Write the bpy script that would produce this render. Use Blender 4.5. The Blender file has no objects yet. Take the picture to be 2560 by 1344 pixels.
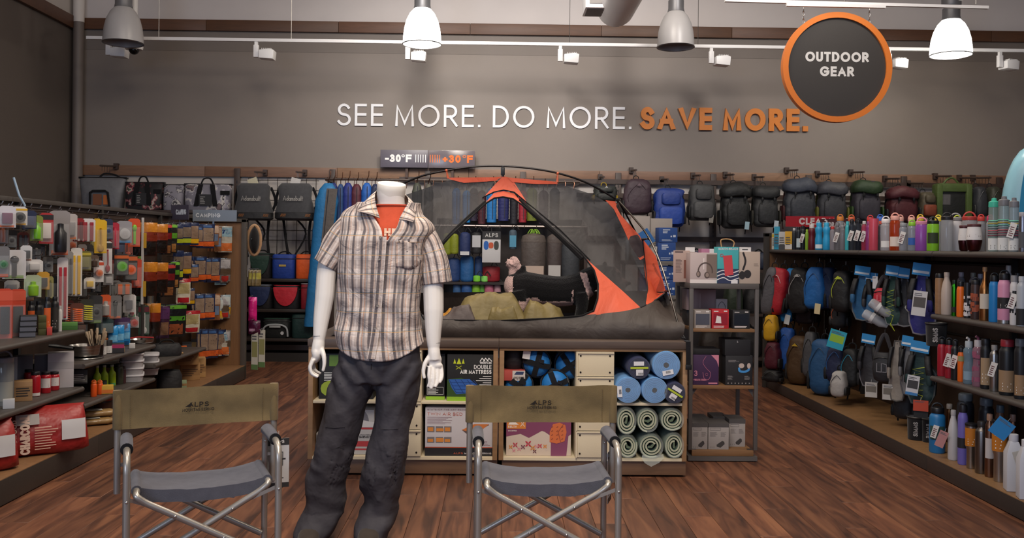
import bpy, bmesh, math, random
from mathutils import Vector, Matrix, noise
from mathutils.geometry import delaunay_2d_cdt
C = bpy.context.scene; COL = C.collection
PI = math.pi; R = math.radians; rnd = random.Random(7)
# ---------------------------------------------------------------- camera, world, lights, exposure
F = 2300.0; PPX, PPY, H = 1280.0, 617.0, 1.35
CAM3 = (Matrix.Rotation(-R(.9), 4, 'Z') @ Matrix.Rotation(PI/2, 4, 'X') @ Matrix.Rotation(R(.6), 4, 'Z'))
cd = bpy.data.cameras.new('camera'); cam = bpy.data.objects.new('camera', cd); COL.objects.link(cam)
cam.matrix_world = Matrix.Translation((0, 0, H)) @ CAM3
cd.sensor_width = 36; cd.lens = 36*F/2560; cd.shift_x = 0; cd.shift_y = -(672-PPY)/2560; cd.clip_start = .05
C.camera = cam
W = bpy.data.worlds.new('world'); C.world = W; W.use_nodes = True
W.node_tree.nodes['Background'].inputs[0].default_value = (.62, .72, 1, 1)
W.node_tree.nodes['Background'].inputs[1].default_value = .55
def light(name, kind, loc, target, energy, col, size=1, sy=None, spot=None, blend=.6):
    l = bpy.data.lights.new(name, kind); l.energy = energy; l.color = col
    if kind == 'AREA':
        l.size = size
        if sy: l.shape = 'RECTANGLE'; l.size_y = sy
    else: l.shadow_soft_size = size
    if kind == 'SPOT': l.spot_size = R(spot); l.spot_blend = blend
    o = bpy.data.objects.new(name, l); COL.objects.link(o); o.location = loc
    d = Vector(target)-Vector(loc)
    o.rotation_euler = d.to_track_quat('-Z', 'Y').to_euler()
    return o
WARM = (1, .88, .74); NEUT = (1, .95, .9)
light('ceiling_light', 'AREA', (-.2, 2.6, 5.2), (-.1, 4.6, 0), 165, WARM, 1.6)
light('ceiling_light', 'AREA', (.6, 6.6, 5.2), (.4, 6.4, 0), 130, WARM, 1.6)
light('ceiling_light', 'AREA', (3.4, 4.6, 5.2), (2.8, 6.2, 1), 50, WARM, 1.2)
light('ceiling_light', 'AREA', (-3.0, 4.4, 5.2), (-2.8, 6.4, 1), 30, WARM, 1.2)
light('added_front_spot', 'SPOT', (.5, .6, 4.8), (.0, 4.7, .7), 620, WARM, .35, spot=50, blend=1)  # added spot to brighten the mannequin and cabinet fronts, no real fixture
light('wall_wash_light', 'SPOT', (-.5, 5.8, 5.2), (.2, 11.2, 2.7), 620, NEUT, .5, spot=64, blend=1)
light('wall_wash_light', 'SPOT', (2.9, 5.8, 5.2), (2.0, 11.2, 2.6), 420, NEUT, .5, spot=60, blend=1)
light('wall_wash_light', 'SPOT', (-1.6, 6.6, 5.3), (-1.2, 11.2, 1.9), 120, NEUT, .5, spot=70, blend=1)
light('window_daylight', 'AREA', (-3.6, -2.2, 2.4), (-.4, 4.4, 1.0), 120, (.62, .76, 1), 2.4, 2.2)
C.view_settings.view_transform = 'Standard'; C.view_settings.look = 'None'
C.view_settings.exposure = 0; C.view_settings.gamma = 1; C.view_settings.use_curve_mapping = False
C.cycles.max_bounces = 6; C.cycles.transparent_max_bounces = 16; C.cycles.transmission_bounces = 6
C.cycles.caustics_reflective = False; C.cycles.caustics_refractive = False; C.cycles.sample_clamp_indirect = 4
# ---------------------------------------------------------------- helpers
def ray(px, py): return CAM3.to_3x3() @ Vector(((px-PPX)/F, -(py-PPY)/F, -1))
def at(px, py, Y=None, X=None, Z=None):
    """point seen at photo pixel (px,py) on the plane X=, Y= or Z= of the room"""
    d = ray(px, py); t = Y/d.y if Y is not None else (X/d.x if X is not None else (Z-H)/d.z)
    return Vector((0, 0, H))+d*t
def rgb(h):
    if not isinstance(h, str): return tuple(h)[:3]
    h = h.lstrip('#'); out = []
    if len(h) == 3: h = ''.join(c*2 for c in h)
    for i in (0, 2, 4):
        c = int(h[i:i+2], 16)/255; out.append(c/12.92 if c <= .04045 else ((c+.055)/1.055)**2.4)
    return tuple(out)
MATS = {}
def nd(nt, t, **k):
    n = nt.nodes.new('ShaderNode'+t)
    for a, v in k.items():
        if a.startswith('i_'): n.inputs[a[2:].replace('_', ' ')].default_value = v
        else: setattr(n, a, v)
    return n
def newmat(name):
    m = bpy.data.materials.new(name); m.use_nodes = True; nt = m.node_tree
    b = nt.nodes['Principled BSDF']; return m, nt, b, nt.links.new
def M(col, kind='plastic', rough=None, metal=0, alpha=1, em=0, sc=None):
    """procedural material: slight noise in colour, bump by kind"""
    key = (col, kind, rough, metal, alpha, em, sc)
    if key in MATS: return MATS[key]
    m, nt, b, L = newmat(kind+'_'+str(col)); c = rgb(col)
    K = {'plastic': (.42, 8, .05, 0, 0), 'fabric': (.9, 30, .2, 320, .12), 'metal': (.32, 12, .06, 0, 0), 'paper': (.65, 6, .06, 0, 0), 'nylon': (.62, 14, .2, 22, .25),
         'paint': (.7, 3, .05, 140, .04), 'wood': (.5, 4, .3, 0, 0), 'clear': (.08, 4, 0, 0, 0), 'glass': (.05, 4, 0, 0, 0), 'plush': (1, 40, .3, 180, .8), 'foil': (.3, 9, .25, 16, .5)}[kind]
    ro, scale, var, bsc, bst = K
    if rough is not None: ro = rough
    if sc: scale = sc
    tc = nd(nt, 'TexCoord'); n = nd(nt, 'TexNoise', i_Scale=scale, i_Detail=3.0)
    src = tc.outputs['Object']
    if kind == 'wood':
        mp = nd(nt, 'Mapping'); mp.inputs['Scale'].default_value = (1.2, 9, 9) if sc is None else (9, 9, 1.2); L(src, mp.inputs[0]); src = mp.outputs[0]
        n.inputs['Distortion'].default_value = .6; n.inputs['Scale'].default_value = 4
    L(src, n.inputs['Vector'])
    mx = nd(nt, 'MixRGB'); mx.inputs[1].default_value = (*[x*(1-var) for x in c], 1); mx.inputs[2].default_value = (*[min(1, x*(1+var)) for x in c], 1)
    L(n.outputs['Fac'], mx.inputs[0]); L(mx.outputs[0], b.inputs['Base Color'])
    b.inputs['Roughness'].default_value = ro; b.inputs['Metallic'].default_value = 1 if kind == 'metal' else metal
    if kind == 'fabric' or kind == 'plush': b.inputs['Sheen Weight'].default_value = .15; b.inputs['Specular IOR Level'].default_value = .2
    if bsc:
        n2 = nd(nt, 'TexNoise', i_Scale=float(bsc), i_Detail=2.0); L(tc.outputs['Object'], n2.inputs['Vector'])
        bp = nd(nt, 'Bump', i_Strength=bst, i_Distance=.01 if bsc > 50 else .02); L(n2.outputs['Fac'], bp.inputs['Height']); L(bp.outputs[0], b.inputs['Normal'])
    if em: b.inputs['Emission Color'].default_value = (*c, 1); b.inputs['Emission Strength'].default_value = em
    if kind == 'glass': b.inputs['Transmission Weight'].default_value = .92; b.inputs['IOR'].default_value = 1.25; b.inputs['Roughness'].default_value = ro
    if alpha < 1 or kind == 'clear':
        t = nd(nt, 'BsdfTransparent'); mxs = nd(nt, 'MixShader'); out = nt.nodes['Material Output']
        t.inputs[0].default_value = (*[.5+.5*x for x in c], 1)
        mxs.inputs[0].default_value = alpha if alpha < 1 else .35
        L(t.outputs[0], mxs.inputs[1]); L(b.outputs[0], mxs.inputs[2]); L(mxs.outputs[0], out.inputs[0])
    MATS[key] = m; return m
def XF(loc=(0, 0, 0), rz=0, rx=0, ry=0, s=1):
    return Matrix.Translation(loc) @ Matrix.Rotation(rz, 4, 'Z') @ Matrix.Rotation(ry, 4, 'Y') @ Matrix.Rotation(rx, 4, 'X') @ Matrix.Diagonal((*(s if hasattr(s, '__len__') else (s, s, s)), 1))
class MB:
    def __init__(s, m=None): s.v = []; s.f = []; s.m = m or Matrix(); s.uv = []
    def add(s, vs, fs, uv=None):
        o = len(s.v); s.v += [s.m @ Vector(p) for p in vs]; s.f += [[i+o for i in f] for f in fs]
        s.uv += uv if uv else [(p[0], p[2]) for p in vs]
        return s
    def box(s, x0, x1, y0, y1, z0, z1):
        return s.add([(x, y, z) for z in (z0, z1) for y in (y0, y1) for x in (x0, x1)], [(0, 2, 3, 1), (4, 5, 7, 6), (0, 1, 5, 4), (2, 6, 7, 3), (0, 4, 6, 2), (1, 3, 7, 5)])
    def cbox(s, c, d): return s.box(c[0]-d[0]/2, c[0]+d[0]/2, c[1]-d[1]/2, c[1]+d[1]/2, c[2]-d[2]/2, c[2]+d[2]/2)
    def loft(s, rings, cap=True, closed=True, uv=None, loop=False):
        n = len(rings[0]); vs = [p for r in rings for p in r]; fs = []; k = n if closed else n-1; m = len(rings)
        for i in range(m if loop else m-1):
            for j in range(k): fs.append((i*n+j, i*n+(j+1) % n, (i+1) % m*n+(j+1) % n, (i+1) % m*n+j))
        if cap and closed and not loop: fs.append(tuple(range(n))[::-1]); fs.append(tuple((m-1)*n+j for j in range(n)))
        return s.add(vs, fs, uv)
    def tube(s, pts, r, n=8, loop=False, cap=True):
        pts = [Vector(p) for p in pts]; m = len(pts); rr = r if hasattr(r, '__len__') else [r]*m; rings = []
        T = []
        for i in range(m):
            a = pts[(i-1) % m] if (i or loop) else pts[0]; b = pts[(i+1) % m] if (i < m-1 or loop) else pts[-1]
            T.append((b-a).normalized())
        u = T[0].orthogonal().normalized()
        for i in range(m):
            u = (u-T[i]*u.dot(T[i])); u = u.normalized() if u.length > 1e-6 else T[i].orthogonal().normalized(); w = T[i].cross(u)
            rings.append([pts[i]+(u*math.cos(2*PI*k/n)+w*math.sin(2*PI*k/n))*rr[i] for k in range(n)])
        return s.loft(rings, cap, loop=loop)
    def lathe(s, prof, n=20, c=(0, 0, 0), sx=1, sy=1):
        rings = [[(c[0]+r*sx*math.cos(2*PI*k/n), c[1]+r*sy*math.sin(2*PI*k/n), c[2]+z) for k in range(n)] for r, z in prof]
        return s.loft(rings, True)
    def ell(s, c, r, n=12, m=8, e=1.0):
        f = lambda t: math.copysign(abs(t)**e, t)
        rings = []
        for i in range(m+1):
            a = -PI/2+PI*i/m; ca = max(f(math.cos(a)), .002)
            rings.append([(c[0]+r[0]*ca*f(math.cos(2*PI*k/n)), c[1]+r[1]*ca*f(math.sin(2*PI*k/n)), c[2]+r[2]*f(math.sin(a))) for k in range(n)])
        return s.loft(rings)
    def prism(s, poly, y0, y1):
        """polygon in XZ extruded along Y"""
        n = len(poly); vs = [(p[0], y0, p[1]) for p in poly]+[(p[0], y1, p[1]) for p in poly]
        ar = sum(poly[i][0]*poly[(i+1) % n][1]-poly[(i+1) % n][0]*poly[i][1] for i in range(n))
        fs = [tuple(range(n)), tuple(range(2*n-1, n-1, -1))]+[(i+n, (i+1) % n+n, (i+1) % n, i) for i in range(n)]
        if ar < 0: fs = [f[::-1] for f in fs]
        return s.add(vs, fs)
    def sheet(s, poly, sp, fn, thick=0, holes=()):
        """fill the polygon (XZ) with a triangle grid of spacing sp and map points through fn(x,z)->(x,y,z)"""
        V = []; E = []
        for pg in (poly, *holes):
            o = len(V); q = []
            for i in range(len(pg)):
                a, b = Vector(pg[i]), Vector(pg[(i+1) % len(pg)]); k = max(1, int((b-a).length/sp))
                q += [a.lerp(b, t/k) for t in range(k)]
            V += q; E += [(o+i, o+(i+1) % len(q)) for i in range(len(q))]
        x0, x1 = min(p[0] for p in poly), max(p[0] for p in poly); z0, z1 = min(p[1] for p in poly), max(p[1] for p in poly)
        def ins(x, z, pg):
            c = False
            for i in range(len(pg)):
                (xa, za), (xb, zb) = pg[i], pg[i-1]
                if (za > z) != (zb > z) and x < (xb-xa)*(z-za)/(zb-za)+xa: c = not c
            return c
        for i in range(1, int((x1-x0)/sp)+1):
            for j in range(1, int((z1-z0)/sp)+1):
                x, z = x0+(i-(j % 2)*.5)*sp, z0+j*sp
                if ins(x, z, poly) and not any(ins(x, z, h) for h in holes): V.append(Vector((x, z)))
        r = delaunay_2d_cdt(V, E, [], 0, 1e-5); P = r[0]
        fs = []
        for f in r[2]:
            cx = sum(P[i][0] for i in f)/len(f); cz = sum(P[i][1] for i in f)/len(f)
            if ins(cx, cz, poly) and not any(ins(cx, cz, h) for h in holes): fs.append(tuple(f))
        uv = [(p[0], p[1]) for p in P]
        s.add([fn(p[0], p[1]) for p in P], fs, uv)
        if thick: s.add([Vector(fn(p[0], p[1]))+Vector((0, thick, 0)) for p in P], [f[::-1] for f in fs], uv)
        return s
    def mesh(s, name, mat, smooth=True, bev=0, ang=38, seg=2, sub=0):
        me = bpy.data.meshes.new(name); me.from_pydata(s.v, [], s.f)
        ul = me.uv_layers.new(name='UVMap'); idx = [0]*len(me.loops); me.loops.foreach_get('vertex_index', idx)
        ul.data.foreach_set('uv', [c for i in idx for c in s.uv[i]])
        me.validate()
        if bev or sub:
            b = bmesh.new(); b.from_mesh(me); bmesh.ops.remove_doubles(b, verts=b.verts, dist=1e-5)
            if bev:
                b.normal_update(); ee = [e for e in b.edges if len(e.link_faces) == 2 and e.calc_face_angle(0) > R(30)]
                bmesh.ops.bevel(b, geom=ee, offset=bev, segments=seg, affect='EDGES', profile=.6, clamp_overlap=True)
            if sub: bmesh.ops.subdivide_edges(b, edges=b.edges[:], cuts=sub, use_grid_fill=True)
            b.to_mesh(me); b.free()
        if mat: me.materials.append(mat)
        if smooth and len(me.polygons):
            me.polygons.foreach_set('use_smooth', [True]*len(me.polygons)); me.set_sharp_from_angle(angle=R(ang))
        return me
    def build(s, name, mat, parent=None, **k): return put(name, s.mesh(name, mat, **k), parent)
def put(name, me, parent=None, mx=None):
    o = bpy.data.objects.new(name, me); COL.objects.link(o)
    if parent: o.parent = parent
    if mx: o.matrix_local = mx
    return o
def tag(o, label=None, cat=None, group=None, kind=None):
    for k, v in (('label', label), ('category', cat), ('group', group), ('kind', kind)):
        if v: o[k] = v
    return o
def T(name, label, cat, loc=(0, 0, 0), rz=0, group=None, rx=0, ry=0):
    o = bpy.data.objects.new(name, None); COL.objects.link(o); o.empty_display_size = .05
    o.matrix_world = XF(loc, rz, rx, ry)
    return tag(o, label, cat, group)
def copy_tree(root, mx, label, group=None):
    def cp(o, par):
        c = o.copy(); COL.objects.link(c); c.parent = par
        for ch in KIDS.get(o.name, o.children): cp(ch, c)
        return c
    r = cp(root, None); r.matrix_world = mx; r['label'] = label
    if group: r['group'] = group
    return r
KIDS = {}
ORD = 'first second third fourth fifth sixth seventh eighth ninth tenth eleventh twelfth thirteenth fourteenth fifteenth sixteenth seventeenth eighteenth nineteenth twentieth'.split()
def ordn(i):
    return ORD[i] if i < 20 else ('twenty-'+ORD[i-20] if i < 29 else 'thirty-'+(ORD[i-30] if i >= 30 else 'zeroth'))
# stroke lettering (drawn letter by letter; x and z in units of the letter height)
def arc(cx, cy, rx, ry, a, b, n=10): return [(cx+rx*math.cos(R(a+(b-a)*i/n)), cy+ry*math.sin(R(a+(b-a)*i/n))) for i in range(n+1)]
SQ = arc(.28, .745, .26, .255, 20, 90)
_S = arc(.3, .755, .26, .245, 25, 270, 12)[:-1]+arc(.3, .255, .3, .255, 90, -155, 12)
GL = {'A': (.8, [[(0, 0), (.4, 1), (.8, 0)], [(.14, .33), (.66, .33)]]), 'B': (.6, [[(0, 0), (0, 1)], [(0, 1), (.3, 1)]+arc(.3, .76, .24, .24, 90, -90)+[(0, .52)], [(.3, .52)]+arc(.32, .26, .28, .26, 90, -90)+[(0, 0)]]),
 'C': (.9, [arc(.5, .5, .5, .5, 45, 315, 18)]), 'D': (.72, [[(0, 0), (0, 1), (.25, 1)]+arc(.25, .5, .47, .5, 90, -90, 14)+[(0, 0)]]), 'E': (.5, [[(.5, 1), (0, 1), (0, 0), (.5, 0)], [(0, .52), (.48, .52)]]),
 'F': (.5, [[(.5, 1), (0, 1), (0, 0)], [(0, .52), (.46, .52)]]), 'G': (.98, [arc(.5, .5, .5, .5, 45, 340, 18)+[(.97, .47), (.55, .47)]]), 'H': (.68, [[(0, 0), (0, 1)], [(.68, 0), (.68, 1)], [(0, .52), (.68, .52)]]),
 'I': (.0, [[(0, 0), (0, 1)]]), 'J': (.4, [[(.4, 1), (.4, .2)]+arc(.2, .2, .2, .2, 0, -180)]), 'K': (.62, [[(0, 0), (0, 1)], [(.6, 1), (.02, .46)], [(.2, .62), (.62, 0)]]), 'L': (.46, [[(0, 1), (0, 0), (.46, 0)]]),
 'M': (.86, [[(0, 0), (.04, 1), (.43, .1), (.82, 1), (.86, 0)]]), 'N': (.7, [[(0, 0), (0, 1), (.7, 0), (.7, 1)]]), 'O': (1, [arc(.5, .5, .5, .5, 0, 360, 26)]), 'P': (.56, [[(0, 0), (0, 1), (.29, 1)]+arc(.29, .73, .27, .27, 90, -90)+[(0, .46)]]),
 'Q': (1, [arc(.5, .5, .5, .5, 0, 360, 24), [(.6, .3), (.98, -.02)]]), 'R': (.6, [[(0, 0), (0, 1), (.3, 1)]+arc(.3, .73, .27, .27, 90, -90)+[(0, .46)], [(.26, .46), (.6, 0)]]), 'S': (.58, [_S]), 'T': (.6, [[(0, 1), (.6, 1)], [(.3, 1), (.3, 0)]]),
 'U': (.62, [[(0, 1), (0, .3)]+arc(.31, .3, .31, .3, 180, 360)+[(.62, 1)]]), 'V': (.78, [[(0, 1), (.39, 0), (.78, 1)]]), 'W': (1.1, [[(0, 1), (.27, 0), (.55, .95), (.83, 0), (1.1, 1)]]), 'X': (.66, [[(0, 0), (.66, 1)], [(0, 1), (.66, 0)]]),
 'Y': (.7, [[(0, 1), (.35, .45), (.7, 1)], [(.35, .45), (.35, 0)]]), 'Z': (.6, [[(0, 1), (.6, 1), (0, 0), (.6, 0)]]), '.': (0, [[(0, 0), (0, .002)]]), '-': (.36, [[(0, .38), (.36, .38)]]), '+': (.5, [[(0, .4), (.5, .4)], [(.25, .15), (.25, .65)]]),
 '0': (.56, [arc(.28, .5, .28, .5, 0, 360, 20)]), '3': (.54, [arc(.26, .76, .24, .24, 150, -90)+arc(.26, .27, .28, .27, 90, -150)]), '1': (.2, [[(0, .8), (.2, 1), (.2, 0)]]), '|': (0, [[(0, 0), (0, 1)]]), 'o': (.3, [arc(.15, .85, .15, .15, 0, 360, 12)]),
 '6': (.56, [arc(.28, .28, .28, .28, 0, 360, 16), [(.03, .4), (.4, 1)]]), 'a': (.42, [arc(.22, .25, .22, .25, 0, 360, 12), [(.44, .5), (.44, 0)]]), 'd': (.44, [arc(.22, .25, .22, .25, 0, 360, 12), [(.44, 1), (.44, 0)]]), 'm': (.6, [[(0, 0), (0, .5)]+arc(.15, .36, .15, .14, 180, 0, 6)+[(.3, 0)], [(.3, .36)]+arc(.45, .36, .15, .14, 180, 0, 6)+[(.6, 0)]]),
 'b': (.44, [[(0, 1), (0, 0)], arc(.22, .25, .22, .25, 0, 360, 12)]), 'u': (.4, [[(0, .5), (0, .18)]+arc(.2, .18, .2, .18, 180, 360, 6)+[(.4, .5)], [(.4, .3), (.4, 0)]]), 'i': (0, [[(0, 0), (0, .5)], [(0, .72), (0, .76)]]), 'l': (0, [[(0, 0), (0, 1)]]), 't': (.28, [[(.12, .9), (.12, 0)], [(0, .55), (.28, .55)]]), 's': (.3, [arc(.15, .38, .13, .12, 30, 270, 6)[:-1]+arc(.15, .13, .15, .13, 90, -150, 6)]),
 'e': (.44, [[(.02, .27), (.43, .27)]+arc(.22, .25, .22, .25, 5, 320, 10)]), 'h': (.4, [[(0, 1), (0, 0)], [(0, .3)]+arc(.2, .32, .2, .18, 180, 0, 6)+[(.4, 0)]]), 'r': (.25, [[(0, 0), (0, .5)], [(0, .34)]+arc(.17, .34, .17, .16, 180, 60, 5)]), 'k': (.38, [[(0, 1), (0, 0)], [(.36, .5), (.02, .2)], [(.12, .3), (.38, 0)]])}
def stroke(mb, pts, w, y0, y1, zl=None):
    pts = [q for i, q in enumerate(pts) if i == 0 or abs(q[0]-pts[i-1][0])+abs(q[1]-pts[i-1][1]) > 1e-6]
    cl = len(pts) > 2 and abs(pts[0][0]-pts[-1][0])+abs(pts[0][1]-pts[-1][1]) < 1e-6
    p = [Vector(q) for q in (pts[:-1] if cl else pts)]; n = len(p); L = []; Rr = []
    for i in range(n):
        a = (p[i]-p[i-1]).normalized() if (i or cl) else (p[1]-p[0]).normalized(); b = (p[(i+1) % n]-p[i]).normalized() if (i < n-1 or cl) else a
        q = p[i].copy()
        if not cl and i == 0: q = q-a*w*.5
        if not cl and i == n-1: q = q+a*w*.5
        na, nb = Vector((-a.y, a.x)), Vector((-b.y, b.x)); mt = (na+nb); mt = mt.normalized() if mt.length > .05 else na; k = min(1/max(mt.dot(na), .3), 2.0)
        L.append(q+mt*w*.5*k); Rr.append(q-mt*w*.5*k)
        if zl:
            for v in (L[-1], Rr[-1]): v.y = min(max(v.y, zl[0]), zl[1])
    m = n if cl else n-1
    for i in range(m):
        j = (i+1) % n; q = [L[i], Rr[i], Rr[j], L[j]]; e = 6e-5*(i % 9); y0 -= e; y1 -= e
        if y1-y0 < 1e-6: mb.add([(v.x, y0, v.y) for v in q], [(0, 1, 2, 3)])
        else:
            mb.add([(v.x, y0, v.y) for v in q]+[(v.x, y1, v.y) for v in q], [(0, 1, 2, 3), (4, 7, 6, 5), (0, 4, 5, 1), (2, 6, 7, 3), (1, 5, 6, 2), (3, 7, 4, 0)])
        y0 += e; y1 += e
def text(mb, s, h, w=.1, x=0, z=0, y=0, depth=0, tr=.16, al='l', width=None, sx=1):
    """stroke text in the XZ plane facing -Y; w = stroke weight as share of height. returns total width"""
    tw = 0
    for c in s: tw += (.38 if c == ' ' else GL[c][0]*(1-w)*sx+w+tr)*h
    tw -= tr*h
    fx = 1
    if width: fx = width/tw; tw = width
    cx = x-(tw/2 if al == 'c' else tw if al == 'r' else 0)
    for c in s:
        if c == ' ': cx += .38*h*fx; continue
        gw, st = GL[c]
        for si, pl in enumerate(st):
            y_ = y-.0006*si
            stroke(mb, [(cx+(w/2+q[0]*(1-w)*sx)*h*fx, z+(w/2+q[1]*(1-w))*h) for q in pl], w*h, y_-depth, y_, (z, z+h) if c in 'AMNVWKRXYZ' else None)
        cx += (gw*(1-w)*sx+w+tr)*h*fx
    return tw
def lines(mb, x0, x1, z0, z1, n, y=0, fill=.45):
    """rows of unreadable small print as thin bars"""
    st = (z1-z0)/n
    for i in range(n):
        xe = x0+(x1-x0)*(.6+.4*rnd.random()); z = z1-(i+1)*st
        mb.add([(x0, y, z), (xe, y, z), (xe, y, z+st*fill), (x0, y, z+st*fill)], [(0, 1, 2, 3)])
def quad(mb, x0, x1, z0, z1, y=0): return mb.add([(x0, y, z0), (x1, y, z0), (x1, y, z1), (x0, y, z1)], [(0, 1, 2, 3)])
def poly(mb, pts, y=0): return mb.add([(p[0], y, p[1]) for p in pts], [tuple(range(len(pts)))])
def bez(p, n=12):
    """smooth curve through the points (Catmull-Rom)"""
    p = [Vector(q) for q in p]; o = []
    for i in range(len(p)-1):
        a, b, c, d = p[max(i-1, 0)], p[i], p[i+1], p[min(i+2, len(p)-1)]
        for k in range(n):
            t = k/n; o.append(.5*((2*b)+(c-a)*t+(2*a-5*b+4*c-d)*t*t+(3*b-a-3*c+d)*t**3))
    return o+[p[-1]]
def se(rx, ry, n=20, e=2.6, c=(0, 0)):
    """superellipse outline"""
    o = []
    for k in range(n):
        a = 2*PI*k/n; ca, sa = math.cos(a), math.sin(a)
        o.append((c[0]+rx*math.copysign(abs(ca)**(2/e), ca), c[1]+ry*math.copysign(abs(sa)**(2/e), sa)))
    return o
def N3(p, s=1.0): return noise.noise(Vector(p)*s)
# ---------------------------------------------------------------- room
YB = 11.2; XL = at(185, 300, Y=YB).x; XR = 7.6; ZC = 6.0
def plank_mat():
    m, nt, b, L = newmat('floor_wood'); g = nd(nt, 'NewGeometry'); oi = nd(nt, 'ObjectInfo')
    ad = nd(nt, 'Math', operation='ADD'); L(g.outputs['Random Per Island'], ad.inputs[0]); L(oi.outputs['Random'], ad.inputs[1]); fr = nd(nt, 'Math', operation='FRACT'); L(ad.outputs[0], fr.inputs[0])
    mp = nd(nt, 'Mapping'); mp.inputs['Scale'].default_value = (15, 1.5, 1); L(g.outputs['Position'], mp.inputs[0])
    cb = nd(nt, 'CombineXYZ'); ml = nd(nt, 'Math', operation='MULTIPLY'); ml.inputs[1].default_value = 37; L(fr.outputs[0], ml.inputs[0]); L(ml.outputs[0], cb.inputs[2]); L(cb.outputs[0], mp.inputs['Location'])
    n = nd(nt, 'TexNoise', i_Scale=1.0, i_Detail=5.0, i_Distortion=1.2); L(mp.outputs[0], n.inputs['Vector'])
    cr = nd(nt, 'ValToRGB'); e = cr.color_ramp.elements
    e[0].position = .3; e[0].color = (*rgb('#3a2117'), 1); e[1].position = .72; e[1].color = (*rgb('#7d5238'), 1); k = e.new(.5); k.color = (*rgb('#623c29'), 1)
    L(n.outputs['Fac'], cr.inputs[0])
    hs = nd(nt, 'HueSaturation'); mr = nd(nt, 'MapRange'); mr.inputs[3].default_value = .72; mr.inputs[4].default_value = 1.22; L(fr.outputs[0], mr.inputs[0]); L(mr.outputs[0], hs.inputs['Value']); L(cr.outputs[0], hs.inputs['Color'])
    L(hs.outputs[0], b.inputs['Base Color']); b.inputs['Roughness'].default_value = .5
    bp = nd(nt, 'Bump', i_Strength=.12, i_Distance=.004); L(n.outputs['Fac'], bp.inputs['Height']); L(bp.outputs[0], b.inputs['Normal'])
    return m
PLANK = plank_mat()
fl = MB().box(XL, XR, -3.5, YB, -.06, -.005).build('floor', M('#20140e', 'wood')); tag(fl, kind='structure')
PW, PL = .152, 1.22
def plank_me(w, l):
    return MB().box(-w/2+.0008, w/2-.0008, -l/2+.0008, l/2-.0008, -.006, 0)
pm = plank_me(PW, PL).mesh('plank', PLANK, bev=.0012, seg=1); cells = []
for i in range(int((XR-XL)/PW)+1):
    off = (i*.37 % 1)*PL
    for j in range(-4, 10):
        x = XL+PW/2+i*PW; y = off+j*PL+PL/2
        if x+PW/2 > XR: continue
        y0, y1 = max(y-PL/2, -3.5), min(y+PL/2, YB-.02)
        if y1-y0 > .05: cells.append((x, y0, y1))
vis = [c for c in cells if 3.1 < (c[1]+c[2])/2 < 9.5 and -2.5 < c[0] < 2.6 and abs(c[0]) < (c[2])*.58 and c[2]-c[1] > PL-.01]
vis.sort(key=lambda c: (c[1]+c[2])); sel = set(vis[:295])
rest = MB()
for c in cells:
    if c in sel: put('plank', pm, fl, Matrix.Translation((c[0], (c[1]+c[2])/2, 0)))
    else: rest.box(c[0]-PW/2+.0008, c[0]+PW/2-.0008, c[1]+.0008, c[2]-.0008, -.006, 0)
tag(rest.build('floor_planks', PLANK, fl), kind='stuff')
def wall_mat():
    return M('#7d736c', 'paint', .55)
z_up0 = at(1280, 62, Y=YB).z; z_up1 = at(1280, 89, Y=YB).z; z_lo0 = at(1280, 425, Y=YB).z; z_lo1 = at(1280, 450, Y=YB).z
wb = MB().box(XL-.2, XR+.2, YB, YB+.15, z_lo0-.02, z_up0).build('wall_back', wall_mat(), smooth=False); tag(wb, kind='structure')
MB().box(XL-.2, XR+.2, YB+.002, YB+.15, z_up0, ZC).build('upper_panel', M('#c9c2c0', 'paint', .8), wb, smooth=False)
MB().box(XL-.2, XR+.2, YB+.002, YB+.15, -.1, z_lo0-.02).build('lower_panel', M('#b5aeaa', 'paint', .8), wb, smooth=False)
MB().box(XL-.2, XR+.2, YB-.004, YB, at(1280, 138, Y=YB).z, z_up1).build('upper_strip', M('#736a64', 'paint', .6), wb, smooth=False)
def band(name, z0, z1, depth, col, n):
    r = bpy.data.objects.new(name, None); COL.objects.link(r); tag(r, kind='structure'); L = (XR-XL)/n
    for i in range(n):
        MB().box(XL+i*L+.002, XL+(i+1)*L-.002, YB-depth, YB-.0045, z0, z1).build('board', M(col[i % len(col)], 'wood'), r, bev=.003)
band('trim_1', z_up1, z_up0, .05, ['#5a3a26', '#54351f', '#5e3d29'], 8); band('trim_2', z_lo1, z_lo0, .04, ['#7a5a45', '#735340', '#806048'], 8)
wl = MB().box(XL-.15, XL, -3.5, YB, -.1, at(140, 38, X=XL).z).build('wall_left', M('#5c534d', 'paint', .7), smooth=False); tag(wl, kind='structure')
zt = at(150, 45, X=XL)
MB().box(XL-.15, XL-.004, -3.5, YB, zt.z, ZC).build('upper_panel', M('#c0b8b2', 'paint'), wl, smooth=False)
t3 = MB().box(XL, XL+.05, -3.5, YB-.06, at(150, 58, X=XL).z, at(150, 26, X=XL).z).build('trim_3', M('#5a3a26', 'wood'), bev=.003); tag(t3, kind='structure')
wr = MB().box(XR, XR+.15, -3.5, YB, -.1, ZC).build('wall_right', M('#8d847d', 'paint', .7), smooth=False); tag(wr, kind='structure')
ce = MB().box(XL-.2, XR+.2, -3.5, YB+.2, ZC, ZC+.1).build('ceiling', M('#d9d4ce', 'paint'), smooth=False); tag(ce, kind='structure')
pipe = T('trim_4', None, None, (XL+.09, YB-.1, 0)); tag(pipe, kind='structure')
zj = at(172, 60, Y=YB).z
MB().lathe([(.062, 0), (.062, zj)], 16).build('lower_pipe', M('#6a605a', 'paint', .55), pipe); MB().lathe([(.064, zj), (.064, ZC)], 16).build('upper_pipe', M('#cfc8c2', 'paint', .55), pipe)
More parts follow.
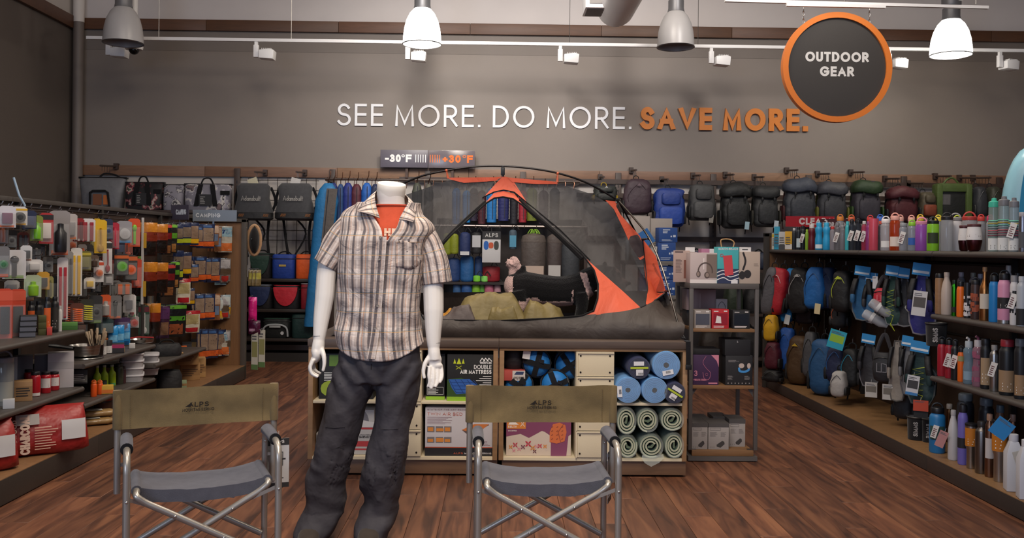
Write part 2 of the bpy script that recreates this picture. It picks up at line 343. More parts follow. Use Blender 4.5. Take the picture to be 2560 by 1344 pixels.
# ---------------------------------------------------------------- wall slogan
def slogan(name, words, px0, px1, py_t, py_b, w, mat, label, depth):
    a, b = at(px0, py_b[0], Y=YB), at(px1, py_b[1], Y=YB); h = at(px0, py_t, Y=YB).z-a.z
    r = T(name, label, 'lettering', (a.x, YB-.004, a.z)); width = b.x-a.x
    tw = text(MB(), words, h, w, tr=.2); fx = width/tw; x = 0
    for c in words:
        if c == ' ': x += .38*h*fx; continue
        m = MB(); text(m, c, h, w, x=x, depth=depth, width=(GL[c][0]*(1-w)+w)*h*fx)
        m.build('letter', mat, r, smooth=False); x += (GL[c][0]*(1-w)+w+.2)*h*fx
slogan('white_slogan', 'SEE MORE. DO MORE.', 843, 1578, 259, (314, 321), .115, M('#e8e8ec', 'paper', .4), 'thin white raised letters of the slogan along the grey back wall', .014)
slogan('orange_slogan', 'SAVE MORE.', 1600, 2017, 268, (324, 329), .23, M('#c9741f', 'paper', .5), 'bold orange raised letters ending the slogan on the grey back wall', .035)
# ---------------------------------------------------------------- pendant lamps
def pendant(px, pyb, wpx, lit, label):
    Y = 9.7; c = at(px, pyb-4, Y=Y); k = Y/F; r0 = wpx*k/2
    t = T('pendant_lamp', label, 'lamp', (c.x, c.y, c.z), 0, 'pendant lamps')
    hd = 88*k
    prof = [(r0, 0), (r0*.985, hd*.2), (r0*.93, hd*.45), (r0*.82, hd*.68), (r0*.64, hd*.88), (r0*.44, hd)]
    inner = [(r-.008, z) for r, z in prof][::-1]
    m = M('#fffaf0', 'plastic', .4, em=6) if lit else M('#a9a6a6', 'plastic', .35)
    MB().loft([[(r*math.cos(2*PI*q/28), r*math.sin(2*PI*q/28), z) for q in range(28)] for r, z in prof+inner], False).build('shade', m, t)
    MB().tube([(r0*math.cos(a*PI/16), r0*math.sin(a*PI/16), .0) for a in range(32)], .006, 6, loop=True).build('rim', M('#77757a', 'metal'), t)
    g = M('#77777a', 'paint', .45, metal=.5)
    MB().lathe([(r0*.46, hd), (r0*.42, hd*1.1), (r0*.42, hd*1.32), (r0*.36, hd*1.34), (r0*.36, hd*1.4)], 22).build('collar', g, t)
    MB().lathe([(r0*.45, hd*1.4), (r0*.47, hd*1.44), (r0*.46, hd*2.0), (r0*.3, hd*2.2), (r0*.1, hd*2.3)], 22).build('ballast_housing', g, t)
    MB().cbox((r0*.25, -r0*.44, hd*1.55), (.05, .02, .03)).build('rating_label', M('#c5c3c2', 'paper'), t)
    MB().tube([(0, 0, hd*2.25), (0, 0, ZC-c.z)], .008, 6).build('cord', M('#8b8b8d'), t)
    MB().ell((0, 0, hd*.55), (.05, .05, .1), 10, 8).build('bulb', M('#fff6e0', 'plastic', .4, em=12) if lit else M('#d8d4cc'), t)
    if lit: light('pendant_bulb', 'POINT', (c.x, c.y, c.z-.05), (c.x, c.y, 0), 26, (1, .93, .82), .1)
pendant(308, 112, 96, False, 'unlit grey pendant lamp near the left corner, beside the dome camera')
pendant(1055, 115, 96, True, 'lit pendant lamp glowing white above the word MORE, first of the two lit')
pendant(1689, 122, 93, False, 'unlit grey pendant lamp between duct and round sign')
pendant(2377, 142, 100, True, 'lit pendant lamp glowing white to the right of the round sign')
# ---------------------------------------------------------------- light track and heads
YT = 10.3; a, b = at(330, 96, Y=YT), at(2600, 128, Y=YT)
tr = T('light_track', 'long white light track hung across the back wall', 'track', (a.x, YT, a.z)); zt_ = lambda x: 0
wm = M('#e6e4e4', 'paint', .4)
MB().box(-.5, b.x-a.x+1, -.02, .02, -.018, .018).build('rail', wm, tr, bev=.003)
for px in (397, 728, 1424, 1745): MB().tube([(at(px, 96, Y=YT).x-a.x, 0, .018), (at(px, 96, Y=YT).x-a.x, 0, ZC-a.z)], .003, 5).build('wire', M('#9a9896', 'metal'), tr)
hm = None
for px, py, ang, lb in ((272, 100, 0, 'behind the unlit left lamp'), (641, 100, 0, 'between left lamp and lit lamp, above empty wall'), (1020, 100, 0, 'just under the first lit lamp'), (1401, 102, 0, 'above the word DO'), (1778, 108, .1, 'between the unlit lamp and round sign'), (2222, 115, .2, 'half hidden behind the round sign'), (2500, 122, .25, 'at the far right end of the rail')):
    c = at(px, py, Y=YT); L = 'white track spotlight head '+lb; mx = XF((c.x, YT, a.z-.0175), ang)
    if hm is None:
        hm = T('track_head', L, 'spotlight', (0, 0, 0), 0, 'track spotlight heads'); hm.matrix_world = mx
        MB().cbox((0, 0, -.02), (.035, .03, .04)).build('adapter', wm, hm)
        MB().cbox((0, 0, -.105), (.055, .045, .135)).build('driver_box', wm, hm, bev=.005)
        MB().prism([(.04, -.19), (.2, -.2), (.21, -.1), (.16, -.085), (.04, -.1)], -.07, .07).build('head', wm, hm, bev=.01)
        for q in range(6): MB().cbox((.075+q*.02, 0, -.095), (.006, .13, .03)).build('fin', M('#c9c7c6', 'paint', .5), hm)
        KIDS[hm.name] = list(hm.children)
    else: copy_tree(hm, mx, L)
c = at(335, 124, Y=10.05); t = T('dome_camera', 'small white security dome camera hanging below the left lamp', 'camera', c)
MB().lathe([(.09, .0), (.095, .03), (.09, .07), (.03, .085)], 20).build('housing', wm, t); MB().ell((0, 0, 0), (.055, .055, .055), 14, 8).build('lens_dome', M('#0a0a0d', 'plastic', .1), t)
MB().tube([(0, 0, .08), (0, 0, ZC-c.z)], .035, 10).build('drop_tube', wm, t)
c = at(1538, 22, Y=9.3); t = T('air_duct', 'round white spiral air duct with a square grey vent, hung near the ceiling', 'duct', c)
du = MB(XF((0, 0, 0), rx=PI/2))
du.lathe([(.02, -.01)]+[q for i in range(56) for q in ((.185, i*.08), (.192, i*.08+.04))]+[(.185, 4.48)], 26); du.build('duct_pipe', M('#f2efef', 'paint', .45), t)
MB().box(-.34, -.12, -.42, -.06, -.1, .16).build('vent_box', M('#f2efef', 'paint'), t, bev=.008)
MB().box(-.32, -.15, -.38, -.1, -.106, -.1).build('vent_grille', M('#7e7a78', 'paint'), t); MB().box(-.3, -.16, -.428, -.42, -.06, .1).build('vent_grille', M('#8b8785', 'paint'), t)
for y in (-.4, -2.4, -4.2): MB().tube([(0, y, .18), (0, y, ZC-c.z)], .008, 5).build('hanger_rod', M('#999', 'metal'), t)
# ---------------------------------------------------------------- round sign and its rail
YS = 7.6; a, b = at(1812, 1, Y=YS), at(2470, 19, Y=YS)
t = T('sign_rail', 'white ceiling rail carrying the round sign on two chains', 'rail', (a.x, YS, a.z))
MB(XF(ry=math.atan2(a.z-b.z, b.x-a.x))).box(0, (b-a).length, -.015, .015, -.012, .012).build('rail', wm, t)
MB(XF(ry=.006)).box(.5, 1.32, -.06, -.03, -.05, -.025).build('lower_bar', wm, t)
for x in (.06, 1.0, 2.1): MB().tube([(x, 0, 0), (x, 0, ZC-a.z)], .004, 5).build('wire', M('#aaa', 'metal'), t)
c = at(2091, 169, Y=YS); t = T('round_sign', 'round hanging sign with orange rim reading OUTDOOR GEAR', 'sign', c); r = 138*YS/F
def disc(rr, n=64): return [(rr*math.cos(2*PI*k/n), rr*math.sin(2*PI*k/n)) for k in range(n)]
MB().prism(disc(r-.04), -.012, .012).build('board', M('#3a3633', 'paint', .45), t)
o = disc(r); i = disc(r-.047); q = MB(); n = 64
q.loft([[(p[0], y, p[1]) for p in pl] for pl, y in ((i, -.03), (o, -.03), (o, .03), (i, .03))], False, loop=True).build('rim', M('#e07c2c', 'plastic', .4), t)
def letters(t, s, h, w, x, z, y, width, mat, tr=.12):
    fx = width/text(MB(), s, h, w, tr=tr); name = 'letter'
    for c in s:
        m = MB(); gw = (GL[c][0]*(1-w)+w)*h*fx
        text(m, c, h, w, x=x, z=z, y=y, width=gw); m.build('digit' if c in '0136' else 'bar' if c == '|' else name, mat, t, smooth=False); x += gw+tr*h*fx
h = 25*YS/F; lm = M('#dcdad8', 'paper')
letters(t, 'OUTDOOR', h, .24, -80*YS/F, .045, -.0135, 160*YS/F, lm); letters(t, 'GEAR', h, .24, -43*YS/F, -.075, -.0135, 86*YS/F, lm)
for sx in (-.28, .27):
    z0 = math.sqrt((r+.004)**2-sx*sx); m = MB(); L = a.z-c.z-z0-.05; k = max(3, int(L/.028))
    for j in range(k):
        m2 = XF((sx, -.0, z0+L*(j+.5)/k), rz=PI/2*(j % 2)); m.m = m2
        m.tube([(.008*math.cos(g*PI/4), 0, L/k*.72*math.sin(g*PI/4)) for g in range(8)], .0025, 5, loop=True)
    m.build('chain', M('#c8c6c4', 'metal'), t)
# ---------------------------------------------------------------- temperature sign on the wall
a, b = at(951, 418, Y=YB-.12), at(1187, 418, Y=YB-.12); w = b.x-a.x; h = 44*(YB-.12)/F
t = T('temperature_sign', 'grey sign reading -30F to +30F above the hanging sleeping bags', 'sign', (a.x, YB-.12, a.z))
MB().box(0, w*.503, -.012, .012, 0, h).build('left_board', M('#5c5661', 'paint', .35), t, bev=.003); MB().box(w*.507, w, -.012, .012, 0, h).build('right_board', M('#6a6268', 'paint', .15), t, bev=.003)
for sg, cm in (((('-30', .25, .055, .19), ('o', .09, .25, .045), ('F', .25, .3, .08), ('|||||', .1, .418, .13)), '#f0efee'), ((('|||||', .1, .592, .125), ('+30', .25, .745, .22), ('o', .09, .985, .045), ('F', .25, 1.035, .08)), '#e8742c')):
    for tx, w_, x_, wd_ in sg: letters(t, tx, h*.44, w_, x_, h*.3, -.0135, wd_, M(cm, 'paper'))
for x in (.3, .85): MB().box(x, x+.03, .012, .115, -.12, h*.6).build('bracket', M('#4b3a35', 'paint'), t)
# ---------------------------------------------------------------- centre cabinets
YC = 5.4; KP = YC/F
def PX(px, py=900, Y=YC): return at(px, py, Y=Y).x
def PZ(py, px=1244, Y=YC): return at(px, py, Y=Y).z
zT = PZ(850); zt0 = PZ(868); zi = PZ(876); zs0, zs1 = PZ(1011), PZ(1004); zb0, zb1 = PZ(1150), PZ(1143)
ED, CR, DK = M('#8c6c4c', 'wood'), M('#cdbfa2', 'paint', .6), M('#4d3f37', 'wood')
CD = .95
def cabinet(x0, x1, xa, xb, ya, label):
    """side panels, top, plinth, shelves and the drawer column between xa and xb"""
    t = T('display_cabinet', label, 'cabinet', ((x0+x1)/2, YC, 0), 0, 'display cabinets under the tent'); o = t.location.x; f = lambda x: x-o
    MB().box(f(x0)-.004, f(x1)+.004, -.012, CD, zt0, zT).build('top', DK, t, bev=.004)
    MB().box(f(x0), f(x1), 0, CD, zi, zt0).build('top_edge', ED, t, bev=.002)
    for a in (x0, x1-.028): MB().box(f(a), f(a)+.028, 0, CD, zb0, zi).build('side_panel', ED, t, bev=.002)
    MB().box(f(x0)+.02, f(x1)-.0, .02, CD-.02, .012, zb0).build('plinth', M('#6d513c', 'wood'), t, bev=.003)
    MB().box(f(x0)+.028, f(x1)-.028, .002, CD, zb0, zb1).build('bottom_shelf', CR, t)
    MB().box(f(x0)+.028, f(x1)-.028, CD*.55, CD*.56, zb1, zi).build('back_panel', M('#2b2622', 'paint'), t)
    for a, b in ((x0+.028, xa), (xb, x1-.028)): MB().box(f(a), f(b), .004, CD*.55, zs0, zs1).build('shelf', CR, t, bev=.002)
    MB().box(f(xa), f(xb), .006, CD*.54, zb1, zi).build('drawer_case', CR, t)
    n = 4; ys = [zi-.002, PZ(939), PZ(1006), PZ(1075), zb1+.002]
    for k in range(4):
        d = MB().box(f(xa)+.003, f(xb)-.003, -.008, .004, ys[k+1]+.004, ys[k]-.001).build('drawer', CR, t, bev=.002)
        fr = MB(); X0, X1, Z0, Z1 = f(xa)+.003, f(xb)-.003, ys[k+1]+.004, ys[k]-.001
        fr.box(X0, X1, -.017, -.0081, Z1-.008, Z1).box(X0, X0+.007, -.017, -.0081, Z0, Z1-.008).build('drawer_frame', CR, d)
        for sx in (X0+.024, X1-.024):
            for sz in (Z0+.022, Z1-.022): MB(XF((sx, -.008, sz), rx=PI/2)).lathe([(.006, 0), (.005, .003), (.001, .0035)], 8).build('screw', M('#3a322c', 'metal'), d)
    return t
xl, xm, xr = PX(771), PX(1247), PX(1719)
cabinet(xl, xm-.004, PX(962), PX(1055), 0, 'left display cabinet of cream shelves behind the mannequin, holding air mattress boxes')
cabinet(xm+.004, xr, PX(1440), PX(1536), 0, 'right display cabinet of cream shelves holding rolled mats, below the tent')
def pbox(name, label, cat, px0, px1, py0, py1, Y, depth, col, ry=0, group=None, kind='paper', side=None):
    """a carton whose front face spans the pixel box at distance Y; returns the thing plus its width and height"""
    a, b = at(px0, py1, Y=Y), at(px1, py0, Y=Y); w = b.x-a.x
    a.z = zb1+.001 if py1 > 1100 else zs1+.001 if py1 > 990 else a.z; h = b.z-a.z
    t = T(name, label, cat, ((a.x+b.x)/2, Y, a.z), ry, group)
    MB().box(-w/2, w/2, 0, depth, 0, h).build('carton', M(col, kind), t, bev=.003)
    return t, w, h
def pr(t, col, fn, name='print', kind='paper', ro=.5):
    m = MB(); fn(m); o = m.build(name, M(col, kind, ro), t, smooth=False)
    if len(m.f) > 2: o['kind'] = 'stuff'
    return o
e = -.0008
# --- left unit
t, w, h = pbox('inflatable_box', 'black carton with a green inflatable boat picture behind the mannequin hand', 'box', 797, 934, 884, 999.3, YC+.06, .3, '#17171a')
pr(t, '#8fa32e', lambda m: poly(m, [(-w/2+.01+p[0], .06+p[1]) for p in se(.09, .05, 16, 2.4, (.09, 0))], e)); pr(t, '#5d7f2e', lambda m: quad(m, -w/2+.06, -w/2+.16, h*.72, h*.97, e))
pr(t, '#d8d8d6', lambda m: lines(m, -w/2+.03, .05, h*.4, h*.6, 6, e), 'lettering'); pr(t, '#4d6f9a', lambda m: quad(m, w*.28, w*.46, .02, .09, e))
t, w, h = pbox('tent_box', 'white carton with grey tent picture and red bars between the mannequin legs', 'box', 866, 936, 1024, 1143.3, YC+.05, .3, '#b9b6b2')
pr(t, '#77757a', lambda m: poly(m, [(-.02+.07*math.cos(R(a)), h*.72+.085*math.sin(R(a))) for a in range(0, 181, 15)], e)); pr(t, '#d6d3cf', lambda m: poly(m, [(-w/2, h*.66), (-w*.1, h*.79), (w/2, h*.72), (w/2, h*.62), (-w/2, h*.6)], e*1.5))
pr(t, '#b03a3c', lambda m: (quad(m, -w*.3, w/2, h*.565, h*.605, e*1.2), quad(m, -w*.22, w/2, h*.18, h*.3, e), quad(m, -w*.2, w*.3, h*.1, h*.135, e), quad(m, -w*.24, -w*.08, h*.36, h*.45, e)), 'print')
pr(t, '#3d3b3b', lambda m: (text(m, 'BACKPACK TENT', .013, .2, x=-w*.03, z=h*.37, y=e, width=w*.5), text(m, 'MOUNTAINEERING', .006, .2, x=-w*.03, z=h*.43, y=e)), 'lettering')
t, w, h = pbox('tent_box', 'white carton edge standing against the left cabinet side, low shelf', 'box', 790, 864, 1082, 1143.3, YC+.09, .3, '#b4b1ad')
pr(t, '#b03a3c', lambda m: quad(m, -w/2, w/2, h*.15, h*.3, e)); pr(t, '#77757a', lambda m: quad(m, -w/2, w/2, h*.5, h*.9, e))
t, w, h = pbox('air_mattress_box', 'narrow black carton end with white text frame, behind the right hand', 'box', 1064, 1113, 884, 1000.3, YC+.05, .34, '#121214')
pr(t, '#8ab52c', lambda m: quad(m, -w/2, w/2, 0, h*.075, e)); pr(t, '#d0d0ce', lambda m: (stroke(m, [(-w*.42, .032), (w*.42, .032), (w*.42, .075), (-w*.42, .075), (-w*.42, .032)], .0016, e, e), lines(m, -w*.38, w*.3, .035, .07, 5, e), lines(m, w*.05, w*.42, h*.45, h*.75, 6, e)), 'lettering')
t, w, h = pbox('air_mattress_box', 'large black carton reading DOUBLE AIR MATTRESS with blue mattress picture', 'box', 1117, 1236, 886, 1001.3, YC+.02, .34, '#131416')
pr(t, '#8ab52c', lambda m: quad(m, -w/2, w/2, 0, h*.09, e)); pr(t, '#2f4a1c', lambda m: poly(m, [(-w/2, h*.09), (w/2, h*.09), (w/2, h*.3), (w*.1, h*.36), (-w*.2, h*.5), (-w/2, h*.46)], e*.8))
pr(t, '#2c5aa6', lambda m: poly(m, [(-w*.47, h*.46), (-w*.02, h*.47), (w*.3, h*.2), (-w*.3, h*.14), (-w*.4, h*.28)], e*1.4)); pr(t, '#173a78', lambda m: [stroke(m, [(-w*.45+i*.035, h*.45), (-w*.3+i*.042, h*.17)], .004, e*2, e*2) for i in range(5)]+[stroke(m, [(-w*.43+k*.012, h*.4-k*.02), (w*.06+k*.03, h*.4-k*.022)], .003, e*2.2, e*2.2) for k in range(4)])
pr(t, '#e9e9e9', lambda m: (text(m, 'DOUBLE', h*.088, .15, x=w*.44, z=h*.69, y=e, al='r', width=w*.37), text(m, 'AIR MATTRESS', h*.085, .2, x=w*.44, z=h*.585, y=e, al='r', width=w*.66), text(m, 'TRESPASS', h*.042, .24, x=w*.44, z=h*.8, y=e, al='r', width=w*.25),
   [stroke(m, [(w*.2+k*.02, h*.86), (w*.24+k*.02, h*.92), (w*.3+k*.02, h*.86)], .005, e, e) for k in range(3)], [quad(m, w*.44-(.05+.02*(k % 3)), w*.44, h*(.52-k*.045), h*(.535-k*.045), e) for k in range(5)]), 'lettering')
pr(t, '#c4d02e', lambda m: (poly(m, [(-w*.3, h*.79), (-w*.25, h*.92), (-w*.2, h*.79)], e), poly(m, [(-w*.37, h*.8), (-w*.34, h*.91), (-w*.31, h*.8)], e), poly(m, [(-w*.19, h*.8), (-w*.16, h*.91), (-w*.13, h*.8)], e), stroke(m, [(-w*.31, h*.75), (-w*.2, h*.68)], .003, e, e), stroke(m, [(-w*.2, h*.75), (-w*.31, h*.68)], .003, e, e)))
t, w, h = pbox('air_bed_box', 'white carton reading TWIN AIR BED with orange pictures and black foot', 'box', 1062, 1233, 1019, 1143.3, YC+.03, .34, '#bdb8bc')
pr(t, '#18171a', lambda m: quad(m, -w/2, w/2, 0, h*.17, e)); pr(t, '#b5543a', lambda m: (text(m, 'TWIN AIR BED', h*.06, .13, x=-w*.47, z=h*.835, y=e, width=w*.52), text(m, 'ALPS', h*.035, .2, x=-w*.08, z=h*.04, y=e*2, width=w*.14), quad(m, -w/2, w/2, h*.17, h*.185, e*1.2)), 'lettering')
pr(t, '#8a6d76', lambda m: (text(m, 'STATE-OF-THE-ART RECHARGEABLE PUMP', h*.03, .18, x=-w*.47, z=h*.94, y=e, width=w*.92), lines(m, -w*.47, -w*.1, h*.66, h*.82, 7, e, .3), lines(m, w*.32, w*.47, h*.22, h*.32, 4, e, .3)), 'lettering')
pr(t, '#c9c6c8', lambda m: text(m, 'MOUNTAINEERING', h*.033, .2, x=w*.08, z=h*.04, y=e*2, width=w*.4), 'lettering')
pr(t, '#6f6a6c', lambda m: [quad(m, -w*.47+c*w*.125, -w*.36+c*w*.125, h*(.27+r_*.22), h*(.39+r_*.22), e) for c in range(3) for r_ in range(2)])
pr(t, '#c77f38', lambda m: [quad(m, -w*.46+c*w*.125, -w*.38+c*w*.125+.012*(c % 2), h*(.29+r_*.22), h*(.35+r_*.22+.02*((c+r_) % 2)), e*2) for c in range(3) for r_ in range(2)])
pr(t, '#c4723a', lambda m: poly(m, [(w*.04, h*.54), (w*.26, h*.46), (w*.44, h*.66), (w*.22, h*.66)], e)); pr(t, '#5d4c4a', lambda m: poly(m, [(w*.04, h*.54), (w*.14, h*.43), (w*.44, h*.64), (w*.44, h*.66), (w*.26, h*.5)], e*.7))
# --- right unit: compressed sleeping bags
def stuffbag(px, py, rp, Y, label, a0):
    c = at(px, py, Y=Y); r = rp*Y/F; t = T('compression_sack', label, 'sleeping bag', (c.x, Y, c.z), 0, 'blue compression sacks'); r2 = r*.985
    prof = [(r*.2, -.03), (r*.6, -.025), (r*.9, .0), (r, .05), (r*.97, .15), (r, .24), (r*.8, .3), (r*.2, .32)]
    MB(XF(rx=-PI/2, rz=0)).lathe(prof, 22).build('sack', M('#1d72b8', 'nylon'), t)
    for k in range(2):
        a = a0+k*PI/2; m = MB(XF(ry=a)); P = [(-r*1.0, .24), (-r*1.025, .05), (-r*.92, -.006), (-r*.6, -.03), (0, -.035), (r*.6, -.03), (r*.92, -.006), (r*1.025, .05), (r*1.0, .24)]
        m.loft([[(p[0], p[1]-.003, z) for z in (-.016, .016)] for p in P], False, False).build('strap', M('#14161b', 'fabric'), t)
    MB(XF(rx=-PI/2)).lathe([(r*1.005, .015), (r*1.03, .02), (r*1.03, .045), (r*1.005, .05)], 22).build('webbing_ring', M('#16181d', 'fabric'), t)
    MB(XF((r*.3, -.036, r*.2), ry=.3)).cbox((0, 0, 0), (.03, .006, .02)).build('buckle', M('#0c0c0e'), t)
stuffbag(1342, 908, 36, YC+.06, 'blue sack with black straps, upper left of the cabinet pile', .25); stuffbag(1424, 913, 37, YC+.1, 'blue sack with black straps beside the drawer column, upper right of the pile', .95)
stuffbag(1297, 962, 36, YC+.05, 'blue sack with black straps at lower left of the pile, partly behind the chair back', .6); stuffbag(1388, 961, 36, YC+.05, 'blue sack with black straps at lower right of the pile, behind the chair back', 1.2)
t, w, h = pbox('pillow_box', 'small red and white carton reading ADVENTURER among the blue sacks', 'box', 1258, 1313, 926, 951, YC+.02, .1, '#a8443c')
pr(t, '#c4bdb8', lambda m: quad(m, -w*.08, w/2, 0, h, e)); pr(t, '#5a4e4a', lambda m: text(m, 'ADVENTURER', .016, .18, x=-w*.05, z=.008, y=e*2, width=w*.5), 'lettering'); pr(t, '#2d3a5e', lambda m: poly(m, [(0, h*.6), (w*.4, h*.6), (w*.45, h*.9), (w*.1, h*.9)], e*2))
t = T('stuff_sack', 'dark sack tucked above the small red and white carton', 'bag', at(1284, 926, Y=YC+.12)); MB().ell((0, 0, .075), (.06, .06, .085), 14, 10, .9).build('sack', M('#1f1d20', 'nylon'), t); MB().tube([(0, 0, .15), (.02, -.01, .17), (.03, -.03, .15)], .004, 6).build('drawcord', M('#333'), t)
t = T('price_tag', 'white paper tag hanging above the upper left blue sack', 'tag', at(1316, 889, Y=YC+.03)); MB(XF(ry=.15)).box(-.022, .022, -.0015, .0015, -.018, .03).build('card', M('#d9d7d6', 'paper'), t); MB().tube([(0, 0, .03), (0, .01, .05)], .001, 4).build('loop', M('#ccc'), t)
t, w, h = pbox('sleeping_bag_box', 'cream and purple carton with flower print and orange sleeping bag picture', 'box', 1265, 1428, 1040, 1143.3, YC+.05, .32, '#c9b8a8')
pr(t, '#7c3f5c', lambda m: (poly(m, [(-w/2, h), (-w/2, h*.48), (-w*.28, h*.55), (-w*.15, h*.45), (w*.05, h*.63), (w*.1, h*.6), (w*.19, h*.5), (w*.19, 0), (w*.43, 0), (w*.46, h*.5), (w/2, h*.55), (w/2, h)], e)))
pr(t, '#d07f34', lambda m: quad(m, -w/2+.004, -w*.2, h*.68, h*.92, e*2)); pr(t, '#e6ddd4', lambda m: (text(m, 'KELTY', h*.055, .22, x=-w*.47, z=h*.7, y=e*3, width=w*.13), poly(m, [(-w*.47, h*.78), (-w*.43, h*.89), (-w*.4, h*.84), (-w*.37, h*.86), (-w*.31, h*.78)], e*3), stroke(m, [(-w*.22, h*.74), (-w*.28, h*.86)], .003, e*3, e*3), stroke(m, [(-w*.28, h*.74), (-w*.22, h*.86)], .003, e*3, e*3), text(m, 'BIG DIPPER', h*.03, .2, x=-w*.47, z=h*.61, y=e*3)), 'lettering')
bag = [(w*.17, h*.35), (w*.17, h*.6), (w*.22, h*.8), (w*.32, h*.84), (w*.41, h*.78), (w*.43, h*.6), (w*.4, h*.37), (w*.28, h*.31)]
pr(t, '#c9693a', lambda m: poly(m, bag, e*3)); pr(t, '#8f4630', lambda m: [stroke(m, [(w*.2+.03*i, h*(.42+.1*j)), (w*.2+.03*i+.006, h*(.42+.1*j)+.004)], .005, e*4, e*4) for i in range(3) for j in range(4)]+[stroke(m, [(w*.38, h*.8), (w*.3, h*.6), (w*.34, h*.36)], .004, e*4, e*4)])
FLW = [(-.43, .22, .035, '#c9803a'), (-.36, .27, .045, '#b23a4a'), (-.3, .17, .035, '#d58a94'), (-.24, .22, .04, '#6d3344'), (-.16, .3, .055, '#b5293f'), (-.09, .2, .045, '#c9803a'), (-.03, .24, .035, '#d58a94'), (.02, .25, .04, '#c23a48'), (-.06, .11, .035, '#5d2b3a'), (.1, .24, .035, '#d0843e'), (-.38, .13, .03, '#d58a94')]
for fx, fz, fr, fc in FLW: pr(t, fc, lambda m: [poly(m, [(w*fx, h*fz), (w*fx+fr*h*1.0*math.cos(a+.45), h*fz+fr*h*math.sin(a+.45)), (w*fx+fr*h*1.9*math.cos(a), h*fz+fr*h*1.9*math.sin(a)), (w*fx+fr*h*math.cos(a-.45), h*fz+fr*h*math.sin(a-.45))], e*3) for a in (PI/4, 3*PI/4, 5*PI/4, 7*PI/4)], 'flower_print')
# --- rolled mats
def mat_roll(px, py, rp, col, label, sticker, a0, navy, rest=True):
    Y = YC-.02; c = at(px, py, Y=Y); r = rp*Y/F; c.z = zs1+r+.001 if rest else c.z; t = T('rolled_mat', label, 'mat', (c.x, Y, c.z), 0, 'navy mat rolls' if navy else 'blue mat rolls')
    MB(XF(rx=-PI/2)).lathe([(r*.16, .02), (r*.2, .0), (r*.96, 0), (r, .004), (r, .46), (r*.3, .46)], 30).build('roll', M(col, 'fabric', .6), t)
    m = MB()
    sp = [(r*(.2+.74*k/90)*math.cos(k*.42+a0), r*(.2+.74*k/90)*math.sin(k*.42+a0)) for k in range(91)]
    stroke(m, sp, .0035, -.0012, -.0012); m.build('spiral_edge', M('#5685b4' if not navy else '#11142e', 'fabric'), t, smooth=False)
    MB(XF(rx=-PI/2)).lathe([(r*.17, 0), (r*.17, .012)], 16).build('core', M('#17161d'), t)
    MB(XF(rx=-PI/2)).lathe([(r*.3, -.006), (r*.7, -.007), (r*.98, -.004), (r*1.01, .02), (r*1.01, .4)], 26).build('plastic_wrap', M('#eef2f5', 'clear', .12, alpha=.04 if navy else .1), t)
    if navy:
        m = MB(XF(ry=a0)); quad(m, -r*.8, r*.8, -r*.06, r*.12, -.0095); m.build('brand_strip', M('#a6b42e', 'paper'), t)
        m = MB(XF(ry=a0)); quad(m, -r*.5, r*.42, r*.22, r*.6, -.0095); quad(m, -r*.3, r*.35, -r*.65, -r*.12, -.0095); m.build('sticker', M('#cfcdd0', 'paper'), t)
        m = MB(XF(ry=a0)); [quad(m, -r*.1+i*.005, -r*.1+i*.005+.0025, -r*.58, -r*.4, -.011) for i in range(6)]; m.build('barcode', M('#222'), t)
    elif sticker[0] < 2:
        sx, sz, sa = sticker; m = MB(XF((sx*r, 0, sz*r), ry=sa)); quad(m, -.032, .032, -.014, .014, -.0095); m.build('sticker', M('#d5d4d6', 'paper'), t)
        m = MB(XF((sx*r, 0, sz*r), ry=sa)); [quad(m, -.012+i*.004, -.012+i*.004+.002, -.004, .01, -.011) for i in range(7)]; m.build('barcode', M('#222'), t)
mat_roll(1598, 919.5, 28, '#20244a', 'navy roll resting between the two left blue rolls', None, -.02, True, False); mat_roll(1666, 912.5, 35.5, '#5b93c8', 'pale blue roll on top, right of the navy roll', (.1, -.5, -.2), .5, False, False)
mat_roll(1570, 980, 33, '#5b93c8', 'pale blue roll at lower left beside the drawers', (-.65, -.1, 1.5), 1.2, False); mat_roll(1636.5, 978.5, 33, '#5b93c8', 'pale blue roll at bottom middle without a sticker', (2.9, 0, 0), 2.4, False)
mat_roll(1687, 976, 27, '#20244a', 'navy roll at lower right against the cabinet side', None, .55, True)
def spiral_mat(px, py, rx, rz, label, a0, turns=2.7):
    Y = YC+.003; c = at(px, py, Y=Y); k = Y/F; c.z = zb1+.002+rz*k*1.05 if py > 1080 else c.z; t = T('foam_mat', label, 'mat', (c.x, Y, c.z), 0, 'green foam mats in clear wrap')
    A, B = rx*k, rz*k; pts = []
    for i in range(64):
        q = i/63; a = a0+q*turns*2*PI; f = .34+.62*q
        pts.append((A*f*math.cos(a), B*f*math.sin(a)))
    def rib(mb, w_, y0, y1): stroke(mb, pts, w_, y0, y1); return mb
    rib(MB(), .0125, .002, .45).build('foam', M('#34523f', 'fabric'), t); rib(MB(), .009, -.002, .003).build('pale_edge', M('#a9aa93', 'fabric'), t)
    fl_ = [(pts[0][0]*1.0, pts[0][1]), (pts[0][0]*.1, pts[0][1]*.2-.01), (-pts[0][0]*.8, -pts[0][1]*.5)]
    m = MB(); stroke(m, fl_, .01, -.001, .4); m.build('inner_end', M('#5b6a55', 'fabric'), t)
    pg = [(p[0]*1.05, p[1]*1.05) for p in se(A, B, 22, 2.2)]
    MB().loft([[(p[0]*s_, y, p[1]*s_) for p in pg] for y, s_ in ((-.012, .78), (-.016, .95), (.01, 1.0), (.43, 1.0))], False).build('plastic_wrap', M('#e8efe9', 'clear', .1, alpha=.16), t)
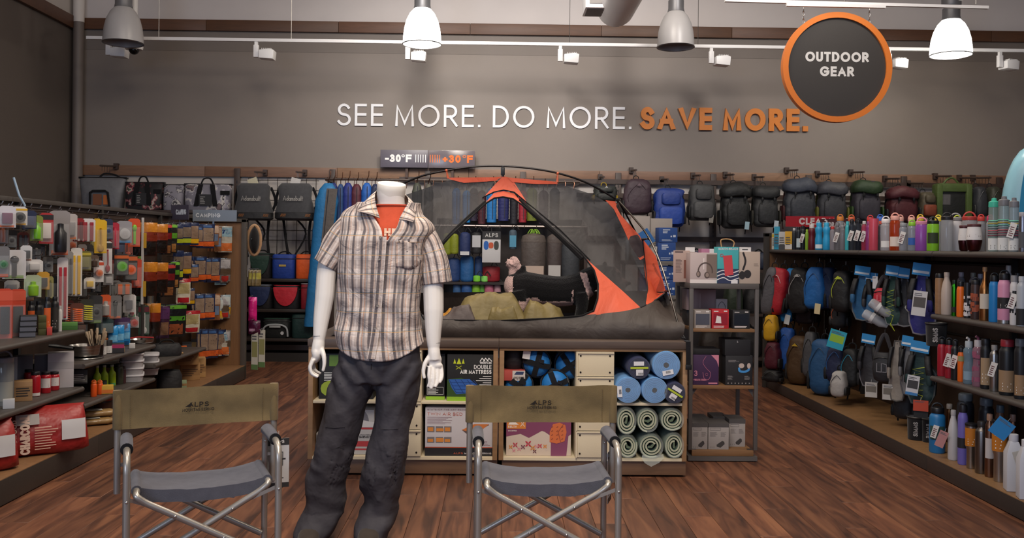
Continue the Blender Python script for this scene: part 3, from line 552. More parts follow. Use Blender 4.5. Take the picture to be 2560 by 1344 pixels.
for k, (px, py, rx, rz, a0, lb) in enumerate(((1566, 1051, 24, 33, 1.4, 'upper left of six, standing narrow'), (1619, 1050, 26, 29, .2, 'upper middle of six'), (1680, 1048, 29, 27, 1, 'upper right of six'), (1569, 1112, 24, 28, 2.2, 'lower left of six, behind the chair arm'), (1628, 1112, 30, 29, .7, 'lower middle of six with wrap hanging out'), (1685, 1110, 24, 31, 1.6, 'lower right of six'))):
    spiral_mat(px, py, rx, rz, 'green spiral foam mat in clear wrap, '+lb, a0)
m = MB(); m.loft([[at(x_, y_, Y=Yv) for x_, y_, Yv in row] for row in ([(1604, 1145, 5.38), (1612, 1157, 5.365), (1628, 1166, 5.36), (1648, 1156, 5.365), (1660, 1144, 5.38)], [(1606, 1136, 5.385), (1616, 1138, 5.385), (1630, 1139, 5.385), (1646, 1138, 5.385), (1658, 1134, 5.385)])], False, False)
tag(m.build('wrap_flap', M('#e8efe9', 'clear', .1, alpha=.22)), 'loose clear plastic flap hanging over the cabinet base below the foam mats', 'plastic wrap')
# ---------------------------------------------------------------- electronics rack
YR = 5.82; YR2 = 6.28; g = M('#55504d', 'paint', .5); wd = M('#7a5838', 'wood')
x0, x1 = PX(1723, 900, YR), PX(1896, 900, YR); t = T('display_rack', 'grey steel rack with wooden shelves of headphone boxes right of the cabinets', 'rack', ((x0+x1)/2, YR, 0)); o = t.location.x; hw = (x1-x0)/2; dp = YR2-YR
zz = lambda py: PZ(py, 1810, YR)
zt_, zA, zB, zC_ = zz(708), zz(822), zz(964), zz(1126)
MB().box(-hw, hw, 0, dp, zt_-.035, zt_).build('top', g, t, bev=.003)
for a in (-hw, hw-.024):
    for b in (0, dp-.024): MB().box(a, a+.024, b, b+.024, .075, zt_-.035).build('post', g, t, bev=.002)
for z in (zA, zB, zC_): MB().box(-hw+.024, hw-.024, .003, dp-.003, z-.02 if z != zC_ else z-.035, z).build('shelf', wd, t, bev=.002)
MB().box(-hw, hw, 0, .024, zC_-.065, zC_-.036).box(-hw, hw, dp-.024, dp, zC_-.065, zC_-.036).box(-hw, -hw+.024, .024, dp-.024, zC_-.065, zC_-.036).box(hw-.024, hw, .024, dp-.024, zC_-.065, zC_-.036).build('bottom_frame', g, t)
for a in (-hw+.04, hw-.04):
    for b in (.04, dp-.04):
        c_ = MB(XF((a, b, .03), ry=PI/2)).lathe([(.01, -.011), (.03, -.01), (.03, .01), (.01, .011)], 14).build('caster', M('#151515'), t); MB().box(a-.016, a+.016, b-.012, b+.012, .032, .075).build('caster_fork', M('#777', 'metal'), t)
for sx in (-1, 1): MB().prism([(sx*(hw-.024), zB-.02), (sx*(hw-.06), zB-.02), (sx*(hw-.024), zB-.075)], .03, .034).build('gusset', g, t)
def rk(name, lb, x_0, x_1, y0, base, Y, d, col, cat='box', rz=0):
    a = PX(x_0, 800, Y); b = PX(x_1, 800, Y); w = b-a; h = PZ(y0, 1810, Y)-base
    t = T(name, lb, cat, ((a+b)/2, Y, base), rz); MB().box(-w/2, w/2, 0, d, 0, h).build('carton', M(col, 'paper'), t, bev=.002); return t, w, h
def headphone(m, cx, cz, s, w_=.007, a0=10, a1=170, tilt=0):
    stroke(m, [(cx+s*math.cos(R(a)), cz+1.15*s*math.sin(R(a))) for a in range(a0, a1+1, 10)], w_, e*2, e*2)
t, w, h = rk('speaker_box', 'pinkish tan carton at the left end of the rack top, seen edge on', 1682, 1722, 627, zt_, 5.98, .2, '#a58d83', rz=-.2)
pr(t, '#5d4a46', lambda m: (text(m, 'Mal', .02, .12, x=-w*.1, z=h*.82, y=e) if 0 else lines(m, -w*.35, w*.1, h*.3, h*.75, 12, e, .4), quad(m, -w*.4, w*.1, h*.93, h*.98, e)), 'lettering'); pr(t, '#6e3b28', lambda m: quad(m, w*.15, w*.48, h*.12, h*.7, e))
t, w, h = rk('headphone_box', 'pale carton with brown headphones picture on the rack top', 1724, 1792, 632, zt_, YR+.01, .13, '#b7a6a2')
pr(t, '#d9cec8', lambda m: (quad(m, -w/2, w/2, 0, h*.12, e), quad(m, -.004, .003, h*.45, h*.82, e*1.1))); pr(t, '#77665c', lambda m: (quad(m, w*.1, w/2, h*.18, h*.95, e*.6)))
pr(t, '#54453e', lambda m: (headphone(m, .01, h*.4, .045, .008, -10, 190), poly(m, se(.014, .02, 14, 2, (-.034, h*.3)), e*3), poly(m, se(.017, .02, 14, 2, (.02, h*.27)), e*3))); pr(t, '#8d7a70', lambda m: (poly(m, se(.009, .014, 14, 2, (-.036, h*.3)), e*4), poly(m, se(.011, .014, 14, 2, (.022, h*.27)), e*4)))
t, w, h = rk('speaker_box', 'turquoise carton with red speaker picture and cord loop on top', 1792, 1845, 617, zt_, YR+.0, .1, '#3fa0a4')
pr(t, '#2b3350', lambda m: quad(m, -w/2, w/2, 0, h*.4, e)); pr(t, '#d9d6d6', lambda m: ([stroke(m, bez([(-w/2, h*(.1+.1*k)), (-w*.2, h*(.16+.1*k)), (w*.1, h*(.08+.1*k)), (w/2, h*(.15+.1*k))], 5), .006, e*2, e*2) for k in range(3)], quad(m, w*.15, w*.46, 0, h*.1, e*2.5), text(m, 'SOUTH-BEACH', h*.06, .2, x=0, z=h*.92, y=e, al='c', width=w*.92)), 'lettering')
pr(t, '#c23f45', lambda m: (poly(m, [(-w*.24, h*.76), (w*.18, h*.78), (w*.26, h*.24), (-w*.14, h*.2)], e*3), stroke(m, se(.009, .009, 10, 2, (-w*.3, h*.77)), .003, e*3, e*3)))
MB().tube(bez([(-.035, .03, h), (-.04, .03, h+.04), (-.02, .03, h+.05), (.02, .03, h+.048), (.045, .03, h+.03), (.04, .03, h)], 6), .004, 7).build('cord_loop', M('#b98a5c'), t)
t, w, h = rk('headphone_box', 'beige carton with black headphones picture at the right end of the rack top', 1846, 1899, 628, zt_, YR+.02, .13, '#b3a091')
pr(t, '#26211f', lambda m: (stroke(m, bez([(-w*.3, h*.45), (-w*.2, h*.7), (-w*.3, h*.95)], 6), .012, e*2, e*2), poly(m, se(.024, .026, 16, 2, (-w*.1, h*.3)), e*2.5), poly(m, se(.02, .026, 16, 2, (-w*.35, h*.26)), e*2.6))); pr(t, '#7a6a5e', lambda m: lines(m, w*.2, w*.45, h*.55, h*.65, 3, e, .3), 'lettering')
MB().box(-w*.45, w*.1, .02, .022, h, h+.028).build('hang_tab', M('#d3cfcd', 'paper'), t); pr(t, '#333', lambda m: quad(m, -w*.32, -w*.05, h+.01, h+.016, .019), 'tab_slot')
t, w, h = rk('earphone_box', 'grey carton behind the pale headphone carton with white hang tab', 1706, 1742, 630, zt_, YR+.18, .12, '#8d7e7d'); MB().box(-w*.3, w*.35, .02, .022, h, h+.03).build('hang_tab', M('#d3cfcd', 'paper'), t)
t, w, h = rk('cable_box', 'pink and white small carton behind the turquoise carton', 1752, 1792, 622, zt_, YR+.2, .1, '#a56a86'); pr(t, '#d8d0d2', lambda m: quad(m, 0, w/2, h*.5, h, e))
t, w, h = rk('earphone_box', 'dusty pink carton lying on black box at the back of the upper shelf', 1717, 1790, 775, zA, YR+.24, .15, '#241f20'); t2 = t
t, w2, h2 = rk('earphone_box', 'dusty pink flat carton stacked high behind the left post', 1716, 1789, 723, t2.location.z+h+.001, YR+.22, .15, '#8d7674')
pr(t, '#b39c98', lambda m: quad(m, -w2*.05, -w2*.03, h2*.1, h2*.8, e))
t, w, h = rk('earphone_box', 'grey window carton with black earphones behind the red carton', 1790, 1818, 747, zA, YR+.2, .1, '#a59a96'); pr(t, '#1d1a1b', lambda m: (stroke(m, bez([(-w*.3, h*.5), (-w*.3, h*.75), (0, h*.9), (w*.3, h*.75), (w*.3, h*.5)], 4), .003, e, e), quad(m, -w*.35, w*.35, h*.1, h*.22, e)))
for nm, lb, x_0, x_1, y0, col, wc in (('power_bank_box', 'grey window carton at the left of the upper rack shelf', 1736, 1777, 775, '#8f857e', '#4a4a52'), ('power_bank_box', 'bright red window carton on the upper rack shelf', 1780, 1822, 773, '#b01c26', '#8c1520'), ('power_bank_box', 'black window carton at the right of the upper rack shelf', 1832, 1875, 775, '#1b1a1c', '#101012')):
    t, w, h = rk(nm, lb, x_0, x_1, y0, zA, YR+.03, .1, col); MB().box(-w*.42, w*.42, -.001, .0, h*.2, h*.8).build('window', M(wc, 'plastic', .2), t); pr(t, '#d8cfca', lambda m: (lines(m, -w*.4, w*.35, h*.05, h*.17, 2, e, .5), quad(m, -w*.4, -w*.12, h*.88, h*.92, e), quad(m, w*.2, w*.4, h*.88, h*.94, e)), 'lettering')
    if 'red' in lb: pr(t, '#d8cfca', lambda m: poly(m, [(-w*.3, h*.3), (-w*.22, h*.68), (w*.02, h*.62), (w*.05, h*.28)], -.003), 'sticker')
t, w, h = rk('headphone_box', 'purple carton with pink headphone drawing on the middle rack shelf', 1734, 1798, 887, zB, YR+.03, .18, '#3b2148'); tp = t.location.z+h
pr(t, '#c97f94', lambda m: (text(m, '3', .035, .16, x=-w*.46, z=h*.3, y=e), text(m, 'WIRELESS STEREO', .012, .16, x=-w*.48, z=h*.14, y=e, width=w*.5), text(m, 'Bluetooth' if 0 else 'B luetooth'.replace('B ', 'b'), .012, .2, x=w*.1, z=.006, y=e, width=w*.34) if 0 else quad(m, w*.1, w*.45, .008, .016, e), poly(m, [(w*.2, h), (w/2, h), (w/2, h*.6), (w*.42, h*.8)], e)), 'lettering')
pr(t, '#a5627e', lambda m: (stroke(m, bez([(0, h*.95), (-w*.12, h*.75), (w*.02, h*.55), (w*.18, h*.4), (w*.12, h*.2), (-w*.05, h*.2), (-w*.12, h*.42)], 6), .003, e*2, e*2), stroke(m, se(.008, .008, 10, 2, (w*.03, h*.35)), .002, e*2, e*2)))
t, w, h = rk('headphone_box', 'black flat carton lying on the purple headphone carton', 1733, 1800, 872, tp+.001, YR+.04, .17, '#141316')
t, w, h = rk('headphone_box', 'black carton with blue headphones picture on the middle rack shelf', 1815, 1883, 888, zB, YR+.03, .18, '#1b191b'); tp = t.location.z+h
pr(t, '#3f86c0', lambda m: (stroke(m, bez([(.0, h*.56), (.005, h*.48), (.035, h*.46), (.06, h*.52), (.062, h*.62)], 6), .014, e*2, e*2))); pr(t, '#b9a79c', lambda m: (poly(m, se(.018, .016, 14, 2, (.015, h*.66)), e*2.5), poly(m, se(.012, .018, 14, 2, (.062, h*.66)), e*2.5)))
pr(t, '#8b8583', lambda m: (lines(m, -w*.4, 0, h*.78, h*.86, 3, e, .4), lines(m, -w*.42, -w*.2, h*.2, h*.34, 4, e, .4), lines(m, w*.2, w*.42, h*.2, h*.34, 4, e, .4), [poly(m, se(.004, .004, 8, 2, (-w*.4+i*w*.13, h*.07)), e) for i in range(7)]), 'lettering')
t, w, h = rk('speaker_box', 'black flat carton stacked on the blue headphones carton', 1813, 1877, 848, tp+.001, YR+.03, .17, '#151316'); pr(t, '#9a9494', lambda m: text(m, 'b', .014, .2, x=-.005, z=h*.8, y=e), 'lettering')
def proj(px0, px1, py0, Y, lb):
    t, w, h = rk('projector_box', lb, px0, px1, py0, zC_, Y, .17, '#9a938f'); t['group'] = 'projector boxes on the rack base'
    MB().box(-w/2-.0012, w/2+.0012, -.0012, .171, h*.86, h+.0015).build('dark_lid', M('#4b4746', 'paper'), t); pr(t, '#3b3735', lambda m: (poly(m, [(-w*.1, .03), (w*.18, .055), (w*.28, .05), (w*.3, .035), (w*.1, .012), (-w*.08, .018)], e), stroke(m, [(-w*.42, h*.74), (w*.1, h*.74), (w*.1, h*.82), (-w*.42, h*.82), (-w*.42, h*.74)], .0012, e, e)), 'print')
    pr(t, '#6b6562', lambda m: (lines(m, -w*.42, -w*.05, h*.5, h*.68, 6, e, .3), lines(m, w*.1, w*.42, h*.5, h*.68, 5, e, .3), [quad(m, -w*.42+i*.012, -w*.4+i*.012, .01, .02, e) for i in range(3)]), 'lettering')
proj(1733, 1772, 1058, YR+.035, 'white and grey projector carton at front left on the rack base'); proj(1774, 1825, 1058, YR+.035, 'white and grey projector carton at front middle on the rack base'); proj(1826, 1866, 1048, YR+.12, 'white and grey projector carton set back at right on the rack base')
proj(1736, 1775, 1046, YR+.23, 'projector carton behind the front left one on the rack base'); proj(1786, 1822, 1042, YR+.23, 'projector carton behind the front middle one on the rack base')
# ---------------------------------------------------------------- tent
YM = 5.98; YF = 5.53
zfl = zT+.004
def spine(x): return zfl+.93*max(0, 1-abs((x-.02)/1.16)**2.3)
ztub = at(1250, 801, Y=YF).z
def surf(x, z, w=0):
    if z <= ztub: return YF-.02*math.sin(PI*min(1, max(0, (z-zfl)/(ztub-zfl))))
    u = min(1, max(0, (z-ztub)/max(.06, spine(x)-ztub)))
    ends = .12*max(0, abs(x)-.75)
    return YF+(YM-YF)*u**1.12+ends*0-.03*math.sin(PI*u)
def tp(px, py):
    y = YF+.2
    for _ in range(8): p = at(px, py, Y=y); y = surf(p.x, p.z)
    return p
def wrin(p, s, a): return a*(noise.noise(p*s)+.5*noise.noise(p*s*2.3))
tent = T('camping_tent', 'dome tent with dark mesh, orange panels and brown tub on the display cabinets', 'tent', (0, YM, zfl))
off = Vector((0, YM, zfl))
def panel(name, pts, mat, d=0, sp=.05, hole=(), wr=.006, back=False, thick=0):
    P = [tp(*p) for p in pts]; H_ = [[(tp(*p).x, tp(*p).z) for p in h] for h in hole]
    def fn(x, z):
        y = surf(x, z)-d; p = Vector((x, y, z)); y += wrin(p, 7, wr)
        return (x, (2*YM-y if back else y)-off.y, z-off.z)
    return MB().sheet([(p.x, p.z) for p in P], sp, fn, thick, H_).build(name, mat, tent)
def cloth(col, alpha=1, stripe=False):
    m, nt, b, L = newmat('tent_cloth'); tc = nd(nt, 'TexCoord'); n = nd(nt, 'TexNoise', i_Scale=5.0, i_Detail=4.0, i_Distortion=.8); L(tc.outputs['Object'], n.inputs['Vector'])
    c = rgb(col); mx = nd(nt, 'MixRGB'); mx.inputs[1].default_value = (*[q*.8 for q in c], 1); mx.inputs[2].default_value = (*[q*1.15 for q in c], 1); L(n.outputs[0], mx.inputs[0]); L(mx.outputs[0], b.inputs['Base Color'])
    b.inputs['Roughness'].default_value = .6; bp = nd(nt, 'Bump', i_Strength=.5, i_Distance=.03); L(n.outputs[0], bp.inputs['Height']); L(bp.outputs[0], b.inputs['Normal'])
    if alpha < 1:
        t = nd(nt, 'BsdfTransparent'); mxs = nd(nt, 'MixShader'); mxs.inputs[0].default_value = alpha; L(t.outputs[0], mxs.inputs[1]); L(b.outputs[0], mxs.inputs[2]); L(mxs.outputs[0], nt.nodes['Material Output'].inputs[0])
    return m
MESH, MESHB, ORG, TUB, BLK = cloth('#2a2729', .85), cloth('#1f1d1e', .25), cloth('#c8502f'), cloth('#3b322d'), M('#0f0d0f', 'fabric')
door = [(1258, 492), (1236, 495), (1215, 508), (1108, 606), (1060, 680), (1040, 760), (1060, 797), (1150, 800), (1250, 801), (1380, 795), (1455, 788), (1484, 776), (1494, 745), (1495, 710), (1485, 675), (1455, 635), (1310, 515), (1283, 497)]
panel('mesh_panel', [(1239, 448), (1123, 450), (1008, 489), (905, 570), (850, 690), (838, 800), (900, 815), (1000, 806), (1060, 797), (1040, 760), (1060, 680), (1108, 606), (1215, 508), (1208, 494), (1225, 475)], MESH)
panel('mesh_panel', [(1278, 455), (1395, 459), (1480, 485), (1530, 513), (1560, 550), (1605, 597), (1612, 650), (1619, 720), (1613, 763), (1600, 768), (1560, 730), (1475, 655), (1400, 588), (1310, 515), (1317, 505), (1300, 480)], MESH)
panel('orange_chevron', [(1257, 440), (1243, 455), (1225, 475), (1208, 494), (1235, 480), (1259, 476), (1285, 481), (1317, 505), (1300, 478), (1285, 455), (1270, 443)], ORG, .004)
panel('orange_door_cap', [(1215, 505), (1235, 482), (1259, 477), (1285, 483), (1308, 510), (1283, 497), (1258, 492), (1236, 495)], ORG, .002)
panel('orange_ridge', [(1117, 444), (1127, 449), (1160, 457), (1240, 452), (1256, 441), (1238, 443)], ORG, .006); panel('orange_ridge', [(1268, 443), (1280, 455), (1340, 460), (1395, 460), (1390, 454), (1300, 446)], ORG, .006)
panel('orange_end', [(1513, 500), (1543, 504), (1540, 515), (1558, 549), (1535, 523)], ORG, .004)
panel('orange_end', [(1606, 596), (1640, 640), (1665, 729), (1640, 748), (1613, 763), (1619, 720), (1612, 650)], ORG, .004, .04, wr=.012)
panel('orange_door_panel', [(1455, 635), (1475, 655), (1560, 730), (1601, 768), (1560, 778), (1480, 788), (1455, 788), (1484, 776), (1494, 745), (1495, 710), (1485, 675)], ORG, .003)
panel('tub_wall', [(838, 798), (900, 812), (1000, 804), (1060, 796), (1150, 799), (1250, 800), (1380, 794), (1455, 787), (1500, 784), (1560, 777), (1601, 767), (1640, 747), (1667, 728), (1682, 770), (1706, 842), (1690, 848), (1500, 846), (1250, 844), (1050, 841), (842, 838)], TUB, .006, .035, wr=.014)
bm = [(835, 815), (850, 690), (905, 570), (1008, 489), (1123, 450), (1257, 442), (1395, 459), (1530, 513), (1605, 597), (1655, 700), (1665, 728), (1601, 752), (1480, 758), (1250, 760), (1000, 765)]
panel('rear_mesh', bm, MESHB, back=True)
panel('rear_tub', [(835, 815), (1000, 748), (1250, 746), (1480, 744), (1601, 738), (1665, 728), (1690, 800), (1250, 815)], TUB, back=True, wr=.012); panel('rear_orange', [(1530, 513), (1600, 590), (1618, 640), (1600, 650), (1580, 620), (1560, 575)], ORG, -.003, back=True)
panel('rear_orange', [(1440, 735), (1500, 690), (1560, 690), (1560, 740)], ORG, -.003, back=True)
def fl_(x, z): return (x, z-off.y, .006+.004*N3((x, z, 0), 6))
MB().sheet([(-1.0, YF+.02), (1.03, YF+.02), (1.03, 2*YM-YF-.02), (-1.0, 2*YM-YF-.02)], .12, fl_).build('tub_floor', TUB, tent)
def line(name, pts, r, mat, sm=True, d=.0, n=7):
    q = [tp(*p)+Vector((0, -d, 0))-off for p in pts]
    return MB().tube(bez(q, 5) if sm else q, r, n).build(name, mat, tent)
line('door_zipper', door+door[:1], .0055, BLK, False, .005); line('door_seam', [(1206, 494), (1235, 480), (1259, 475), (1285, 480), (1400, 574), (1475, 650)], .004, BLK, False, .008)
line('door_band', [(1300, 500), (1330, 530), (1400, 592), (1456, 646)], [.016]*16, BLK, True, -.012); line('door_band', [(1213, 505), (1165, 548), (1120, 592), (1060, 665)], [.013]*16, BLK, True, -.01)
line('seam', [(1601, 768), (1613, 763), (1640, 748), (1667, 728)], .004, BLK, False, .006); line('seam', [(1606, 596), (1612, 650), (1619, 720), (1613, 763)], .003, BLK, False, .006)
# poles
PM = M('#2b2a2c', 'metal', .35); hub = at(1545, 500, Y=YM); arch = [at(px, py, Y=YM)-off for px, py in ((1010, 457), (1060, 438), (1123, 425), (1190, 416), (1257, 415), (1330, 421), (1400, 434), (1470, 458), (1545, 500))]
MB().tube(bez(arch, 6), .0065, 8).build('ridge_pole', PM, tent)
fr = [at(1545, 500, Y=YM), at(1585, 545, Y=YM-.12), at(1620, 590, Y=YM-.22), at(1650, 655, Y=YM-.32), at(1675, 735, Y=YF+.06), at(1697, 815, Y=YF), at(1712, 858, Y=YF-.02)]
fr[-1].z = zfl+.008
MB().tube(bez([p-off for p in fr], 6), .0062, 8).build('corner_pole', M('#55514d', 'metal', .3), tent)
MB().tube(bez([Vector((p.x, 2*YM-p.y, p.z))-off for p in fr], 6), .0062, 8).build('corner_pole', PM, tent)
MB().tube(bez([Vector((-.9*p.x-.05, p.y, p.z))-off for p in reversed(fr)]+[arch[0]], 6), .0062, 8).build('corner_pole', PM, tent); MB().tube(bez([Vector((-.9*p.x-.05, 2*YM-p.y, p.z))-off for p in reversed(fr)]+[arch[0]], 6), .0062, 8).build('corner_pole', PM, tent)
MB(XF(hub-off)).ell((0, 0, 0), (.018, .014, .014), 10, 8).build('pole_hub', BLK, tent)
def clip(a, b, col='#17151a'):
    A, B = Vector(a)-off, Vector(b)-off; m = MB(); m.tube([A, A.lerp(B, .6)], [.009, .006], 6); m.tube([A.lerp(B, .55), B], .005, 6); m.ell(B, (.011, .009, .009), 8, 6); m.build('pole_clip', M(col), tent)
clip(tp(1257, 441), at(1257, 416, Y=YM)); clip(tp(1120, 446), at(1116, 426, Y=YM), '#c25a34'); clip(tp(1393, 456), at(1394, 433, Y=YM), '#c25a34'); clip(tp(1540, 507), at(1545, 500, Y=YM)); clip(tp(1606, 598), at(1622, 596, Y=YM-.22)); clip(tp(1664, 728), at(1672, 726, Y=YF+.07))
MB().cbox(at(1257, 428, Y=YM-.01)-off, (.026, .014, .05)).build('hook_buckle', M('#0c0b0d'), tent, bev=.003)
p = at(1714, 862, Y=YF-.06)-off; p.z = .006
MB().tube(bez([tp(1704, 842)-off, p+Vector((-.01, 0, .006)), p], 4), .004, 6).build('corner_loop', BLK, tent)
# strap over the cabinet edge
m = MB(); x_ = PX(1722, 860, YC-.03)
m.loft([[(x_+a, y-0, z) for a in (-.014, .014)] for y, z in ((YC+.06, zT+.004), (YC-.016, zT+.004), (YC-.02, zT-.05), (YC-.024, zT-.12), (YC-.022, zT-.135))], False, False)
t = tag(m.build('tie_strap', M('#131115', 'fabric')), 'black strap hanging over the cabinet corner under the tent pole', 'strap'); MB().cbox((x_, YC-.03, zT-.145), (.035, .014, .03)).build('buckle', M('#0b0b0c'), t, bev=.003)
# ---------------------------------------------------------------- sleeping bag in the tent
sb = T('sleeping_bag', 'crumpled olive sleeping bag with dark lining lying in the tent doorway', 'sleeping bag', (0, 0, 0)); OL, LN = M('#6f6138', 'nylon'), M('#4d4240', 'nylon')
tops = [(1085, 790), (1110, 782), (1140, 766), (1175, 752), (1225, 741), (1290, 741), (1312, 756), (1335, 768), (1375, 772), (1405, 788), (1430, 796)]
TX = [(at(px, 795, Y=5.78).x, at(px, py, Y=5.78).z-zfl) for px, py in tops]
def toph(x):
    for (a, ha), (b, hb) in zip(TX, TX[1:]):
        if a <= x <= b: return ha+(hb-ha)*(x-a)/(b-a)
    return 0
def drape(name, x0, x1, y0, y1, mat, hs, seed, nx=60, ny=26, lift=0):
    m = MB(); rows = []
    for i in range(nx+1):
        u = i/nx; x = x0+(x1-x0)*u; r = []
        for j in range(ny+1):
            v = j/ny; wob = .03*noise.noise(Vector((x*6, v*2, seed))); y = y0+(y1-y0)*v+wob
            e_ = min(1, 5*u, 5*(1-u), 4*v, 3*(1-v)); e_ = max(0, e_)**.55; f1 = 1-2*abs(noise.noise(Vector((x*8+y*3, y*10-x*2, seed)))); f2 = 1-2*abs(noise.noise(Vector((x*17-y*6, y*15, seed+3))))
            h = (max(.02, toph(x)*hs)*(.62+.38*math.sin(PI*min(1, v*1.1)))+.024*f1+.012*f2)*e_; r.append((x+.02*noise.noise(Vector((y*9, x*5, seed+9))), y, zfl+.012+lift+max(0, h)))
        rows.append(r)
    m.loft(rows, False, False); o = m.build(name, mat, sb, ang=85); q = o.modifiers.new('t', 'SOLIDIFY'); q.thickness = .012; q.offset = 1; return o
def X8(px): return at(px, 795, Y=5.75).x
drape('shell', X8(1118), X8(1322), 5.60, 5.96, OL, 1.0, 1.3); drape('shell_foot', X8(1300), X8(1425), 5.62, 5.84, OL, 1.0, 6.1); drape('lining', X8(1085), X8(1196), 5.57, 5.74, LN, .8, 3.3); drape('orange_lining', X8(1070), X8(1140), 5.7, 5.86, M('#b9802c', 'nylon'), .8, 2.2)
drape('red_lining', X8(1330), X8(1475), 5.575, 5.66, M('#a82c34', 'nylon'), .1, 6.2, 30, 10); drape('shell_fold', X8(1215), X8(1300), 5.585, 5.7, OL, .62, 9.4, 30, 16)
# ---------------------------------------------------------------- toy dog
def remesh(mb, size, name, smooth=2):
    me = mb.mesh(name, None, smooth=False); o = bpy.data.objects.new(name, me); COL.objects.link(o)
    md = o.modifiers.new('r', 'REMESH'); md.mode = 'VOXEL'; md.voxel_size = size
    if smooth: sm = o.modifiers.new('s', 'SMOOTH'); sm.iterations = smooth; sm.factor = .6
    dg = bpy.context.evaluated_depsgraph_get(); m2 = bpy.data.meshes.new_from_object(o.evaluated_get(dg)); m2.name = name
    bpy.data.objects.remove(o); bpy.data.meshes.remove(me)
    m2.polygons.foreach_set('use_smooth', [True]*len(m2.polygons)); return m2
YD = 5.99
def dp_(px, py, dy=0): return at(px, py, Y=YD+dy)
dg = T('plush_dog', 'black and white plush sheepdog standing in the tent with its tail raised', 'toy dog', (dp_(1380, 700).x, YD, zfl+.01)); do = dg.location
def P_(px, py, dy=0): return dp_(px, py, dy)-do
k = YD/F; m = MB()
def chain(pts, r, n=14): m.tube(bez([P_(*p) for p in pts], 5), [a+(b-a)*t/5 for a, b in zip(r, r[1:]) for t in range(5)]+[r[-1]], n)
m.ell(P_(1288, 714), (.075, .085, .085), 18, 12); chain([(1284, 716), (1310, 718), (1350, 724), (1400, 728), (1440, 722), (1470, 706)], [.082, .105, .103, .1, .1, .085])
chain([(1450, 715), (1475, 698), (1500, 688), (1515, 688)], [.085, .08, .07, .06]); m.ell(P_(1524, 692), (.08, .07, .07), 16, 12); m.ell(P_(1552, 708), (.05, .042, .036), 12, 8)
m.ell(P_(1512, 668, -.05), (.02, .025, .04), 8, 6); m.ell(P_(1512, 668, .05), (.02, .025, .04), 8, 6)
for dy in (-.055, .055):
    chain([(1296, 725, dy), (1300, 760, dy), (1288, 785, dy), (1296, 806, dy)], [.07, .05, .035, .03]); m.ell(P_(1304, 808, dy), (.045, .03, .022), 10, 8)
    chain([(1452, 730, dy), (1455, 765, dy), (1446, 800, dy)], [.062, .04, .032]); m.ell(P_(1456, 803, dy), (.045, .03, .022), 10, 8)
chain([(1292, 704), (1298, 688), (1306, 672), (1304, 664)], [.055, .04, .026, .02])
dm = remesh(m, .0065, 'dog_body', 3)
fm = {c: M(c, 'plush') for c in ('#0d0c0f', '#c9a9a4')}
dm.materials.append(fm['#0d0c0f']); dm.materials.append(fm['#c9a9a4'])
for p in dm.polygons:
    c = p.center+do; x, z = 1244+c.x*F/c.y, 617-(c.z-H)*F/c.y; jit = 3*noise.noise(c*60); x += jit; z += jit*.7; x += 1
    w = False
    if z > 655 and x < 1285-(z-690)*.02 and z > 690 and z < 770: w = True
    if abs(x-1463-(z-690)*.35) < 8 and 680 < z < 760: w = True
    if z > 742 and 1318 < x < 1345+(z-742): w = z > 742+abs(x-1352)*.1
    if 1425 < x < 1436 and z > 722: w = z > 790-(x-1425)*7
    if z > 752 and x > 1300 and x < 1432: w = True
    if z > 792: w = True
    if x > 1542: w = True
    p.material_index = 1 if w else 0
put('dog_body', dm, dg)
m = MB()
for i in range(70):
    a, b_ = rnd.random()*2*PI, (rnd.random()-.3)*PI*.6; d = Vector((math.cos(a)*math.cos(b_), math.sin(a)*math.cos(b_), math.sin(b_))); b0 = P_(1284, 664)
    m.tube([b0, b0+d*.035+Vector((0, 0, .012)), b0+d*.05+Vector((-.006, 0, .016))], [.014, .012, .002], 5)
m.ell(P_(1285, 664), (.042, .034, .05), 12, 8); m.ell(P_(1282, 682), (.03, .03, .045), 10, 8); m.ell(P_(1294, 668), (.03, .028, .03), 10, 8); put('tail_tuft', remesh(m, .006, 'tail_tuft', 1), dg).data.materials.append(fm['#c9a9a4'])
for dy in (-.05, .05): MB().ell(P_(1546, 684, dy), (.011, .008, .011), 8, 6).build('eye', M('#15100c', 'plastic', .1), dg)
MB().ell(P_(1572, 708), (.014, .018, .012), 8, 6).build('nose', M('#0c0a0a', 'plastic', .3), dg)
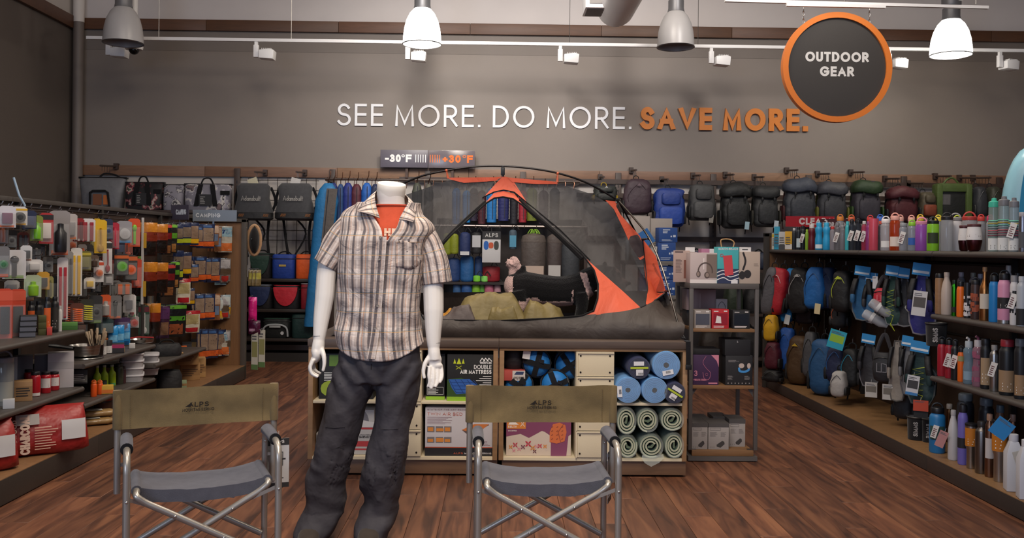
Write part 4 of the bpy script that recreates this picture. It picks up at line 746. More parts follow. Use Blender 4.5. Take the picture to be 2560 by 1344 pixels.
# ---------------------------------------------------------------- director chairs
STL, GRY, KH = M('#a8a198', 'plastic', .33, metal=.6), M('#55545b', 'fabric'), M('#736142', 'fabric')
def chair(label, loc, rz, seed, tagside):
    t = T('director_chair', label, 'chair', loc, rz, 'folding director chairs in front'); hw = .29; zt = .787
    def fold(x, z): return .006*math.sin(z*30+3*noise.noise(Vector((x*4, seed, z*3))))*math.exp(-((abs(x)-.27)/.16)**2)+.006*noise.noise(Vector((x*9, seed, z*14)))-.018*(1-(x/hw)**2)*0
    m = MB(); z0, z1 = zt-.144, zt+.004
    top = lambda x: .006*noise.noise(Vector((x*6, seed, 2)))
    def fs(x, z):
        u = (z-z0)/(z1-z0); return (x, -.013+fold(x, z)+.01*(1-(x/hw)**2), z+top(x)*u)
    m.sheet([(-hw-.012, z0), (hw+.012, z0), (hw+.012, z1), (-hw-.012, z1)], .012, fs, .005)
    bk = m.build('backrest', KH, t, ang=60)
    for s in (-1, 1):
        MB(XF((s*hw, 0, z0))).lathe([(.0165, 0), (.0175, .005), (.017, .08), (.0175, .142), (.0165, .148)], 14).build('backrest_sleeve', KH, bk)
        mm = MB(); [mm.cbox((s*(hw-.045), -.0175+fold(s*.245, z0+.006+i*.0085)+.003, z0+.006+i*.0085), (.0016, .001, .005)) for i in range(16)]; tag(mm.build('stitching', M('#5d4d33', 'fabric'), bk), kind='stuff')
    m = MB(); h = .019; text(m, 'ALPS', h, .2, x=.0, z=zt-.072, y=-.0145, al='c', width=.078, tr=.12); text(m, 'MOUNTAINEERING', .012, .18, x=.0, z=zt-.089, y=-.0145, al='c', width=.118)
    poly(m, [(-.05, zt-.071), (-.03, zt-.071), (-.022, zt-.052)], -.0146); tag(m.build('lettering', M('#241e1a', 'fabric'), bk, smooth=False), kind='stuff')
    rt = .0125
    for s in (-1, 1):
        MB().tube([(s*hw, 0, .40), (s*hw, 0, zt)], rt, 12).build('back_post', STL, t)
        x = s*(hw-.032); yf = -.345
        pts = [(x, .012, .015), (x, .012, .55)]+[(x, .012-.05*math.sin(a), .55+.06*(1-math.cos(a))) if 0 else (x, .012-.06+.06*math.cos(a), .555+.06*math.sin(a)) for a in [i*PI/16 for i in range(1, 9)]]
        pts += [(x, yf+.065+.065*math.cos(a), .55+.065*math.sin(a)) for a in [PI/2+i*PI/16 for i in range(0, 9)]]+[(x, yf, .3), (x, yf, .015)]
        MB().tube(pts, rt, 12).build('side_frame', STL, t)
        m = MB(); m.tube([(x, -.012, .608), (x, -.05, .617), (x, -.15, .618), (x, -.25, .617)], [.021, .0225, .0225, .021], 14); m.build('arm_pad', GRY, t); MB().tube([(x, -.249, .617), (x, -.257, .617)], .0222, 14).build('pad_hem', M('#17161a', 'fabric'), t)
        for y in (.012, yf): MB().tube([(x, y, 0), (x, y, .025)], .0155, 10).build('foot_cap', M('#19181a'), t)
        MB().tube([(x, yf, .055), (x, .012, .055)], .009, 8).build('floor_rail', STL, t)
        # seat rail bending into the crossing legs
        xs = s*.225; q = []
        for y, sg in ((yf+.02, 1), (-.02, -1)): q.append([(xs, y, .475), (xs-s*.004, y-.0*sg, .462), (xs-s*.03, y, .443), (xs-s*.08, y, .415), (-s*(hw-.055), y+.012*s, .205), (-s*(hw-.032), y+.012*s, .18)])
        rail = [Vector(p) for p in q[0][::-1]]; r2 = [Vector(p) for p in q[1]]
        A = bez([(xs, yf+.045, .478), (xs, yf+.02, .468), *[(p.x, p.y-.0, p.z) for p in rail[::-1][2:4]]], 5); full = list(reversed([*A, Vector((-s*(hw-.05), yf+.014, .2))]))+[Vector((xs, -.05, .478))]+bez([(xs, -.045, .478), (xs, -.02, .468), *[(p.x, p.y, p.z) for p in r2[2:4]]], 5)+[Vector((-s*(hw-.05), -.014, .2))]
        off_ = s*.0127
        MB().tube([Vector((p.x, p.y+(off_ if i < len(full)/2 else off_), p.z)) for i, p in enumerate(full)], rt*.95, 12).build('cross_leg', STL, t)
        for y in (yf, .012): MB(XF((x, y-.0125, .455 if y == yf else .56), rx=PI/2)).ell((0, 0, 0), (.005, .005, .004), 8, 6).build('rivet', M('#c9c5c0', 'metal'), t)
        for fq in (.12, .55): MB(XF(full[1].lerp(full[0], fq)+Vector((0, off_-.0125, 0)), rx=PI/2)).ell((0, 0, 0), (.005, .005, .004), 8, 6).build('rivet', M('#c9c5c0', 'metal'), t)
        MB().add([(x, yf+.004, .455), (x, yf+.004, .47), (xs-s*.06, yf+.03, .425), (xs-s*.06, yf+.03, .412)], [(0, 1, 2, 3), (3, 2, 1, 0)]).build('brace', STL, t)
        MB().box(min(x, s*hw), max(x, s*hw), .004, .02, .5, .512).build('bracket', STL, t)
    m = MB(); rings = []
    for i in range(17):
        u = -1+2*i/16; xx = u*.228; sag = -.024*(1-abs(u)**3)+.004*noise.noise(Vector((u*3, seed, 1)))
        rings.append([(xx, y, .492+sag+(.003*noise.noise(Vector((u*4, y*20, seed))))) for y in [yf+.048+(.27)*j/8 for j in range(9)]])
    m.loft(rings, False, False); m.loft([[(p[0], p[1], p[2]-.006) for p in r] for r in rings][::-1], False, False)
    fr_ = [r[0] for r in rings]; m.loft([fr_, [(p[0], p[1]-.001, p[2]-.045+.012*0) for p in fr_]], False, False)
    st = m.build('seat', GRY, t, ang=60)
    for s in (-1, 1): MB().tube([(s*.225, yf+.047, .478), (s*.225, -.04, .478)], .0185, 12).build('seat_sleeve', GRY, st)
    m = MB(); m.loft([[(.12+a, -.08, z) for a in (0, .025)] for z in (.46, .42)]+[[(.11, -.09, .37), (.13, -.088, .365)]], False, False); m.build('care_label', M('#c9cdd3', 'paper'), t)
    return t
def hang_card(ch, label, lx, ly, w, h, z, rz):
    q = XF(ch[0], ch[1]) @ Vector((lx, ly, z)); t = T('hang_card', label, 'tag', q, ch[1]+rz)
    MB().box(-w/2, w/2, -.001, .001, 0, h).build('card', M('#b9b6b4', 'paper'), t); o = -.0016
    pr(t, '#2c2b2a', lambda m: (quad(m, -w/2, w/2, h*.86, h, o), quad(m, -w/2, w/2, 0, h*.1, o))); pr(t, '#d5d2d0', lambda m: text(m, 'ALPS', h*.07, .2, x=0, z=h*.9, y=o*1.3, al='c'), 'lettering')
    pr(t, '#2c2b2a', lambda m: (stroke(m, [(-w*.25, h*.45), (-w*.25, h*.72), (w*.2, h*.72), (w*.2, h*.45)], .003, o, o), stroke(m, [(-w*.3, h*.58), (w*.3, h*.58)], .006, o, o), stroke(m, [(-w*.25, h*.46), (w*.2, h*.57)], .002, o, o), lines(m, -w*.4, w*.3, h*.15, h*.3, 4, o, .35)), 'chair_picture')
    MB().tube([(0, 0, h), (0, .0, h+.03)], .001, 4).build('string', M('#ddd'), t)
c1 = Vector((-1.165, 3.62, 0)); c2 = Vector((.185, 3.72, 0))
chair('left khaki director chair, turned slightly right, beside the mannequin', c1, R(22), 2.0, 0); chair('right khaki director chair, square to the camera, before the display cabinets', c2, R(2), 8.0, 0)
hang_card((c1, R(22)), 'white hang card with chair picture tied to the left chair', .315, .03, .085, .2, .36, 0); hang_card((c2, R(2)), 'white hang card seen edge on, tied to the right chair', .285, .04, .085, .21, .31, 1.25)
# ---------------------------------------------------------------- mannequin
YP = 4.26; p0 = at(958, 1344, Y=YP); man = T('mannequin', 'white headless mannequin in plaid shirt and charcoal trousers standing before the tent', 'mannequin', (p0.x, YP, 0)); mo = Vector((p0.x, YP, 0))
def mp(px, py, dy=0.0):
    p = at(px, py, Y=YP)-mo; p.y += dy; return p
KM = YP/F
def plaid():
    m, nt, b, L = newmat('plaid_cotton'); uv = nd(nt, 'UVMap'); sp = nd(nt, 'SeparateXYZ'); L(uv.outputs[0], sp.inputs[0])
    def st(src, per, pos, wid, soft=.25):
        a = nd(nt, 'Math', operation='MULTIPLY_ADD'); a.inputs[1].default_value = 1/per; a.inputs[2].default_value = -pos; L(src, a.inputs[0]); f = nd(nt, 'Math', operation='FRACT'); L(a.outputs[0], f.inputs[0])
        g = nd(nt, 'MapRange'); g.inputs[1].default_value = 0; g.inputs[2].default_value = 1; q = nd(nt, 'Math', operation='PINGPONG'); q.inputs[1].default_value = .5; L(f.outputs[0], q.inputs[0])
        g.inputs[1].default_value = wid/2*(1-soft); g.inputs[2].default_value = wid/2*(1+soft); g.inputs[3].default_value = 1; g.inputs[4].default_value = 0; L(q.outputs[0], g.inputs[0]); return g.outputs[0]
    col = nd(nt, 'RGB'); col.outputs[0].default_value = (*rgb('#c2b6b0'), 1); cur = col.outputs[0]
    u, v = sp.outputs[0], sp.outputs[1]
    def lay(mask, c, k):
        nonlocal cur
        mm = nd(nt, 'Math', operation='MULTIPLY'); mm.inputs[1].default_value = k; L(mask, mm.inputs[0]); x = nd(nt, 'MixRGB'); x.inputs[2].default_value = (*rgb(c), 1); L(mm.outputs[0], x.inputs[0]); L(cur, x.inputs[1]); cur = x.outputs[0]
    lay(st(v, .086, .7, .5, .06), '#a89890', .7); lay(st(u, .042, .0, .26, .1), '#4d474c', .85); lay(st(u, .042, .5, .22, .1), '#d8cbc4', .6); lay(st(u, .126, .16, .1, .1), '#39404a', .55); lay(st(u, .084, .2, .05), '#c98f6a', .45)
    lay(st(v, .086, .2, .028), '#c9985a', .75); lay(st(v, .086, .25, .026), '#4f6d70', .6); lay(st(v, .043, .05, .03), '#6b5b5c', .4); lay(st(u, .042, .17, .05), '#b98a6a', .3)
    L(cur, b.inputs['Base Color']); b.inputs['Roughness'].default_value = .85; b.inputs['Specular IOR Level'].default_value = .2
    tc = nd(nt, 'TexCoord'); n = nd(nt, 'TexNoise', i_Scale=13.0, i_Detail=3.0, i_Distortion=1.2); L(tc.outputs['Object'], n.inputs['Vector']); bp = nd(nt, 'Bump', i_Strength=.5, i_Distance=.02); L(n.outputs[0], bp.inputs['Height']); L(bp.outputs[0], b.inputs['Normal'])
    return m
PLD = plaid()
def wr(p, seed, a, s=1): # cloth folds
    return a*(noise.noise(Vector((p.x*9*s, p.y*9*s, p.z*5*s+seed)))+.6*noise.noise(Vector((p.x*20*s, p.y*20*s, p.z*9*s+seed))))
def ringed(rows, n=64, fold=.008, seed=0, back=1.0, sub=6, e=2.3, hemfn=None):
    """rows: (py, px_left, px_right, half depth, y shift). returns rings + uv, u measured round the body, v height"""
    R_ = [Vector((r[0], r[1], r[2], r[3])) for r in rows]; ysh = [r[4] for r in rows]; rr = []
    for i in range(len(rows)-1):
        for s_ in range(sub):
            t_ = s_/sub; a, b, c, d = R_[max(i-1, 0)], R_[i], R_[i+1], R_[min(i+2, len(R_)-1)]
            q = .5*((2*b)+(c-a)*t_+(2*a-5*b+4*c-d)*t_*t_+(3*b-a-3*c+d)*t_**3); rr.append((*q, ysh[i]*(1-t_)+ysh[i+1]*t_))
    rr.append((*R_[-1], ysh[-1])); rings, uv = [], []
    for py, xl, xr, hd, ys in rr:
        A, B = mp(xl, py), mp(xr, py); c = (A+B)/2; rx = (B.x-A.x)/2; ring = []
        for k in range(n+1):
            a = 2*PI*k/n+PI/2; ca, sa = math.cos(a), math.sin(a)
            q = Vector((c.x+rx*math.copysign(abs(ca)**(2/e), ca), c.y+ys+hd*math.copysign(abs(sa)**(2/e), sa), c.z+(c.x*0)))
            if hemfn: q.z += hemfn(a, py)
            nrm = Vector((ca, sa, 0)); q += nrm*wr(q, seed, fold); ring.append(q); uv.append((k/n*1.12, q.z*1.0))
        rings.append(ring)
    return rings, uv
# --- body (one continuous surface)
def limb(m, pts, r, n=16): m.tube(bez([mp(*p) for p in pts], 5), [a+(b-a)*t/5 for a, b in zip(r, r[1:]) for t in range(5)]+[r[-1]], n)
b = MB()
tors = [(860, 862, 1040, .1, 0), (780, 866, 1035, .1, 0), (700, 866, 1038, .105, 0), (620, 875, 1040, .105, .005), (560, 895, 1035, .085, .015), (535, 925, 1020, .066, .02), (515, 941, 1012, .06, .018), (490, 942, 1010, .064, .015), (478, 942, 1010, .064, .012)]
rg, _ = ringed(tors, 40, 0, sub=3, e=2.2); b.loft([r[:-1] for r in rg])
b.ell(mp(955, 880), (.165, .105, .1), 20, 12)
for pts in ([(900, 890), (872, 1010, -.01), (845, 1130, -.02), (815, 1230, -.0), (800, 1330, .02)], [(1000, 890), (988, 1010, -.01), (975, 1130, -.015), (952, 1230, .0), (932, 1330, .02)]): limb(b, pts, [.07, .058, .045, .042, .036])
AL = [(858, 592, .015), (836, 622, .008), (819, 665, -.005), (813, 740, -.015), (806, 800, -.03), (802, 850, -.045)]
AR = [(1066, 618, .015), (1078, 650, .008), (1083, 715, -.005), (1085, 775, -.02), (1085, 830, -.035), (1086, 868, -.045)]
limb(b, AL, [.045, .047, .045, .044, .036, .026]); limb(b, AR, [.045, .048, .048, .046, .036, .027])
def hand(m, wp, palm, fingers, thumb):
    limb(m, wp, [.027, .029, .03], 14)
    for a, r in palm: m.ell(mp(*a), r, 14, 10)
    for f in fingers: limb(m, f, [.0092, .0086, .0079, .0062], 10)
    limb(m, thumb, [.0135, .0108, .0092, .0072], 10)
hand(b, [(802, 848, -.045), (801, 862, -.05), (799, 878, -.052)], [((798, 880, -.052), (.024, .036, .036)), ((793, 894, -.05), (.02, .034, .018))],
     [[(790+dx, 892, dy), (783+dx, 910-ln, dy-.008), (788+dx, 926-ln, dy-.012), (803+dx, 934-ln, dy-.014)] for dx, dy, ln in ((4, -.092, 0), (0, -.068, -2), (1, -.044, -1), (4, -.022, 3))],
     [(810, 868, -.062), (818, 884, -.082), (820, 903, -.09), (817, 921, -.094)])
hand(b, [(1086, 866, -.045), (1087, 880, -.05), (1088, 896, -.052)], [((1088, 896, -.052), (.034, .02, .036)), ((1091, 909, -.056), (.033, .018, .018))],
     [[(1077, 910, -.07), (1076, 931, -.084), (1077, 947, -.088), (1073, 960, -.09)], [(1086, 914, -.066), (1087, 936, -.082), (1086, 952, -.09), (1081, 964, -.096)], [(1095, 914, -.06), (1097, 934, -.074), (1096, 950, -.084), (1091, 960, -.094)], [(1104, 909, -.05), (1107, 926, -.062), (1107, 939, -.074), (1102, 950, -.084)]],
     [(1076, 888, -.058), (1066, 903, -.074), (1062, 922, -.084), (1065, 939, -.09)])
bmz = remesh(b, .0035, 'body', 2); WH = M('#dcd6d0', 'plastic', .45); bmz.materials.append(WH); put('body', bmz, man)
MB(XF(mp(976, 488, .014), ry=.1, rx=.24)).lathe([(.058, -.05), (.064, -.02), (.066, .03), (.0665, .052), (.064, .056), (.002, .058)], 40, sy=.96).build('neck_cap', M('#e2dcd2', 'plastic', .4), man)
for a, r in ((AL[-1], .029), (AR[-1], .03)): MB(XF(mp(a[0], a[1]-14, a[2]+.004), ry=-.05)).tube([(r*math.cos(t_*PI/12), r*.98*math.sin(t_*PI/12), .0) for t_ in range(24)], .0012, 4, loop=True).build('wrist_joint', M('#4a4644'), man)
# --- tee shirt
tee = [(700, 890, 1020, .118, -.002), (620, 885, 1035, .126, -.004), (575, 900, 1040, .122, 0), (545, 920, 1035, .1, .012), (522, 934, 1028, .083, .015), (514, 937, 1024, .078, .015)]
rg, uv = ringed(tee, 48, .003, 3, sub=5); ts = MB().loft(rg, False, False, uv).build('tee_shirt', M('#b2482f', 'fabric'), man)
MB().tube([p+Vector((0, -.001, 0)) for p in rg[-1][:-1]], .006, 6, loop=True).build('neck_rib', M('#a8412a', 'fabric'), ts)
m = MB(XF(mp(975, 590))); text(m, 'HE', .034, .3, x=-.012, z=0, y=0, tr=.1, width=.058);
m.v = [Vector((v.x, min((q.x-v.x)**2+(q.z-v.z)**2+(9 if q.y > 0 else 0)+0*q.y for r in rg for q in r) and min(((q.x-v.x)**2+(q.z-v.z)**2, q.y) for r in rg for q in r if q.y < 0)[1]-.004, v.z)) for v in m.v]; tag(m.build('lettering', M('#d8b49c', 'paper'), ts, smooth=False), kind='stuff')
# --- shirt body, open at the neck: ring from placket round the back
sh = [(893, 842, 1057, .148, .0), (850, 838, 1052, .146, 0), (800, 844, 1049, .142, 0), (755, 847, 1050, .143, 0), (700, 848, 1056, .146, 0), (640, 847, 1064, .15, 0), (600, 846, 1072, .148, 0), (574, 847, 1086, .136, .004), (555, 848, 1078, .124, .01), (537, 852, 1058, .106, .016), (521, 868, 1040, .092, .02), (507, 900, 1026, .082, .02)]
def hem(a, py):
    if py < 780: return 0
    k = (py-780)/113; return k*(.075*abs(math.cos(a))**2.5)
rg, uv = ringed(sh, 110, .011, 11, sub=7, hemfn=hem)
# front opening: columns near the front centre (a = 3pi/2) are folded apart above the first button
shv = []; n1 = len(rg[0]); zb_ = mp(0, 592).z; zt__ = mp(0, 503).z
ri = min(rg, key=lambda r: abs(r[n1//2].z-zb_-.03)); cx = mp(972, 592).x+.012
j0 = max(j for j in range(n1//4, 3*n1//4) if ri[j].x <= cx)
for r in rg:
    nr = []
    for j, q in enumerate(r):
        o = q.copy()
        if q.y < 0.02 and q.z > zb_-.01:
            op = .085*min(1.1, (q.z-zb_)/(zt__-zb_)); d = o.x-cx; s_ = -1 if j <= j0 else 1; d = max(.001, d*s_)
            if d < op+.08: o.x = cx+s_*(op+d*(.08/(op+.08))); o.y -= .012*(1-d/(op+.08))
        # drape: diagonal pull folds
        if q.y < .03: o.y -= .007*math.sin((q.x*.8+q.z*1.3)*34+2)*math.exp(-((q.z-1.02)/.2)**2)+.006*math.sin((q.x*1.2-q.z*.7)*40)*math.exp(-((q.z-.86)/.15)**2)
        nr.append(o)
    shv.append(nr)
fs = []; nn = n1
for i in range(len(shv)-1):
    for j in range(n1-1):
        if j == j0 and rg[i][j].z > zb_-.004: continue
        fs.append((i*n1+j, i*n1+j+1, (i+1)*n1+j+1, (i+1)*n1+j))
sm = MB(); uvs = [(u, v) for u, v in uv]
sm.add([q for r in shv for q in r], fs, uvs); st = sm.build('shirt', PLD, man, ang=70)
md = st.modifiers.new('thickness', 'SOLIDIFY'); md.thickness = .003; md.offset = 0
def sleeve(name, path, r, seed):
    P = bez([mp(*p) for p in path], 6); rad = [a+(b-a)*t/6 for a, b in zip(r, r[1:]) for t in range(6)]+[r[-1]]; rings, uv = [], []; n = 40; L_ = 0; Tn = None
    for i, p in enumerate(P):
        d = (P[min(i+1, len(P)-1)]-P[max(i-1, 0)]).normalized(); u_ = Vector((0, 1, 0)); u_ = (u_-d*u_.dot(d)).normalized(); w_ = d.cross(u_); L_ += (P[i]-P[i-1]).length if i else 0; ring = []
        for k in range(n+1):
            a = 2*PI*k/n; q = p+(u_*math.cos(a)*.92+w_*math.sin(a))*rad[i]; q += (q-p).normalized()*wr(q, seed, .009, 1.2); ring.append(q); uv.append((k/n*.46, L_))
        rings.append(ring)
    o = MB().loft(rings, False, False, uv).build(name, PLD, st, ang=70); m_ = o.modifiers.new('t', 'SOLIDIFY'); m_.thickness = .003; return o
sleeve('sleeve', [(893, 556, .012), (872, 572, .01), (848, 606, .004), (826, 642, 0), (814, 662, -.002)], [.062, .07, .068, .064, .063], 21)
sleeve('sleeve', [(1047, 588, .012), (1066, 603, .01), (1080, 640, .004), (1088, 680, 0), (1092, 708, -.002)], [.058, .066, .066, .067, .068], 31)
# collar: stand and two leaves
def collar(pts, name='collar'):
    m = MB(); a = bez([mp(*p) for p in pts[0]], 6); b_ = bez([mp(*p) for p in pts[1]], 6); m.loft([a, [(x+y)/2+Vector((0, -.004, .003)) for x, y in zip(a, b_)], b_], False, False, [(i*.011, j*.04) for j in range(3) for i in range(len(a))])
    o = m.build(name, PLD, st, ang=70); q = o.modifiers.new('t', 'SOLIDIFY'); q.thickness = .003
collar([[(985, 484, .085), (955, 478, .08), (943, 474, .045), (939, 482, 0), (941, 500, -.045), (948, 522, -.092), (958, 548, -.124)], [(985, 508, .125), (940, 500, .115), (919, 498, .075), (909, 508, 0), (905, 518, -.065), (904, 532, -.118), (914, 533, -.142)]])
collar([[(985, 484, .085), (1005, 482, .07), (1015, 488, .04), (1021, 497, 0), (1022, 508, -.045), (1014, 528, -.09), (1004, 550, -.118)], [(985, 508, .125), (1014, 503, .105), (1032, 506, .06), (1040, 516, 0), (1043, 530, -.06), (1043, 543, -.11), (1040, 557, -.142)]])
# placket, buttons, pocket
front = lambda px, py: None
def fr_pt(px, py, d=.004):
    x = mp(px, py).x; z = mp(px, py).z; best = None
    for r in shv:
        for q in r:
            if q.y < .02:
                e_ = (q.x-x)**2+(q.z-z)**2
                if best is None or e_ < best[0]: best = (e_, q)
    return Vector((x, best[1].y-d, z))
cp = [(971, 592), (968, 640), (963, 700), (958, 760), (951, 830), (942, 886)]
def strip(name, off0, off1, mat, uvx, d=.004):
    m = MB(); c = [fr_pt(px, py, .013) for px, py in cp]; c = bez(c, 5); m.loft([[q+Vector((off0, 0, 0)), q+Vector(((off0+off1)/2, -.003, 0)), q+Vector((off1, 0, 0))] for q in c], False, False, [(uvx+k*.015, q.z) for q in c for k in range(3)])
    o = m.build(name, mat, st, ang=70); return o
strip('placket', -.024, .012, PLD, .2)
for px, py in ((962, 594), (960, 646), (955, 758), (950, 812)):
    q = fr_pt(px, py, .019); MB(XF(q, rx=PI/2)).lathe([(.001, -.001), (.0042, -.0005), (.0058, .001), (.0055, .0025), (.0035, .0018), (.001, .0016)], 14).build('button', M('#7d756e', 'plastic', .3), st)
m = MB(); c4 = [fr_pt(px, py, .006) for px, py in ((1000, 600), (1058, 606), (1056, 664), (1032, 672), (998, 664))]
pc = [(q.x, q.z) for q in c4]
def fpk(x, z):
    px = 1244+x
    b_ = min(((q.x-x)**2+(q.z-z)**2, q.y) for r in shv[::2] for q in r[::2] if q.y < .02); return (x, b_[1]-.006, z)
pk = m.sheet(pc, .02, fpk, 0); m.uv = [(u+.37, v) for u, v in m.uv]; o = pk.build('pocket', PLD, st); q = o.modifiers.new('t', 'SOLIDIFY'); q.thickness = .003
m = MB(); m.loft([[fr_pt(px, 598, .008), fr_pt(px, 606, .008)] for px in range(999, 1060, 6)], False, False, [(px*.002, .02*k) for px in range(999, 1060, 6) for k in (0, 1)]); m.build('pocket_hem', PLD, st)
# --- trousers
TR = M('#37343a', 'nylon', .8)
tr_ = MB()
wa = [(850, 858, 1048, .128, 0), (885, 850, 1050, .13, 0), (920, 842, 1050, .128, 0), (950, 830, 1047, .12, 0)]
def leg(rows, seed):
    rg, uv = ringed(rows, 40, .012, seed, sub=7, e=2.1); return [r[:-1] for r in rg]
LL = [(905, 846, 955, .112, 0), (950, 830, 945, .108, 0), (1000, 815, 918, .1, -.005), (1050, 806, 903, .094, -.01), (1100, 795, 890, .09, -.012), (1150, 782, 876, .088, -.012), (1185, 770, 868, .088, -.008), (1205, 767, 862, .086, -.002), (1240, 770, 861, .085, .004), (1275, 763, 856, .084, .006), (1300, 752, 846, .1, -.015), (1322, 744, 834, .118, -.035), (1338, 746, 824, .122, -.045)]
LR = [(905, 945, 1052, .112, 0), (950, 936, 1047, .108, 0), (1000, 938, 1038, .1, -.005), (1050, 937, 1028, .094, -.01), (1100, 930, 1019, .09, -.012), (1150, 918, 1010, .088, -.012), (1185, 908, 1004, .088, -.008), (1215, 906, 1000, .085, -.002), (1250, 914, 990, .083, .004), (1280, 900, 988, .084, .004), (1300, 893, 984, .1, -.015), (1322, 892, 970, .115, -.032), (1337, 895, 966, .12, -.042)]
rg, _ = ringed(wa, 40, .004, 2, sub=5, e=2.3); tr_.loft([r[:-1] for r in rg]); tr_.loft(leg(LL, 17)); tr_.loft(leg(LR, 29))
tm = remesh(tr_, .0075, 'trousers', 2)
for v in tm.vertices: # knee darts, bunching over the shoes
    z = v.co.z; c = v.co; lo = math.exp(-((z-.08)/.12)**2); kn = math.exp(-((z-.34)/.12)**2); d = v.normal
    r1 = 1-2*abs(noise.noise(Vector((c.x*7+2, c.y*7, z*13+c.x*6)))); r2 = 1-2*abs(noise.noise(Vector((c.x*12, c.y*12+4, z*9-c.x*10)))); up = math.exp(-((z-.76)/.1)**2)*(1 if c.y < 0 else .3)
    v.co = c+d*(.008*lo*r1*min(1, z/.12)+.01*kn*r1+.005*r2+.007*up*math.sin((c.x*(1.5 if c.x < 0 else -1.5)+z)*48))
tm.materials.append(TR); to = put('trousers', tm, man)
def seam(pts, d=-.0): return None
m = MB(); m.tube(bez([mp(938, 900, -.131), mp(937, 930, -.128), mp(935, 955, -.115)], 5), .002, 5); m.build('fly_seam', M('#201d20', 'fabric'), to)
for pts in ([(824, 1056, -.1), (845, 1058, -.106), (872, 1056, -.104)], [(958, 1060, -.104), (980, 1062, -.106), (1002, 1060, -.1)], [(812, 1105, -.098), (840, 1110, -.103), (872, 1098, -.1)]): m = MB(); m.tube(bez([mp(*p) for p in pts], 5), .0018, 5); m.build('knee_seam', M('#262327', 'fabric'), to)
# --- shoes
for px, dx in ((786, -.02), (930, .0)):
    c = mp(px, 1344); c.z = 0; sh_ = MB(); rings = []
    for y, w, h, zc in ((.1, .03, .04, .05), (.08, .04, .05, .05), (.02, .044, .055, .05), (-.04, .046, .05, .045), (-.1, .05, .044, .04), (-.15, .047, .036, .036), (-.185, .03, .024, .03)):
        rings.append([(c.x+p[0], c.y+y, max(.014, zc+p[1])) for p in se(w, h, 18, 2.5)])
    s_ = sh_.loft(rings).build('shoe', M('#3d352f', 'fabric'), man)
    MB().loft([[(c.x+p[0], c.y+p[1]-.045, z) for p in se(.056, .155, 26, 2.6)] for z in (.0, .018)]).build('sole', M('#2a2523', 'plastic', .7), s_, bev=.003)
    for i in range(5): MB().tube(bez([(c.x-.028, c.y-.06-.018*i, .078-.005*i), (c.x, c.y-.066-.018*i, .09-.006*i), (c.x+.028, c.y-.06-.018*i, .078-.005*i)], 4), .003, 5).build('lace', M('#b9ad9c', 'fabric'), s_)
# ---------------------------------------------------------------- goods builders
def face(x, y, k=1.0): return -math.atan2(x, y)*k
BOT = {'straight': [(.94, 0), (1, .02), (1, .78), (.9, .83), (.62, .87), (.6, .9)], 'swell': [(.9, 0), (1, .03), (1, .5), (.93, .62), (.7, .76), (.5, .84), (.46, .9)], 'wide': [(.92, 0), (1, .03), (1, .76), (.93, .82), (.78, .85), (.78, .88)],
 'tumbler': [(.74, 0), (.78, .02), (.78, .42), (1, .5), (1.04, .93), (1.04, .95)], 'squeeze': [(.9, 0), (1, .03), (1, .38), (.84, .5), (.84, .6), (1, .7), (.95, .8), (.62, .86)], 'jar': [(.96, 0), (1, .02), (1, .84), (.92, .88), (.9, .9)],
 'wine': [(.55, 0), (.8, .06), (1, .35), (.98, .55), (.8, .9), (.8, .92)], 'can': [(.98, 0), (1, .01), (1, .985), (.98, 1.0)], 'neck': [(.95, 0), (1, .02), (1, .55), (.9, .63), (.5, .72), (.38, .8), (.38, .92)], 'bucket': [(.9, 0), (.92, .01), (1, .99), (1, 1.0)]}
